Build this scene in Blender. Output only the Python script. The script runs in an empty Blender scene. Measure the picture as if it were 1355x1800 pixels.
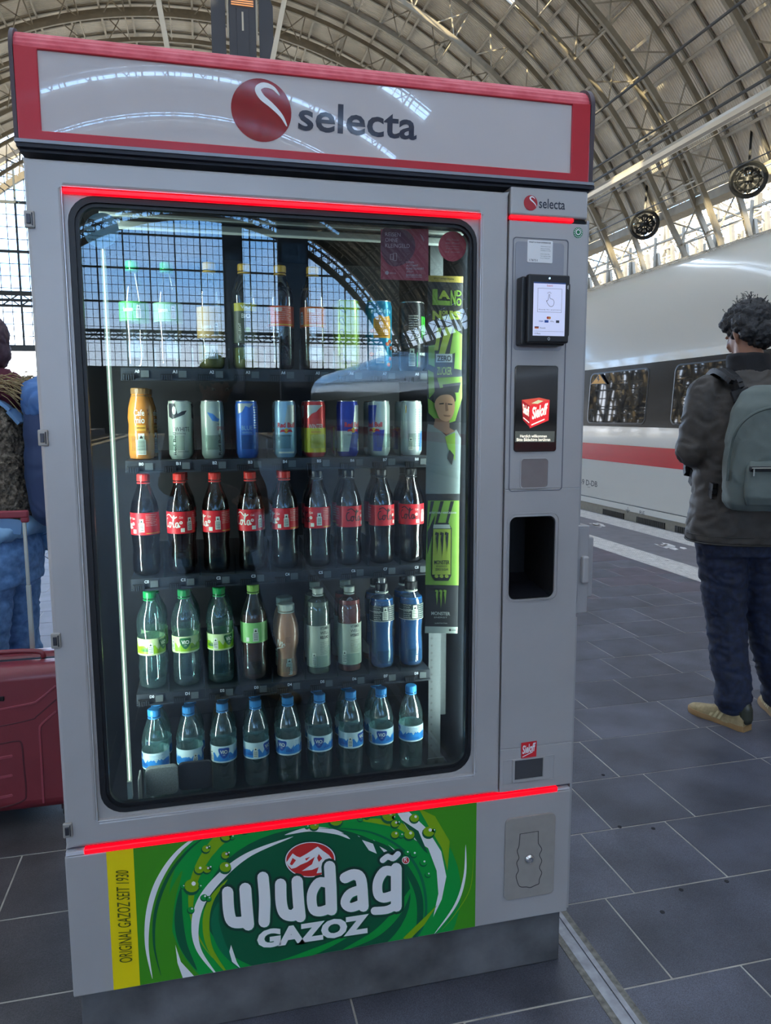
import bpy, bmesh, math, random
from mathutils import Vector, Matrix
random.seed(7)
D = bpy.data
C = bpy.context.scene.collection
SC = bpy.context.scene
PI = math.pi

# ------------------------------------------------------------------ camera
CAM = (0.3152, -1.5962, 1.4044); YAW = 0.2399; PIT = 0.1296; ROLL = -0.0036; FPX = 1308.19
def _basis():
    cy, sy = math.cos(YAW), math.sin(YAW)
    R = Vector((cy, -sy, 0)); F = Vector((sy*math.cos(PIT), cy*math.cos(PIT), -math.sin(PIT)))
    U = R.cross(F)
    cr, sr = math.cos(ROLL), math.sin(ROLL)
    return R*cr + U*sr, -R*sr + U*cr, F
_R, _U, _F = _basis()
cam_d = D.cameras.new('camera'); cam = D.objects.new('camera', cam_d); C.objects.link(cam)
cam.matrix_world = Matrix(((_R.x, _U.x, -_F.x, CAM[0]), (_R.y, _U.y, -_F.y, CAM[1]), (_R.z, _U.z, -_F.z, CAM[2]), (0, 0, 0, 1)))
cam_d.sensor_fit = 'VERTICAL'; cam_d.sensor_height = 24.0
cam_d.lens = FPX*24.0/1800.0
cam_d.clip_start = 0.02; cam_d.clip_end = 3000
SC.camera = cam

def at(u, v, y=None, x=None, z=None):
    """the point of a surveyed plane that the picture shows at pixel (u, v)"""
    d = _R*((u-677.5)/FPX) + _U*((900-v)/FPX) + _F
    i, c = (1, y) if y is not None else ((0, x) if x is not None else (2, z))
    return Vector(CAM) + d*((c-CAM[i])/d[i])

# ------------------------------------------------------------------ world, sun, exposure
SC.view_settings.view_transform = 'Standard'
SC.view_settings.look = 'None'
SC.view_settings.gamma = 1.0
SC.view_settings.use_curve_mapping = False
SC.view_settings.exposure = 0.78
SC.cycles.max_bounces = 10; SC.cycles.diffuse_bounces = 5; SC.cycles.glossy_bounces = 4
SC.cycles.transparent_max_bounces = 40; SC.cycles.transmission_bounces = 6
SC.cycles.caustics_reflective = False; SC.cycles.caustics_refractive = False
SC.cycles.sample_clamp_indirect = 6.0

def build_world():
    w = D.worlds.new('sky'); SC.world = w; w.use_nodes = True
    nt = w.node_tree; nt.nodes.clear()
    out = nt.nodes.new('ShaderNodeOutputWorld'); bg = nt.nodes.new('ShaderNodeBackground')
    tc = nt.nodes.new('ShaderNodeTexCoord'); sep = nt.nodes.new('ShaderNodeSeparateXYZ')
    nt.links.new(tc.outputs['Generated'], sep.inputs[0])
    rmp = nt.nodes.new('ShaderNodeValToRGB'); e = rmp.color_ramp.elements
    e[0].position = 0.0; e[0].color = (0.90, 0.93, 1.0, 1)
    e[1].position = 1.0; e[1].color = (0.76, 0.85, 1.0, 1)
    for p, c in ((0.08, (0.78, 0.87, 1.0, 1)), (0.17, (0.29, 0.58, 1.0, 1)), (0.28, (0.22, 0.52, 1.0, 1)), (0.5, (0.66, 0.80, 1.0, 1))):
        k = e.new(p); k.color = c
    nt.links.new(sep.outputs['Z'], rmp.inputs[0])
    nz = nt.nodes.new('ShaderNodeTexNoise'); nz.inputs['Scale'].default_value = 3.2; nz.inputs['Detail'].default_value = 5
    mp = nt.nodes.new('ShaderNodeMapping'); mp.inputs['Scale'].default_value = (1, 1, 3)
    nt.links.new(tc.outputs['Generated'], mp.inputs[0]); nt.links.new(mp.outputs[0], nz.inputs['Vector'])
    r2 = nt.nodes.new('ShaderNodeValToRGB'); r2.color_ramp.elements[0].position = 0.52; r2.color_ramp.elements[1].position = 0.72
    nt.links.new(nz.outputs['Fac'], r2.inputs[0])
    mx = nt.nodes.new('ShaderNodeMix'); mx.data_type = 'RGBA'
    mu = nt.nodes.new('ShaderNodeMath'); mu.operation = 'MULTIPLY'; mu.inputs[1].default_value = 0.5
    nt.links.new(r2.outputs[0], mu.inputs[0]); nt.links.new(mu.outputs[0], mx.inputs['Factor'])
    nt.links.new(rmp.outputs[0], mx.inputs['A']); mx.inputs['B'].default_value = (0.95, 0.96, 1.0, 1)
    nt.links.new(mx.outputs['Result'], bg.inputs['Color']); bg.inputs['Strength'].default_value = SKY_STRENGTH
    nt.links.new(bg.outputs[0], out.inputs[0])
SKY_STRENGTH = 5.5
build_world()
sun_d = D.lights.new('sun', 'SUN'); sun_d.energy = 20.0; sun_d.angle = 0.01; sun_d.color = (1.0, 0.80, 0.48)
sun = D.objects.new('sun', sun_d); C.objects.link(sun)
# the sun stands over the left-hand side hall, behind the photographer
SUN_EL, SUN_AZ = math.radians(33), math.radians(206)      # azimuth from +X towards +Y
_sd = Vector((math.cos(SUN_EL)*math.cos(SUN_AZ), math.cos(SUN_EL)*math.sin(SUN_AZ), math.sin(SUN_EL)))
sun.rotation_euler = _sd.to_track_quat('Z', 'Y').to_euler()

# ------------------------------------------------------------------ helpers
def S(h, a=1.0):
    h = h.lstrip('#'); o = []
    for i in (0, 2, 4):
        c = int(h[i:i+2], 16)/255.0
        o.append(c/12.92 if c <= 0.04045 else ((c+0.055)/1.055)**2.4)
    return (o[0], o[1], o[2], a)

_M = {}
def mat(name, col='#808080', rough=0.5, metal=0.0, noise=0.0, nscale=20.0, bump=0.0, bscale=200.0, coat=0.0, emit=None, estr=0.0, spec=0.5, bdist=0.002, dark=None, speck=0.0):
    """procedural principled material: a noise-mottled colour, optional fine relief"""
    if name in _M: return _M[name]
    m = D.materials.new(name); m.use_nodes = True; _M[name] = m
    nt = m.node_tree; b = nt.nodes['Principled BSDF']
    c = S(col) if isinstance(col, str) else col
    b.inputs['Base Color'].default_value = c
    b.inputs['Roughness'].default_value = rough; b.inputs['Metallic'].default_value = metal
    b.inputs['Coat Weight'].default_value = coat; b.inputs['Coat Roughness'].default_value = 0.05
    b.inputs['Specular IOR Level'].default_value = spec
    tc = nt.nodes.new('ShaderNodeTexCoord')
    nz = nt.nodes.new('ShaderNodeTexNoise'); nz.inputs['Scale'].default_value = nscale; nz.inputs['Detail'].default_value = 5
    nt.links.new(tc.outputs['Object'], nz.inputs['Vector'])
    mx = nt.nodes.new('ShaderNodeMix'); mx.data_type = 'RGBA'
    d = dark if dark else tuple(x*(1-noise) for x in c[:3])+(1,)
    if isinstance(d, str): d = S(d)
    mx.inputs['A'].default_value = d
    mx.inputs['B'].default_value = tuple(min(1, x*(1+noise*0.5)) for x in c[:3])+(1,) if noise else c
    rr = nt.nodes.new('ShaderNodeMapRange'); rr.inputs['From Min'].default_value = 0.3; rr.inputs['From Max'].default_value = 0.7
    nt.links.new(nz.outputs['Fac'], rr.inputs['Value'])
    nt.links.new(rr.outputs[0], mx.inputs['Factor']); nt.links.new(mx.outputs['Result'], b.inputs['Base Color'])
    if speck:                                     # fine mineral grain
        n3 = nt.nodes.new('ShaderNodeTexNoise'); n3.inputs['Scale'].default_value = 420; n3.inputs['Detail'].default_value = 3
        nt.links.new(tc.outputs['Object'], n3.inputs['Vector'])
        r3 = nt.nodes.new('ShaderNodeMapRange'); r3.inputs['From Min'].default_value = 0.35; r3.inputs['From Max'].default_value = 0.68; r3.inputs['To Min'].default_value = 1-speck; r3.inputs['To Max'].default_value = 1+speck*1.6
        nt.links.new(n3.outputs['Fac'], r3.inputs['Value'])
        m3 = nt.nodes.new('ShaderNodeVectorMath'); m3.operation = 'SCALE'
        nt.links.new(mx.outputs['Result'], m3.inputs[0]); nt.links.new(r3.outputs[0], m3.inputs['Scale']); nt.links.new(m3.outputs[0], b.inputs['Base Color'])
    if bump:
        n2 = nt.nodes.new('ShaderNodeTexNoise'); n2.inputs['Scale'].default_value = bscale; n2.inputs['Detail'].default_value = 4
        nt.links.new(tc.outputs['Object'], n2.inputs['Vector'])
        bp = nt.nodes.new('ShaderNodeBump'); bp.inputs['Strength'].default_value = bump; bp.inputs['Distance'].default_value = bdist
        nt.links.new(n2.outputs['Fac'], bp.inputs['Height']); nt.links.new(bp.outputs[0], b.inputs['Normal'])
    if emit:
        b.inputs['Emission Color'].default_value = S(emit); b.inputs['Emission Strength'].default_value = estr
    return m

def glass(name, tint='#ffffff', f0=0.06, rough=0.0, haze=0.0, hcol='#ffffff', edge=0.6):
    """thin clear sheet or bottle wall: see-through, mirror-like towards grazing angles, a little milky if haze"""
    if name in _M: return _M[name]
    m = D.materials.new(name); m.use_nodes = True; _M[name] = m
    nt = m.node_tree; nt.nodes.clear(); N = nt.nodes.new; L = nt.links.new
    out = N('ShaderNodeOutputMaterial'); tr = N('ShaderNodeBsdfTransparent'); tr.inputs[0].default_value = S(tint)
    gl = N('ShaderNodeBsdfGlossy'); gl.inputs['Roughness'].default_value = rough; gl.inputs['Color'].default_value = (1, 1, 1, 1)
    lw = N('ShaderNodeLayerWeight'); lw.inputs['Blend'].default_value = 0.5
    pw = N('ShaderNodeMath'); pw.operation = 'POWER'; pw.inputs[1].default_value = 3.0; L(lw.outputs['Facing'], pw.inputs[0])
    mr = N('ShaderNodeMapRange'); mr.inputs['To Min'].default_value = f0; mr.inputs['To Max'].default_value = edge
    L(pw.outputs[0], mr.inputs['Value'])
    a = N('ShaderNodeMixShader'); 
    if haze > 0:
        df = N('ShaderNodeBsdfDiffuse'); df.inputs[0].default_value = S(hcol)
        h = N('ShaderNodeMixShader'); h.inputs[0].default_value = haze; L(tr.outputs[0], h.inputs[1]); L(df.outputs[0], h.inputs[2]); base = h
    else: base = tr
    L(mr.outputs[0], a.inputs[0]); L(base.outputs[0], a.inputs[1]); L(gl.outputs[0], a.inputs[2]); L(a.outputs[0], out.inputs[0])
    return m

class MB:
    """collects shapes and links them as ONE mesh object"""
    def __init__(s): s.v = []; s.f = []; s.m = []
    def add(s, vs, fs, m=0):
        o = len(s.v); s.v += [tuple(p) for p in vs]
        for f in fs: s.f.append(tuple(i+o for i in f)); s.m.append(m)
        return s
    def box(s, x0, x1, y0, y1, z0, z1, m=0):
        v = [(x, y, z) for x in (x0, x1) for y in (y0, y1) for z in (z0, z1)]
        return s.add(v, [(0, 1, 3, 2), (4, 6, 7, 5), (0, 4, 5, 1), (2, 3, 7, 6), (0, 2, 6, 4), (1, 5, 7, 3)], m)
    def prism(s, pts, y0, y1, m=0):      # pts (x, z), extruded along y
        n = len(pts); v = [(p[0], y0, p[1]) for p in pts]+[(p[0], y1, p[1]) for p in pts]
        return s.add(v, [tuple(range(n)), tuple(range(2*n-1, n-1, -1))]+[(i, i+n, (i+1) % n+n, (i+1) % n) for i in range(n)], m)
    def prism_x(s, pts, x0, x1, m=0):    # pts (y, z), extruded along x
        n = len(pts); v = [(x0, p[0], p[1]) for p in pts]+[(x1, p[0], p[1]) for p in pts]
        return s.add(v, [tuple(range(n)), tuple(range(2*n-1, n-1, -1))]+[(i, i+n, (i+1) % n+n, (i+1) % n) for i in range(n)], m)
    def prism_z(s, pts, z0, z1, m=0):
        n = len(pts); v = [(p[0], p[1], z0) for p in pts]+[(p[0], p[1], z1) for p in pts]
        return s.add(v, [tuple(range(n)), tuple(range(2*n-1, n-1, -1))]+[(i, i+n, (i+1) % n+n, (i+1) % n) for i in range(n)], m)
    def flat(s, pts, y, m=0):            # a single face in the plane y, towards -y
        return s.add([(p[0], y, p[1]) for p in pts], [tuple(range(len(pts)))], m)
    def frame(s, out, inn, y0, y1, m=0, yi=None):  # ring between two loops of equal count
        n = len(out); yi = y1 if yi is None else yi
        v = [(p[0], y0, p[1]) for p in out]+[(p[0], y0, p[1]) for p in inn]+[(p[0], y1, p[1]) for p in out]+[(p[0], yi, p[1]) for p in inn]
        f = []
        for i in range(n):
            j = (i+1) % n
            f += [(i, j, j+n, i+n), (i, i+2*n, j+2*n, j), (i+n, j+n, j+3*n, i+3*n), (i+2*n, i+3*n, j+3*n, j+2*n)]
        return s.add(v, f, m)
    def lathe(s, prof, c=(0, 0, 0), n=20, m=0, cap=True, ring=None):
        k = len(prof); v = []
        for r, z in prof:
            for i in range(n):
                a = 2*PI*i/n; q = r if ring is None else r*ring(a, z)
                v.append((c[0]+q*math.cos(a), c[1]+q*math.sin(a), c[2]+z))
        f = [(i+j*n, (i+1) % n+j*n, (i+1) % n+(j+1)*n, i+(j+1)*n) for j in range(k-1) for i in range(n)]
        if cap: f += [tuple(range(n-1, -1, -1)), tuple(range((k-1)*n, k*n))]
        return s.add(v, f, m)
    def bar(s, p0, p1, w, h=None, m=0, up=(0, 0, 1), ends=False):
        p0, p1 = Vector(p0), Vector(p1); d = (p1-p0)
        if d.length < 1e-6: return s
        d.normalize(); u = Vector(up)
        if abs(d.dot(u)) > 0.95: u = Vector((1, 0, 0))
        a = d.cross(u).normalized(); b = a.cross(d); h = w if h is None else h
        v = [p+a*(w/2*i)+b*(h/2*j) for p in (p0, p1) for i, j in ((-1, -1), (1, -1), (1, 1), (-1, 1))]
        f = [(i, (i+1) % 4, (i+1) % 4+4, i+4) for i in range(4)]
        if ends: f += [(3, 2, 1, 0), (4, 5, 6, 7)]
        return s.add(v, f, m)
    def tube(s, pts, r, n=8, m=0, caps=True):
        pts = [Vector(p) for p in pts]; k = len(pts); vs = []; a = None
        for i, p in enumerate(pts):
            d = (pts[min(i+1, k-1)]-pts[max(i-1, 0)]).normalized()
            if a is None:
                a = d.cross(Vector((0, 0, 1)))
                if a.length < 0.1: a = d.cross(Vector((1, 0, 0)))
            a = (a-d*a.dot(d)).normalized(); b = d.cross(a)
            rr = r[i] if isinstance(r, (list, tuple)) else r
            rx, ry = rr if isinstance(rr, tuple) else (rr, rr)
            for j in range(n):
                t = 2*PI*j/n; vs.append(p+a*(rx*math.cos(t))+b*(ry*math.sin(t)))
        f = [(j+i*n, (j+1) % n+i*n, (j+1) % n+(i+1)*n, j+(i+1)*n) for i in range(k-1) for j in range(n)]
        if caps: f += [tuple(range(n-1, -1, -1)), tuple(range((k-1)*n, k*n))]
        return s.add(vs, f, m)
    def build(s, name, mats, parent=None, smooth=None, bevel=0, bseg=2, loc=None, mesh=None):
        me = D.meshes.new(name); me.from_pydata(s.v, [], s.f)
        for k in (mats if isinstance(mats, (list, tuple)) else [mats]): me.materials.append(k)
        if any(s.m): me.polygons.foreach_set('material_index', s.m)
        bm = bmesh.new(); bm.from_mesh(me); bmesh.ops.recalc_face_normals(bm, faces=bm.faces); bm.to_mesh(me); bm.free()
        if smooth is not None:
            me.shade_smooth(); me.set_sharp_from_angle(angle=math.radians(smooth))
        me.update()
        o = D.objects.new(name, me); C.objects.link(o)
        if parent: o.parent = parent
        if loc: o.location = loc
        if bevel:
            b = o.modifiers.new('bevel', 'BEVEL'); b.width = bevel; b.segments = bseg; b.limit_method = 'ANGLE'; b.angle_limit = math.radians(40)
        return o

def rrect(x0, x1, z0, z1, r, n=6):
    p = []
    for cx, cz, a0 in ((x1-r, z1-r, 0), (x0+r, z1-r, 90), (x0+r, z0+r, 180), (x1-r, z0+r, 270)):
        for i in range(n+1):
            a = math.radians(a0+90*i/n); p.append((cx+r*math.cos(a), cz+r*math.sin(a)))
    return p
def rect_like(x0, x1, z0, z1, n=6):     # a sharp rectangle with rrect's point count
    p = []
    for cx, cz in ((x1, z1), (x0, z1), (x0, z0), (x1, z0)): p += [(cx, cz)]*(n+1)
    return p
def circle(cx, cz, r, n=24, rz=None):
    rz = r if rz is None else rz
    return [(cx+r*math.cos(2*PI*i/n), cz+rz*math.sin(2*PI*i/n)) for i in range(n)]

def tag(o, label=None, cat=None, group=None, kind=None):
    if label: o['label'] = label
    if cat: o['category'] = cat
    if group: o['group'] = group
    if kind: o['kind'] = kind
    return o
def thing(name, loc, label, cat, group=None, rz=0, kind=None):
    o = D.objects.new(name, None); C.objects.link(o); o.location = loc; o.rotation_euler = (0, 0, rz); o.empty_display_size = 0.1
    return tag(o, label, cat, group, kind)
def copy_tree(o, parent=None):
    c = o.copy(); C.objects.link(c)
    if parent is not None: c.parent = parent
    for ch in list(o.children): copy_tree(ch, c)
    return c

# lettering: flat triangles of the built-in typeface, normalised to its own box
_T = {}
def text2d(body, bold=0.0, shear=0.0):
    k = (body, bold, shear)
    if k in _T: return _T[k]
    cu = D.curves.new('t', 'FONT'); cu.body = body; cu.offset = bold; cu.shear = shear; cu.resolution_u = 3; cu.fill_mode = 'FRONT' if hasattr(cu, 'fill_mode') else cu.fill_mode
    o = D.objects.new('t', cu); C.objects.link(o)
    dg = bpy.context.evaluated_depsgraph_get()
    me = D.meshes.new_from_object(o.evaluated_get(dg))
    vs = [(v.co.x, v.co.y) for v in me.vertices]; fs = [tuple(p.vertices) for p in me.polygons]
    D.objects.remove(o); D.curves.remove(cu); D.meshes.remove(me)
    _T[k] = (vs, fs); return _T[k]
def bounds(vs):
    xs = [v[0] for v in vs]; zs = [v[1] for v in vs]; return min(xs), max(xs), min(zs), max(zs)
def fit(body, x0, x1, z0, z1, bold=0.0, shear=0.0, rot=0, keep=False, base=None):
    """text scaled into a box; returns (x, z) points and faces. rot 90 reads upwards"""
    vs, fs = text2d(body, bold, shear)
    b = bounds(text2d(base, 0, shear)[0] if base else vs)
    w, h = b[1]-b[0], b[3]-b[2]
    out = []
    for x, y in vs:
        s, t = (x-b[0])/w, (y-b[2])/h
        if rot == 90: s, t = 1-t, s
        out.append((x0+s*(x1-x0), z0+t*(z1-z0)))
    return out, fs
def put_text(mb, y, body, x0, x1, z0, z1, m=0, **k):
    vs, fs = fit(body, x0, x1, z0, z1, **k); mb.add([(p[0], y, p[1]) for p in vs], fs, m)
def quad_text(mb, y, body, TL, TR, BR, BL, m=0, bold=0.0, shear=0.0, over=None):
    """text between four points of the picture that lie in the plane y"""
    vs, fs = text2d(body, bold, shear); b = bounds(text2d(body, over if over is not None else bold, shear)[0])
    P = [at(q[0], q[1], y=y) for q in (TL, TR, BR, BL)]
    out = []
    for x, z in vs:
        s, t = (x-b[0])/(b[1]-b[0]), (z-b[2])/(b[3]-b[2])
        p = (P[3]*(1-s)+P[2]*s)*(1-t)+(P[0]*(1-s)+P[1]*s)*t
        out.append((p.x, y, p.z))
    mb.add(out, fs, m)
def px_poly(mb, y, pts, m=0):
    mb.add([tuple(at(u, v, y=y)) for u, v in pts], [tuple(range(len(pts)))], m)
def spline(pts, n=8, closed=False):
    out = []; k = len(pts)
    for i in range(k if closed else k-1):
        g = lambda j: pts[j % k] if closed else pts[max(0, min(k-1, j))]
        a, b, c, d = g(i-1), g(i), g(i+1), g(i+2)
        for j in range(n):
            t = j/n
            out.append(tuple(0.5*((2*b[q])+(-a[q]+c[q])*t+(2*a[q]-5*b[q]+4*c[q]-d[q])*t*t+(-a[q]+3*b[q]-3*c[q]+d[q])*t**3) for q in range(len(a))))
    if not closed: out.append(tuple(pts[-1]))
    return out
def stroke(pts, w, taper=None, cap=True):
    """brush stroke in 2d: its outline as one polygon (in a list); w may be a list"""
    k = len(pts); L = []; Rr = []
    for i, p in enumerate(pts):
        a = pts[max(i-1, 0)]; b = pts[min(i+1, k-1)]
        dx, dy = b[0]-a[0], b[1]-a[1]; l = math.hypot(dx, dy) or 1
        ww = (w[i] if isinstance(w, list) else w)/2
        if taper: ww *= taper(i/(k-1))
        L.append((p[0]-dy/l*ww, p[1]+dx/l*ww)); Rr.append((p[0]+dy/l*ww, p[1]-dx/l*ww))
    def arc(p, q0, q1):
        a0 = math.atan2(q0[1]-p[1], q0[0]-p[0]); r = math.hypot(q0[0]-p[0], q0[1]-p[1])
        return [(p[0]+r*math.cos(a0-PI*j/6), p[1]+r*math.sin(a0-PI*j/6)) for j in range(1, 6)]
    if cap and not taper: return [L+arc(pts[-1], L[-1], Rr[-1])+Rr[::-1]+arc(pts[0], Rr[0], L[0])]
    return [L+Rr[::-1]]
# ================================================================== station hall
XC, ZC, RO = 0.6, -1.0, 28.6            # vault axis and outer radius
roof_m = mat('roof_panel_grey', '#d2cabb', 0.75, noise=0.16, nscale=1.2, bump=0.0)
steel_m = mat('hall_steel', '#a09888', 0.6, noise=0.15, nscale=2)
steel_d = mat('hall_steel_dark', '#5b5850', 0.6, noise=0.2, nscale=2)
mull = mat('mullion_dark', '#37424c', 0.5)
gpane = glass('hall_glass', '#f3faff', 0.05, 0.0, edge=0.5)
cast = mat('cast_iron', '#0e1113', 0.5)
def cyl(th, R, y): a = math.radians(th); return (XC+R*math.cos(a), y, ZC+R*math.sin(a))
# corrugation on the roof sheets: a wave along the hall
def corrugate(m):
    nt = m.node_tree; b = nt.nodes['Principled BSDF']; tc = nt.nodes.new('ShaderNodeTexCoord'); w = nt.nodes.new('ShaderNodeTexWave')
    w.wave_type = 'BANDS'; w.bands_direction = 'Y'; w.inputs['Scale'].default_value = 2.2; nt.links.new(tc.outputs['Object'], w.inputs['Vector'])
    bp = nt.nodes.new('ShaderNodeBump'); bp.inputs['Strength'].default_value = 0.6; bp.inputs['Distance'].default_value = 0.05
    nt.links.new(w.outputs['Fac'], bp.inputs['Height']); nt.links.new(bp.outputs[0], b.inputs['Normal'])
corrugate(roof_m)

RIBS = [32.0+8.9*k for k in range(-14, 5)]       # centres of the double ribs along the hall
PIT_ = 3.83; TH0 = 28.7; NC = 32
ceil_o = thing('ceiling', (0, 0, 0), 'grey panelled barrel roof over the platforms', 'roof', kind='structure')
SKY0, SKY1 = 7, 25                                # purlin cells that are glazed in each bay's middle strip
def slab(mb, ya, yb, ta, tb, R, t=0.06, ins=0.06):
    ta += 0.12; tb -= 0.12; v = []
    for r in (R, R+t):
        for y in (ya+ins, yb-ins):
            for th in (ta, tb): v.append(cyl(th, r, y))
    mb.add(v, [(0, 1, 3, 2), (4, 6, 7, 5), (0, 4, 5, 1), (2, 3, 7, 6), (0, 2, 6, 4), (1, 5, 7, 3)])
bulk = MB(); skyb = MB(); raft = MB(); purl = MB(); npan = 0
cells = []
for bi in range(len(RIBS)-1):
    y0, y1 = RIBS[bi]+1.7, RIBS[bi+1]-1.7
    w = (y1-y0)/3; strips = [(RIBS[bi]-1.7, y0)]+[(y0+w*k, y0+w*(k+1)) for k in range(3)]
    for si, (a, b) in enumerate(strips):
        for c in range(NC):
            ta, tb = TH0+c*PIT_, TH0+(c+1)*PIT_
            if si == 2 and SKY0 <= c < SKY1 and RIBS[bi] < 40: continue
            if RIBS[bi] > 10 and c < 14 and si > 0 or (RIBS[bi] > 36 and 14 <= c < 26 and si > 0): cells.append((a, b, ta, tb))
            else: slab(bulk, a, b, ta, tb, RO)
    for (a, b) in strips[1:]:
        for th in range(0): pass
    for k in (0, 1, 2, 3):
        y = y0+w*k
        for c in range(NC): raft.bar(cyl(TH0+c*PIT_, RO-0.12, y), cyl(TH0+(c+1)*PIT_, RO-0.10, y), 0.09, 0.12, up=(0, 1, 0))
for (a, b, ta, tb) in cells[:300]:
    m = MB(); slab(m, a, b, ta, tb, RO); m.build('roof_panel', roof_m, ceil_o)
for (a, b, ta, tb) in cells[300:]: slab(bulk, a, b, ta, tb, RO)
tag(bulk.build('roof_panel', roof_m, ceil_o), kind='stuff')
sh = MB()                                         # the weather skin above the panels
def skin_(ya, yb, c0, c1):
    v = [cyl(TH0+c*PIT_, RO+0.09, y) for c in range(c0, c1+1) for y in (ya, yb)]
    sh.add(v, [(2*i, 2*i+1, 2*i+3, 2*i+2) for i in range(c1-c0)])
for bi in range(len(RIBS)-1):
    y0, y1 = RIBS[bi]+1.7, RIBS[bi+1]-1.7; w = (y1-y0)/3
    if RIBS[bi] > 40: skin_(RIBS[bi]-1.7, y1, 0, NC); continue
    skin_(RIBS[bi]-1.7, y0+w, 0, NC); skin_(y0+2*w, y1, 0, NC); skin_(y0+w, y0+2*w, 0, SKY0); skin_(y0+w, y0+2*w, SKY1, NC)
sh.build('roof_skin', roof_m, ceil_o)
YA, YB = RIBS[0]-1.7, RIBS[-1]-1.7
m = MB(); m.prism([(-29, 0.2), (-29, 0.2)], 0, 1) if False else None
for bi in range(len(RIBS)-1):                     # thin glazing with its bars
    y0, y1 = RIBS[bi]+1.7, RIBS[bi+1]-1.7; w = (y1-y0)/3
    if RIBS[bi] > 40: break
    vs = []; n = SKY1-SKY0
    for c in range(n+1): vs += [cyl(TH0+(SKY0+c)*PIT_, RO+0.02, y0+w), cyl(TH0+(SKY0+c)*PIT_, RO+0.02, y0+2*w)]
    g = MB(); g.add(vs, [(2*i, 2*i+1, 2*i+3, 2*i+2) for i in range(n)]); g.build('skylight', gpane, ceil_o)
    for c in range(2*n+1):
        th = TH0+(SKY0+c/2)*PIT_; skyb.bar(cyl(th, RO, y0+w), cyl(th, RO, y0+2*w), 0.05)
    for c in range(n): skyb.bar(cyl(TH0+(SKY0+c)*PIT_, RO, y0+1.5*w), cyl(TH0+(SKY0+c+1)*PIT_, RO, y0+1.5*w), 0.04)
skyb.build('glazing_bar', steel_m, ceil_o)
raft.build('rafter', mat('rafter_steel', '#7b766b', 0.6), ceil_o)
for c in range(NC+1):
    th = TH0+c*PIT_; m = MB(); m.bar(cyl(th, RO-0.32, YA), cyl(th, RO-0.32, YB), 0.13, 0.24, up=(math.cos(math.radians(th)), 0, math.sin(math.radians(th)))); m.build('purlin', steel_m, ceil_o)
m = MB()
for sx in (-1, 1):
    th = TH0-1.0 if sx > 0 else 180-TH0+1.0
    m.bar(cyl(th, RO-0.1, YA), cyl(th, RO-0.1, YB), 0.9, 0.45, up=(0, 0, 1))
m.build('gutter', steel_m, ceil_o)

# double lattice ribs, running down into splayed legs
def rib_mesh():
    mb = MB(); lat = MB()
    ths = [2.0+(180-4.0)*i/62 for i in range(63)]
    def prm(th):
        e = min(th, 180-th); k = max(0, min(1, (e-2)/26))
        w = 0.45+(1.55-0.45)*k**0.8; d = 0.7+(1.75-0.7)*k**0.7
        return w, d
    pts = []
    for th in ths:
        w, d = prm(th); ro = RO-0.55
        pts.append((cyl(th, ro, -w), cyl(th, ro, w), cyl(th, ro-d, -w), cyl(th, ro-d, w)))
    for i in range(len(ths)-1):
        a, b = pts[i], pts[i+1]
        for k in range(4): mb.bar(a[k], b[k], 0.26, 0.16, up=(0, 1, 0))
        for (p, q) in ((0, 2), (1, 3)):
            if i % 2 == 0: lat.bar(a[p], b[q], 0.06); lat.bar(a[q], b[p], 0.06); lat.bar(a[p], a[q], 0.06)
            else: pass
        for (p, q) in ((0, 1), (2, 3)):
            if i % 2 == 0: lat.bar(a[p], a[q], 0.07)
    return mb, lat
mb, lat = rib_mesh()
proto_r = None
for k, y in enumerate(RIBS):
    if proto_r is None:
        proto_r = thing('roof_arch', (0, y, 0), 'x', 'arch', kind='structure')
        rib_m = mat('rib_steel', '#857d6d', 0.6, noise=0.2, nscale=2); mb.build('chord', rib_m, proto_r); lat.build('lattice', steel_m, proto_r); r = proto_r
    else: r = copy_tree(proto_r); r.location = (0, y, 0)
    r['group'] = 'steel arches of the hall'; r['label'] = 'riveted steel lattice arch spanning the hall and its tracks'
# neighbouring halls: only the legs that cross ours, and a strip of their roofs
def side_leg():
    mb, lat = MB(), MB(); ths = [2.0+1.9*i for i in range(26)]; pts = []
    for th in ths:
        k = max(0, min(1, (th-2)/26)); w = 0.45+1.1*k**0.8; d = 0.7+1.6*k**0.7
        P = []
        for R, yy in ((RO-0.55, -w), (RO-0.55, w), (RO-0.55-d, -w), (RO-0.55-d, w)):
            a = math.radians(th); P.append((29.9+(29.3-R*math.cos(a)), yy, ZC+R*math.sin(a)))
        pts.append(P)
    for i in range(len(ths)-1):
        a, b = pts[i], pts[i+1]
        for k in range(4): mb.bar(a[k], b[k], 0.24, 0.16, up=(0, 1, 0))
        for (p, q) in ((0, 2), (1, 3), (0, 1), (2, 3)):
            if i % 2 == 0: mb.bar(a[p], b[q], 0.10); mb.bar(a[q], b[p], 0.10)
            mb.bar(a[p], a[q], 0.09)
    return mb
sl = side_leg(); pl = None
for k, y in enumerate(RIBS[4:]):
    for sgn in (1, -1):
        if pl is None: pl = thing('arch_leg', (0, y, 0), 'steel lattice leg of the neighbouring hall behind the train', 'arch', 'arch legs of the side halls', kind='structure'); sl.build('chord', steel_m, pl); r = pl
        else: r = copy_tree(pl); r.location = (0, y, 0)
        if sgn < 0: r.rotation_euler = (0, 0, PI); r.location = (1.2, y, 0); r['label'] = 'steel lattice leg of the hall beyond the left platforms'; r['group'] = 'arch legs of the left side hall'
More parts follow.
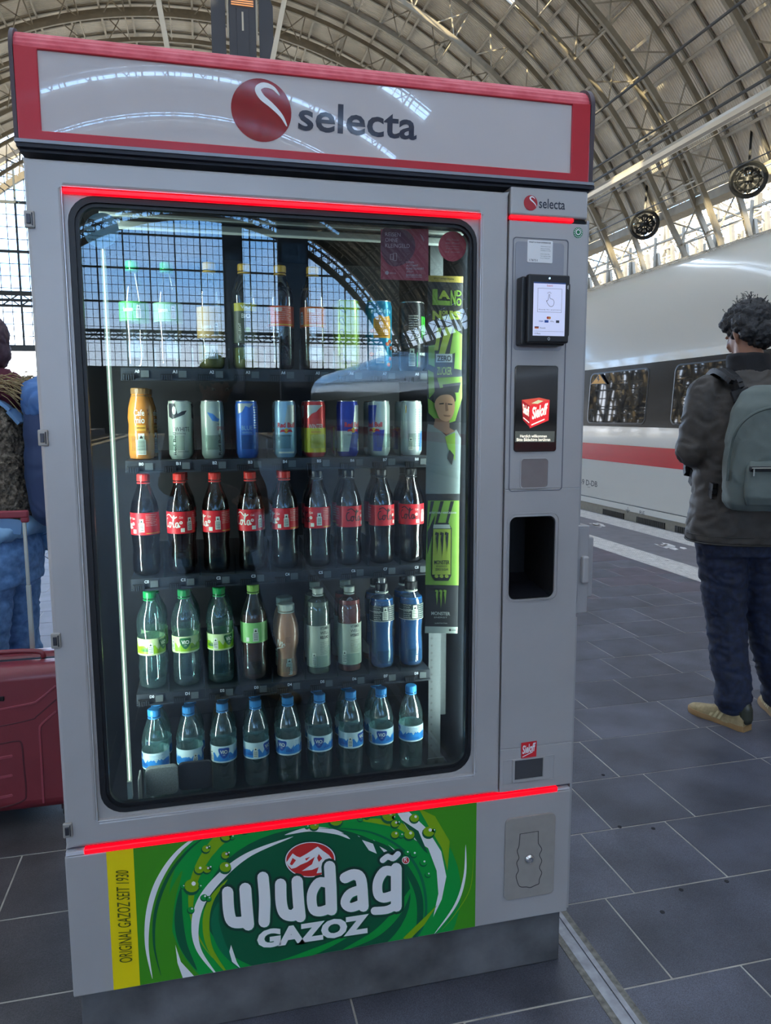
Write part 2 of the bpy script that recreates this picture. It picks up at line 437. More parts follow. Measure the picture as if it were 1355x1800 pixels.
# ornamental cast rings between the legs
def ring():
    mb = MB(); R = 0.72
    mb.tube([(0, R*math.cos(a), R*math.sin(a)) for a in [2*PI*i/24 for i in range(25)]], 0.11, 6, caps=False)
    mb.tube([(0, 0.62*R*math.cos(a), 0.62*R*math.sin(a)) for a in [2*PI*i/16 for i in range(17)]], 0.05, 5, caps=False)
    for k in range(8):
        a = 2*PI*k/8; c = (0.52*R*math.cos(a), 0.52*R*math.sin(a))
        mb.tube([(0, c[0]+0.17*math.cos(b), c[1]+0.17*math.sin(b)) for b in [2*PI*i/8 for i in range(9)]], 0.045, 4, caps=False)
        mb.bar((0, 0, 0), (0, R*math.cos(a), R*math.sin(a)), 0.06)
    mb.lathe([(0.2, -0.08), (0.2, 0.08)], n=10); mb.bar((0, 0, R), (0.35, 0, 2.2), 0.10)
    return mb
rg = None
for y, lb in ((21.0, 'cast iron rosette on the nearest arch leg, beyond the frame edge'), (28.8, 'large round cast iron rosette between the arch legs above the man'), (37.0, 'round cast iron rosette on the arch leg next to the machine'), (45.2, 'farthest cast iron rosette, half behind the sign edge')):
    if rg is None: rg = ring().build('cast_rosette', cast, None, smooth=50); c = rg
    else: c = rg.copy(); C.objects.link(c)
    c.location = (24.7, y, 11.9); c.rotation_euler = (0, 0, math.radians(48)); tag(c, lb, 'ornament', 'cast rosettes along the eaves', 'structure')
# cross lattice and glazing between the halls, low down
m = MB()
for y in [8+3.0*i for i in range(24)]:
    m.bar((30.2, y, 0.5), (30.2, y+3.0, 12.0), 0.20); m.bar((30.2, y+3.0, 0.5), (30.2, y, 12.0), 0.20); m.bar((32.5, y, 1.5), (32.5, y+1.8, 13.0), 0.22); m.bar((30.0, y, 0), (30.0, y, 13), 0.14)
for z in (3.5, 6, 8, 9.5, 11, 12.6): m.bar((30.1, 8, z), (30.1, 80, z), 0.12)
for z in [4+0.9*i for i in range(10)]: m.bar((33.1, 8, z), (33.1, 80, z), 0.10)
for y in [8+0.9*i for i in range(80)]: m.bar((33.1, y, 3.5), (33.1, y, 12.6), 0.11)
for y in [12+8.9*i for i in range(7)]: m.bar((33, y, 1), (44, y+2, 16), 0.4); m.bar((33, y+4, 12), (40, y+4, 1), 0.3)
for i in range(110):
    y = 6+0.7*i; a = random.uniform(-3, 3); m.bar((random.uniform(35, 44), y, random.uniform(1, 5)), (random.uniform(35, 44), y+a, random.uniform(11, 17)), random.choice((0.14, 0.22, 0.34)))
o = m.build('trim_1', steel_d); tag(o, 'dark lattice between the two halls beyond the train', 'lattice', kind='structure')
o2 = o.copy(); C.objects.link(o2); o2.name = 'trim_2'; o2.rotation_euler = (0, 0, PI); o2.location = (1.2, 90, 0); o2['label'] = 'dark lattice along the left side of the hall'

# end walls: arched curtain of glass on a grid of bars
def end_wall(name, Y, label, inward):
    R = 27.2; zb = 7.1; w = thing(name, (0, 0, 0), label, 'wall', kind='structure')
    ext = lambda z: math.sqrt(max(0, R*R-(z-ZC)**2)); hz = lambda x: ZC+math.sqrt(max(0, R*R-(x-XC)**2))
    a0 = math.degrees(math.asin((zb-ZC)/R)); arc = [(XC+R*math.cos(math.radians(a0+(180-2*a0)*i/48)), ZC+R*math.sin(math.radians(a0+(180-2*a0)*i/48))) for i in range(49)]
    g = MB(); g.flat(arc, Y); g.build('glass_pane', gpane, w)
    m = MB(); k = 0; x = XC-26.4
    while x < XC+26.4:
        if hz(x) > zb: t = 0.16 if k % 4 == 0 else 0.06; m.bar((x, Y+inward*0.1*(k % 4 == 0), zb), (x, Y+inward*0.1*(k % 4 == 0), hz(x)), t)
        x += 0.74; k += 1
    z = zb; k = 0
    while z < 26:
        e = ext(z); t = 0.22 if k % 4 == 0 else 0.06; m.bar((XC-e, Y, z), (XC+e, Y, z), t); z += 0.98; k += 1
    m.build('mullion', mull, w)
    m = MB(); m.bar((XC-26, Y, zb), (XC+26, Y, zb), 0.45, 0.5)
    m.bar((XC-26, Y+inward*1.2, zb+4.3), (XC+26, Y+inward*1.2, zb+4.3), 0.35); m.bar((XC-26, Y+inward*1.2, zb+3.3), (XC+26, Y+inward*1.2, zb+3.3), 0.2)
    for i in range(36): x = XC-26+1.45*i; m.bar((x, Y+inward*1.2, zb+3.3), (x+1.45, Y+inward*1.2, zb+4.3), 0.10); m.bar((x+1.45, Y+inward*1.2, zb+3.3), (x, Y+inward*1.2, zb+4.3), 0.10)
    m.build('transom', mull, w)
    for R0, n_ in ((27.3, 60),):
        m = MB()
        for i in range(n_):
            t0, t1 = 14+152*i/n_, 14+152*(i+1)/n_
            m.bar(cyl(t0, 26.0, Y), cyl(t1, 26.0, Y), 0.5, 0.35, up=(0, 1, 0)); m.bar(cyl(t0, 28.2, Y), cyl(t1, 28.2, Y), 0.9, 0.9, up=(0, 1, 0))
            m.bar(cyl(t0, 26.0, Y), cyl(t1, 27.6, Y), 0.12); m.bar(cyl(t1, 26.0, Y), cyl(t0, 27.6, Y), 0.12)
        m.build('edge_truss', steel_d, w)
    return w
end_wall('wall_far', 67.8, 'arched glass end wall of the hall behind the machine', -1)
end_wall('wall_near', -94.5, 'arched glass end wall of the hall that the machine glass mirrors', 1)

# hall services: light trunking, cables, overhead wires
m = MB(); m.tube([(14.0, -30, 9.13), (14.0, 66, 9.13)], 0.15, 8); o = m.build('light_trunking', mat('trunk_metal', '#b9b3a6', 0.3, 0.6)); tag(o, 'long silver light trunking hung above the train', 'pipe', kind='structure')
m = MB()
for (x, z) in ((7.3, 5.55), (7.3, 6.7), (9.9, 7.4), (16.5, 8.9), (16.5, 10.2)): m.tube([(x, -30, z), (x, 66, z)], 0.022, 5)
for y in [6+7.0*i for i in range(8)]: m.tube([(7.3, y, 5.55), (7.3, y+0.6, 6.7)], 0.008, 4)
o = m.build('overhead_wire', mat('wire_dark', '#3c3a38', 0.5)); tag(o, 'overhead contact wires above the train', 'wire', kind='structure')
# lamp and loudspeaker cluster hanging over the platform, mirror of one behind
def cluster(x, y, label):
    t = thing('platform_lamp', (x, y, 6.87), label, 'lamp'); t.scale = (0.56, 0.56, 0.56)
    dk = mat('lamp_dark', '#3d4048', 0.5); lm = mat('lamp_pale', '#c9c4b4', 0.5)
    m = MB(); m.box(-0.75, 0.75, -0.3, 0.3, 10.4, 15.6, 0); m.box(-0.35, 0.35, -0.34, 0.34, 9.8, 13.2, 0); m.build('housing', dk, t, bevel=0.03)
    for s in (-1, 1):
        m = MB(); m.prism([(s*0.95, 14.8), (s*0.95, 10.7), (s*1.75, 10.0), (s*1.75, 13.6), (s*1.35, 14.6)], -0.08, 0.08); m.build('wing_panel', dk, t)
        m = MB(); m.bar((s*0.82, 0, 11.7), (s*0.82, 0, 36.0), 0.10, ends=True); m.build('hanging_rod', lm, t)
    m = MB(); m.box(-0.62, 0.62, -0.38, -0.30, 13.35, 14.1); m.build('lamp_glass', mat('lamp_copper', '#c08a62', 0.35, emit='#d08c58', estr=0.7), t)
    m = MB(); [m.box(-0.62, 0.62, -0.40, -0.38, 13.38+0.12*k, 13.42+0.12*k) for k in range(6)]; m.build('louvre', dk, t)
    m = MB(); m.bar((0, -0.32, 12.0), (0, -0.32, 13.0), 0.10); m.build('bracket', lm, t); return t
cluster(2.02, 24.5, 'dark loudspeaker and lamp cluster hanging above the machine')
cluster(-1.6, -16.0, 'dark lamp cluster hanging behind the photographer')
for xa_, za_, xb_, zb_, lb_ in ((0.08, 9.0, -2.45, 25.0, 'pale slanting rod left of the loudspeaker cluster'), (2.06, 9.0, 5.65, 24.6, 'pale slanting rod right of the loudspeaker cluster')):
    m = MB(); m.bar((xa_, 20, za_), (xb_, 20, zb_), 0.13, ends=True); o = m.build('hanging_rod', mat('lamp_pale', '#c9c4b4', 0.5)); tag(o, lb_, 'rod', kind='structure')

# ------------------------------------------------------------------ platform paving
stone = [mat('paving_%d' % i, c, 0.42, noise=0.42, nscale=4.5, bump=0.35, bscale=260, bdist=0.002, speck=0.32) for i, c in enumerate(('#50525d', '#494b55', '#555762', '#4c4e58'))]
stone_w = mat('paving_warm', '#564f58', 0.5, noise=0.35, nscale=5, bump=0.3, bscale=260, bdist=0.0015, speck=0.25)
grout = mat('grout', '#aaa69c', 0.8, noise=0.4, nscale=12)
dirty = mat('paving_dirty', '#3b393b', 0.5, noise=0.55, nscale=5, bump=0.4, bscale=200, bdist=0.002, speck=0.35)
fl = thing('floor', (0, 0, 0), 'grey stone platform with pale joints', 'platform', kind='structure')
m = MB(); m.box(-4.6, 5.77, -40, 66, -0.76, -0.0022); m.build('slab', grout, fl)
m = MB(); tiles = []
random.seed(11)
KNOWN = {0: (1.415, 2.02, 2.6), 1: (1.512, 1.832, 2.35), 2: (1.630, 1.956, 2.5), 3: (1.855, 2.484), 4: (1.964, 2.45, 2.946), 5: (2.074, 2.402, 2.9), 6: (2.1, 2.51, 2.826), 7: (2.2, 2.603, 2.93), -1: (1.612, 2.2)}
stuff = MB()
for r in range(-60, 180):
    ya, yb = -0.115+0.3245*r, -0.115+0.3245*(r+1)
    xs = [-4.55]; x = -4.3+random.random()*0.4
    while x < 1.0: xs.append(x); x += random.choice((0.42, 0.5, 0.62, 0.34))
    lim = KNOWN.get(r, (1.5+random.random()*0.5,))
    xs += list(lim); x = xs[-1]+random.choice((0.42, 0.5, 0.6))
    while x < 4.2: xs.append(x); x += random.choice((0.42, 0.5, 0.62, 0.34))
    xs.append(4.355)
    for a, b in zip(xs, xs[1:]):
        c = ((a+b)/2, (ya+yb)/2)
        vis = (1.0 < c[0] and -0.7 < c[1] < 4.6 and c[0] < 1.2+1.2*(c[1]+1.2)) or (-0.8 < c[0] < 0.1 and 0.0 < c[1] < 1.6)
        g = 0.0025
        if vis and len(tiles) < 295:
            q = MB(); z = -0.0002-random.random()*0.0010; q.box(a+g, b-g, ya+g, yb-g, -0.02, z)
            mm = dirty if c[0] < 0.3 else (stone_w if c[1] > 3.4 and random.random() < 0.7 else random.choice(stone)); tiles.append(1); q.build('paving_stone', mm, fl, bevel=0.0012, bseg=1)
        elif -2.5 < c[1] < 25 or r % 1 == 0: stuff.box(a+g, b-g, ya+g, yb-g, -0.02, -0.0005, 0 if c[1] < 3 else 1)
tag(stuff.build('paving_stone', [stone[0], stone_w], fl), kind='stuff')
# small drill holes and chewing gum on the stones
m = MB()
for (u, v) in ((1060, 1362), (1148, 1456), (1089, 1453), (1277, 1549), (1197, 1564), (1164, 1603)):
    p = at(u, v, z=0); m.prism_z(circle(p.x, p.y, 0.007, 10), -0.004, 0.0004)
m.build('drill_hole', mat('hole_dark', '#1c1c20', 0.8), fl)
# drain channel with steel edges
ch = thing('drain_channel', (0, 0, 0), 'metal slot drain running past the right corner of the machine', 'drain', kind='structure')
m = MB(); m.box(1.196, 1.214, -6, 20, -0.02, 0.0012, 1); m.box(1.214, 1.2425, -6, 20, -0.02, 0.0018, 0); m.box(1.246, 1.2595, -6, 20, -0.02, 0.0018, 0); m.box(1.2595, 1.277, -6, 20, -0.02, 0.0010, 1); m.box(1.2425, 1.246, -6, 20, -0.02, -0.006, 2)
m.build('channel_edge', [mat('drain_metal', '#9a9ca2', 0.4, 0.4, noise=0.3, nscale=30), mat('drain_mortar', '#77746c', 0.8, noise=0.5, nscale=60), mat('gap_black', '#0e0f12', 0.7)], ch)
# white guidance strips (ribbed) along the edge
wst = mat('guide_white', '#c6c2bd', 0.6, noise=0.22, nscale=14); slabg = mat('edge_slab', '#6d6a6e', 0.6, noise=0.2, nscale=6, bump=0.2, bscale=200)
for nm, xa, xb, lb in (('guide_strip', 4.358, 4.70, 'broad white ribbed guidance strip set in the platform'), ('edge_strip', 5.376, 5.745, 'white studded strip at the platform edge')):
    t = thing(nm, (0, 0, 0), lb, 'marking', kind='structure')
    k = 0; y = -2.0
    while y < 40:
        m = MB(); m.box(xa, xb, y+0.004, y+0.596, -0.012, 0.001); nr = 8
        for j in range(nr): xx = xa+(xb-xa)*(j+0.5)/nr; m.box(xx-0.010, xx+0.010, y+0.02, y+0.58, 0.001, 0.004)
        m.build('strip_tile', wst, t) if k < 40 else None
        y += 0.6; k += 1
m = MB(); y = -2.0
while y < 60: m.box(4.702, 5.372, y+0.003, y+1.497, -0.012, -0.0008); y += 1.5
m.box(5.748, 5.79, -40, 66, -0.3, 0.0)
m.build('edge_slab', slabg, fl)
m = MB()
for cx, cy, s in ((5.2, 6.9, 0.16), (5.15, 5.25, 0.17), (5.0, 3.9, 0.14), (5.3, 8.6, 0.14)):
    for k in range(7):
        a = random.random()*6.28; r = s*(0.3+random.random()); x, y = cx+r*math.cos(a)*0.5, cy+r*math.sin(a); w, l = 0.02+random.random()*0.03, 0.05+random.random()*0.10
        m.prism_z([(x-w, y-l), (x+w*0.4, y-l*0.7), (x+w, y+l*0.4), (x+w*0.2, y+l), (x-w*0.8, y+l*0.2)], -0.0008, 0.0016)
m.build('paint_residue', mat('tape_white', '#d8d5d2', 0.6), fl)
# track beds and ground outside
grav = mat('ballast', '#a09a8f', 0.9, noise=0.35, nscale=1.5, bump=0.5, bscale=18, bdist=0.05)
m = MB(); m.box(-420, 420, -500, 500, -0.90, -0.78); o = m.build('ground', grav); tag(o, 'ballast of the tracks and ground beyond', 'ground', kind='structure')
for k, (xa, xb) in enumerate(((-20.0, -10.6), (15.4, 24.0), (-38, -29), (31.5, 40))):
    m = MB(); m.box(xa, xb, -90, 66, -0.78, 0.0); o = m.build('platform_slab', mat('far_platform', '#77757a', 0.6, noise=0.15)); tag(o, ('platform beyond the left tracks', 'platform beyond the train', 'outermost platform of the left side hall', 'platform of the side hall on the far side of the train')[k], 'platform', kind='structure')
rail_s = mat('rail_steel', '#6d5f55', 0.4, 0.5)
for k, xc_ in enumerate((7.32, -6.2, 12.2, -9.2)):
    m = MB()
    for s in (-0.75, 0.75): m.box(xc_+s-0.035, xc_+s+0.035, -90, 200, -0.78, -0.62)
    o = m.build('track', rail_s); tag(o, ('rails under the white train', 'rails left of the platform', 'rails of the track behind the train', 'rails of the second track on the left')[k], 'rails', kind='structure')
# canopy and buildings beyond the open end
m = MB(); m.box(-34, -6, 78, 84, 4.35, 5.0); 
for i in range(8): m.bar((-33+3.6*i, 80, -0.8), (-33+3.6*i, 80, 4.4), 0.25)
o = m.build('canopy', mat('canopy_tan', '#8d8066', 0.7, noise=0.2)); tag(o, 'tan platform canopy seen past the open end of the hall', 'canopy')

# the world outside the hall: head house behind the photographer, facades left and right
conc = thing('station_building', (0, -99, -0.78), 'dark station building below the arched end window', 'building', kind='structure')
m = MB(); m.box(-60, 60, -1.5, 1.5, 0, 7.9); m.build('facade', mat('headhouse_wall', '#4a4a4e', 0.7, noise=0.3, nscale=0.5), conc)
for k in range(14):
    m = MB(); m.box(-27+4*k-1.3, -27+4*k+1.3, 1.49, 1.56, 0.8, 4.2); w_ = m.build('doorway', mat('doorway_dark', '#22262e', 0.3), conc)
def facade(name, x, y0, y1, z1, col, label, sgn):
    t = thing(name, (x, 0, -0.78), label, 'building', kind='structure')
    m = MB(); m.box(0, 8*sgn, y0, y1, 0, z1) if sgn > 0 else m.box(-8, 0, y0, y1, 0, z1); m.build('facade', mat('facade_'+col.lstrip('#'), col, 0.8, noise=0.12, nscale=0.3), t)
    fr = MB()
    for j in range(int((z1-2)/3.4)):
        y = y0+2
        while y < y1-2: fr.box(-0.05*sgn if sgn > 0 else 0.0, 0.02 if sgn > 0 else 0.05, y, y+1.4, 2+3.4*j, 4.1+3.4*j); y += 3.2
    tag(fr.build('window', mat('window_dark', '#2b3440', 0.1), t), kind='stuff'); return t
facade('office_building', 74, -60, 120, 19, '#b0a489', 'cream office block beyond the side hall', 1)
facade('office_building', -66, -110, 90, 21, '#7d7362', 'cream office block left of the station', -1)

# two dark information pylons on the platform behind the photographer (seen mirrored)
for (u0, u1, vt, lb) in ((393, 427, 392, 'narrow dark information pylon behind the photographer'), (489, 541, 372, 'wide dark information pylon behind the photographer')):
    a, b = at(u0, 500, y=8.06), at(u1, 500, y=8.06); zt = at(u0, vt, y=8.06).z
    t = thing('information_pylon', ((a.x+b.x)/2, -8.0, 0), lb, 'sign', 'information pylons mirrored in the glass'); w_ = (b.x-a.x)/2
    m = MB(); m.box(-w_, w_, -0.09, 0.09, 0.12, zt); m.build('pylon_body', mat('pylon_navy', '#1d2536', 0.45), t, bevel=0.01)
    m = MB(); m.box(-w_-0.03, w_+0.03, -0.14, 0.14, 0, 0.12); m.build('foot', mat('pylon_foot', '#3a3c40', 0.5), t, bevel=0.01)
    m = MB(); m.box(-w_*0.8, w_*0.8, 0.09, 0.10, zt*0.45, zt*0.9); m.build('display', mat('pylon_display', '#10203a', 0.15), t)
# ================================================================== train
TX = 5.87
t_white = mat('train_white', '#d0cec4', 0.16, coat=0.8, bump=0.03, bscale=3, bdist=0.02)
t_red = mat('train_red', '#bf0c1c', 0.25, coat=0.3)
t_black = mat('train_window_band', '#141619', 0.12, spec=0.25)
t_glass = mat('train_glass', '#0e1115', 0.02, spec=0.6)
t_grey = mat('train_skirt', '#a39c8b', 0.45, noise=0.1)
tr = thing('train', (TX, 0, -0.78), 'white high speed train with a red stripe standing at the platform', 'train')
def T(z): return z+0.78
# side profile (x offset, z above platform)
side = [(0.03, 0.10), (0.0, 0.24), (0.0, 1.0), (0.0, 1.25), (0.02, 1.6), (0.05, 2.1), (0.08, 2.40), (0.13, 2.72), (0.24, 3.02), (0.44, 3.28), (0.78, 3.48), (1.12, 3.58), (1.45, 3.61)]
prof = side+[(2.9-a, z) for a, z in side[::-1][1:]]
m = MB(); n = len(prof); ys = (-38, -12.5, -12.3, 13.9, 14.1, 40, 40.2, 64)
for a, b in ((-38, -12.45), (-12.2, 13.95), (14.2, 40.3), (40.55, 64)):
    v = [(p[0], y, T(p[1])) for y in (a, b) for p in prof]
    m.add(v, [(i, i+1, i+1+n, i+n) for i in range(n-1)]+[tuple(range(n)), tuple(range(2*n-1, n-1, -1)), (n-1, 0, n, 2*n-1)])
m.build('body_shell', t_white, tr, smooth=25)
m = MB()
for a, b in ((-38, -12.45), (-12.2, 13.95), (14.2, 40.3), (40.55, 64)): m.box(0.06, 2.84, a, b, T(-0.55), T(0.24))
m.build('skirt', t_grey, tr)
m = MB()
for a, b in ((-38, -12.45), (-12.2, 13.95), (14.2, 40.3)): m.box(-0.012, 0.02, a, b, T(0.105), T(0.185)); m.box(-0.004, 0.02, a, b, T(0.185), T(0.193), 1)
m.build('sill_rail', [t_white, mat('seam_dark', '#3a3a38', 0.5)], tr, bevel=0.004)
m = MB(); m.box(0.3, 2.6, -38, 64, T(0.2), T(2.9)); m.build('gangway', mat('gangway_dark', '#25262a', 0.7), tr)
m = MB()
for a, b in ((-38, -12.45), (-12.2, 13.95), (14.2, 40.3)): m.box(-0.003, 0.02, a, b, T(0.745), T(0.985))
m.build('stripe', t_red, tr)
def band(mb, a, b, z0, z1, off, m=0):
    zs = [z0+(z1-z0)*i/6 for i in range(7)]
    def sx(z):
        for (xa, za), (xb, zb) in zip(side, side[1:]):
            if za <= z <= zb: return xa+(xb-xa)*(z-za)/(zb-za)
    v = []
    for y in (a, b):
        for z in zs: v.append((sx(z)-off, y, T(z)))
    mb.add(v, [(i, i+1, i+8, i+7) for i in range(6)], m)
m = MB()
for a, b in ((-38, -12.6), (-12.0, 13.8), (14.4, 40.3)): band(m, a, b, 1.235, 2.055, 0.003)
m.build('window_band', t_black, tr)
def win(ya, yb, z0=1.27, z1=2.0):
    r = rrect(ya, yb, z0, z1, 0.09, 5); r2 = rrect(ya+0.02, yb-0.02, z0+0.02, z1-0.02, 0.08, 5)
    sx = lambda z: 0.0 if z < 1.25 else (0.02*(z-1.25)/0.35 if z < 1.6 else 0.02+0.03*(z-1.6)/0.5)
    m = MB(); k = len(r)
    v = [(sx(z)-0.006, y, T(z)) for y, z in r]+[(sx(z)-0.008, y, T(z)) for y, z in r2]
    m.add(v, [(i, (i+1) % k, (i+1) % k+k, i+k) for i in range(k)], 0); m.build('window_frame', mat('win_frame', '#0c0d0f', 0.4), tr)
    g = MB(); g.add([(sx(z)-0.005, y, T(z)) for y, z in r2], [tuple(range(k))]); g.build('window_pane', t_glass, tr)
y = 7.0
yw = [(7.00+2.03*k, 8.50+2.03*k) for k in range(3)]+[(4.97-2.03*k, 6.47-2.03*k) for k in range(8)]+[(15.2+2.03*k, 16.7+2.03*k) for k in range(10)]
for a, b in yw: win(a, b)
# seats and tables that show behind the panes would be hidden by reflections; grilles along the skirt
for k, (a, b) in enumerate(((7.5, 8.06), (6.56, 7.19), (5.55, 6.35), (4.5, 5.3), (9.2, 9.9), (11, 11.7), (3.4, 4.1))):
    g = MB(); g.box(0.050, 0.07, a, b, T(-0.085), T(0.045), 0)
    for j in range(int((b-a)/0.04)): g.box(0.044, 0.052, a+0.01+0.04*j, a+0.03+0.04*j, T(-0.08), T(0.04), 1)
    g.build('grille', [mat('grille_dark', '#2c2b28', 0.6), mat('grille_bar', '#45433e', 0.5)], tr)
def side_text(mb, body, ya, yb, z0, z1, x, m=0, **k):      # reads towards decreasing y
    vs, fs = fit(body, 0, 1, 0, 1, **k); mb.add([(x, ya+(yb-ya)*s, T(z0+(z1-z0)*t)) for s, t in vs], fs, m)
m = MB(); side_text(m, '80 5 812 034-9 D-DB', 9.40, 8.14, 0.352, 0.436, -0.0025, bold=0.01)
side_text(m, '_', 8.43, 8.35, 0.327, 0.332, -0.0025); side_text(m, 'RE', 7.02, 6.90, 0.105, 0.15, -0.015)
for pl in stroke([(7.30, 0.10), (7.30, 0.16)], 0.008)+stroke([(7.25, 0.12), (7.35, 0.12)], 0.008)+stroke([(7.27, 0.105), (7.33, 0.105)], 0.008)+stroke([(7.29, 0.09), (7.31, 0.09)], 0.008): m.add([(-0.015, p[0], T(p[1])) for p in pl], [tuple(range(len(pl)))])
m.build('lettering', mat('train_ink', '#3a3a3c', 0.4), tr)
m = MB(); tri = [(8.42, 1.845), (8.02, 1.835), (8.20, 1.975)]
c = (8.215, 1.885); big = [(c[0]+(p[0]-c[0])*1.16, c[1]+(p[1]-c[1])*1.16) for p in tri]
m.add([(0.008, p[0], T(p[1])) for p in big], [(0, 1, 2)], 0); m.add([(0.006, p[0], T(p[1])) for p in tri], [(0, 1, 2)], 1)
m.add([(0.004, y_, T(z_)) for y_, z_ in ((8.24, 1.95), (8.26, 1.90), (8.22, 1.90), (8.24, 1.86), (8.18, 1.905), (8.22, 1.91), (8.20, 1.95))], [tuple(range(7))], 0)
m.build('warning_sign', [mat('sign_black', '#16161a', 0.5), mat('sign_yellow', '#e2a12c', 0.5)], tr)['label'] = 'yellow triangular warning sign'
# ================================================================== vending machine
paint = mat('silver_paint', '#b4b2b2', 0.38, 0.2, 0.05, 6, bump=0.08, bscale=900, bdist=0.0004)
paint2 = mat('silver_paint_side', '#a9a8aa', 0.42, 0.2, 0.05, 6)
dark_gap = mat('dark_gap', '#15161c', 0.6)
black_pl = mat('black_plastic', '#15161b', 0.38, bump=0.1, bscale=600)
rubber = mat('rubber_gasket', '#101218', 0.42)
interior = mat('interior_dark', '#1b1f26', 0.55, noise=0.2, nscale=8)
red_pl = mat('red_plastic', '#c41a2e', 0.32, noise=0.10, nscale=5, bump=0.06, bscale=500, coat=0.15, bdist=0.0004)
red_dusty = mat('red_plastic_dusty', '#d9606c', 0.5, noise=0.18, nscale=30, dark=S('#c93a4a'))
led_red = mat('red_led', '#ff1020', 0.3, emit='#ff0016', estr=0.9)
steel = mat('brushed_steel', '#a8a39c', 0.40, 0.30, 0.06, 40)
chrome = mat('chrome', '#d8dade', 0.12, 1.0)
plinth_m = mat('plinth_concrete', '#66676a', 0.75, noise=0.35, nscale=9, bump=0.4, bscale=60, dark=S('#47484b'))
white_pl = mat('white_print', '#f2f3f4', 0.5)
ink = mat('dark_ink', '#2b3140', 0.45)
red_logo = mat('logo_red', '#b5232f', 0.4)
red_sie = mat('sign_red', '#d8252f', 0.4)
lbl_grey = mat('label_grey', '#9fa7a6', 0.5)

vm = thing('vending_machine', (0, 0, 0), 'large silver drinks vending machine with a red illuminated roof sign and glass front', 'vending machine')
XW, ZT, ZB, DEP = 1.18, 1.900, 0.144, 0.86

m = MB(); m.box(0.012, 1.168, 0.014, DEP-0.01, 0, ZB); m.build('plinth', plinth_m, vm, bevel=0.004)

# cabinet: open carcass round the cooled compartment
m = MB()
m.box(0.0, 0.045, 0.045, DEP, ZB, ZT); m.box(0.955, XW, 0.18, DEP, ZB, ZT); m.box(0.955, XW, 0.045, 0.18, ZB, 0.955); m.box(0.955, XW, 0.045, 0.18, 1.180, ZT); m.box(0.955, 0.997, 0.045, 0.18, 0.955, 1.180); m.box(1.124, XW, 0.045, 0.18, 0.955, 1.180)
m.box(0.045, 0.955, 0.78, DEP, ZB, ZT); m.box(0.045, 0.955, 0.045, 0.78, ZT-0.02, ZT); m.box(0.045, 0.955, 0.045, 0.78, ZB, 0.44)
m.build('cabinet', paint2, vm, bevel=0.002)
m = MB()
m.box(0.046, 0.060, 0.045, 0.779, 0.441, 1.879); m.box(0.940, 0.954, 0.045, 0.779, 0.441, 1.879)
m.box(0.06, 0.94, 0.765, 0.779, 0.441, 1.879); m.box(0.06, 0.94, 0.05, 0.765, 1.868, 1.879); m.box(0.06, 0.94, 0.05, 0.765, 0.441, 0.455)
m.build('liner', interior, vm)
m = MB(); zz = lambda v: at(450, v, y=0.13).z
m.box(0.12, 0.93, 0.13, 0.15, zz(412), zz(400)); m.box(0.12, 0.93, 0.13, 0.15, zz(393), zz(386))
m.build('cooling_duct', mat('duct_grey', '#c9d2cc', 0.5), vm, bevel=0.002)

# lower service panel
m = MB(); m.box(0.0, XW, 0.0, 0.045, ZB, 0.4735); m.build('lower_panel', paint, vm, bevel=0.003)
m = MB(); m.box(0.002, XW-0.002, 0.012, 0.045, 0.4735, 0.489); m.build('panel_gap', mat('gap_grey', '#5e6069', 0.5), vm)
for q in ((0.003, 0.0405, -0.001, 0.012, 0.4755, 0.4835), (1.143, 1.176, -0.001, 0.012, 0.4765, 0.481)): m = MB(); m.box(*q); m.build('trim_strip', mat('trim_and_highlight', '#e6e8ee', 0.25, 0.3), vm)
m = MB(); m.box(0.0395, 1.143, -0.003, 0.012, 0.4745, 0.4865); o = m.build('light_strip', led_red, vm, bevel=0.002); o['label'] = 'red light strip below the glass door'

# door with its window opening
n6 = 6
m = MB(); m.frame(rect_like(0.004, 0.9875, 0.491, 1.889), rect_like(0.070, 0.9225, 0.545, 1.8405), 0.0, 0.045)
door = m.build('door', paint, vm, bevel=0.007, bseg=3)
# splayed reveal between paint and gasket
m = MB(); m.frame(rect_like(0.070, 0.9225, 0.545, 1.8405), rrect(0.0760, 0.9195, 0.5505, 1.8295, 0.052), 0.012, 0.034, yi=0.034)
m.build('door_reveal', paint, door)
m = MB()
m.frame(rrect(0.0765, 0.9190, 0.5510, 1.8290, 0.050), rrect(0.0875, 0.9115, 0.5610, 1.8185, 0.042), 0.014, 0.034)
m.frame(rrect(0.0875, 0.9115, 0.5610, 1.8185, 0.042), rrect(0.0945, 0.9065, 0.5670, 1.8120, 0.036), 0.021, 0.034)
m.build('gasket', rubber, door, smooth=50)
m = MB(); m.frame(rect_like(0.0690, 0.9237, 0.5438, 1.8415, 0), rect_like(0.0700, 0.9225, 0.5450, 1.8405, 0), -0.0010, 0.001); m.build('opening_highlight', mat('trim_and_highlight', '#e6e8ee', 0.25, 0.3), door)  # pale ring paints the highlight along the rim of the opening
m = MB(); m.box(0.071, 0.9215, 0.0, 0.013, 1.8300, 1.8385); o = m.build('light_strip', led_red, door, bevel=0.0015); o['label'] = 'red light strip above the glass'
pane_m = glass('door_glass', '#e4eef2', 0.042, 0.0, edge=0.85)
m = MB(); m.box(0.085, 0.9130, 0.028, 0.033, 0.560, 1.819); m.build('glass_pane', pane_m, door)
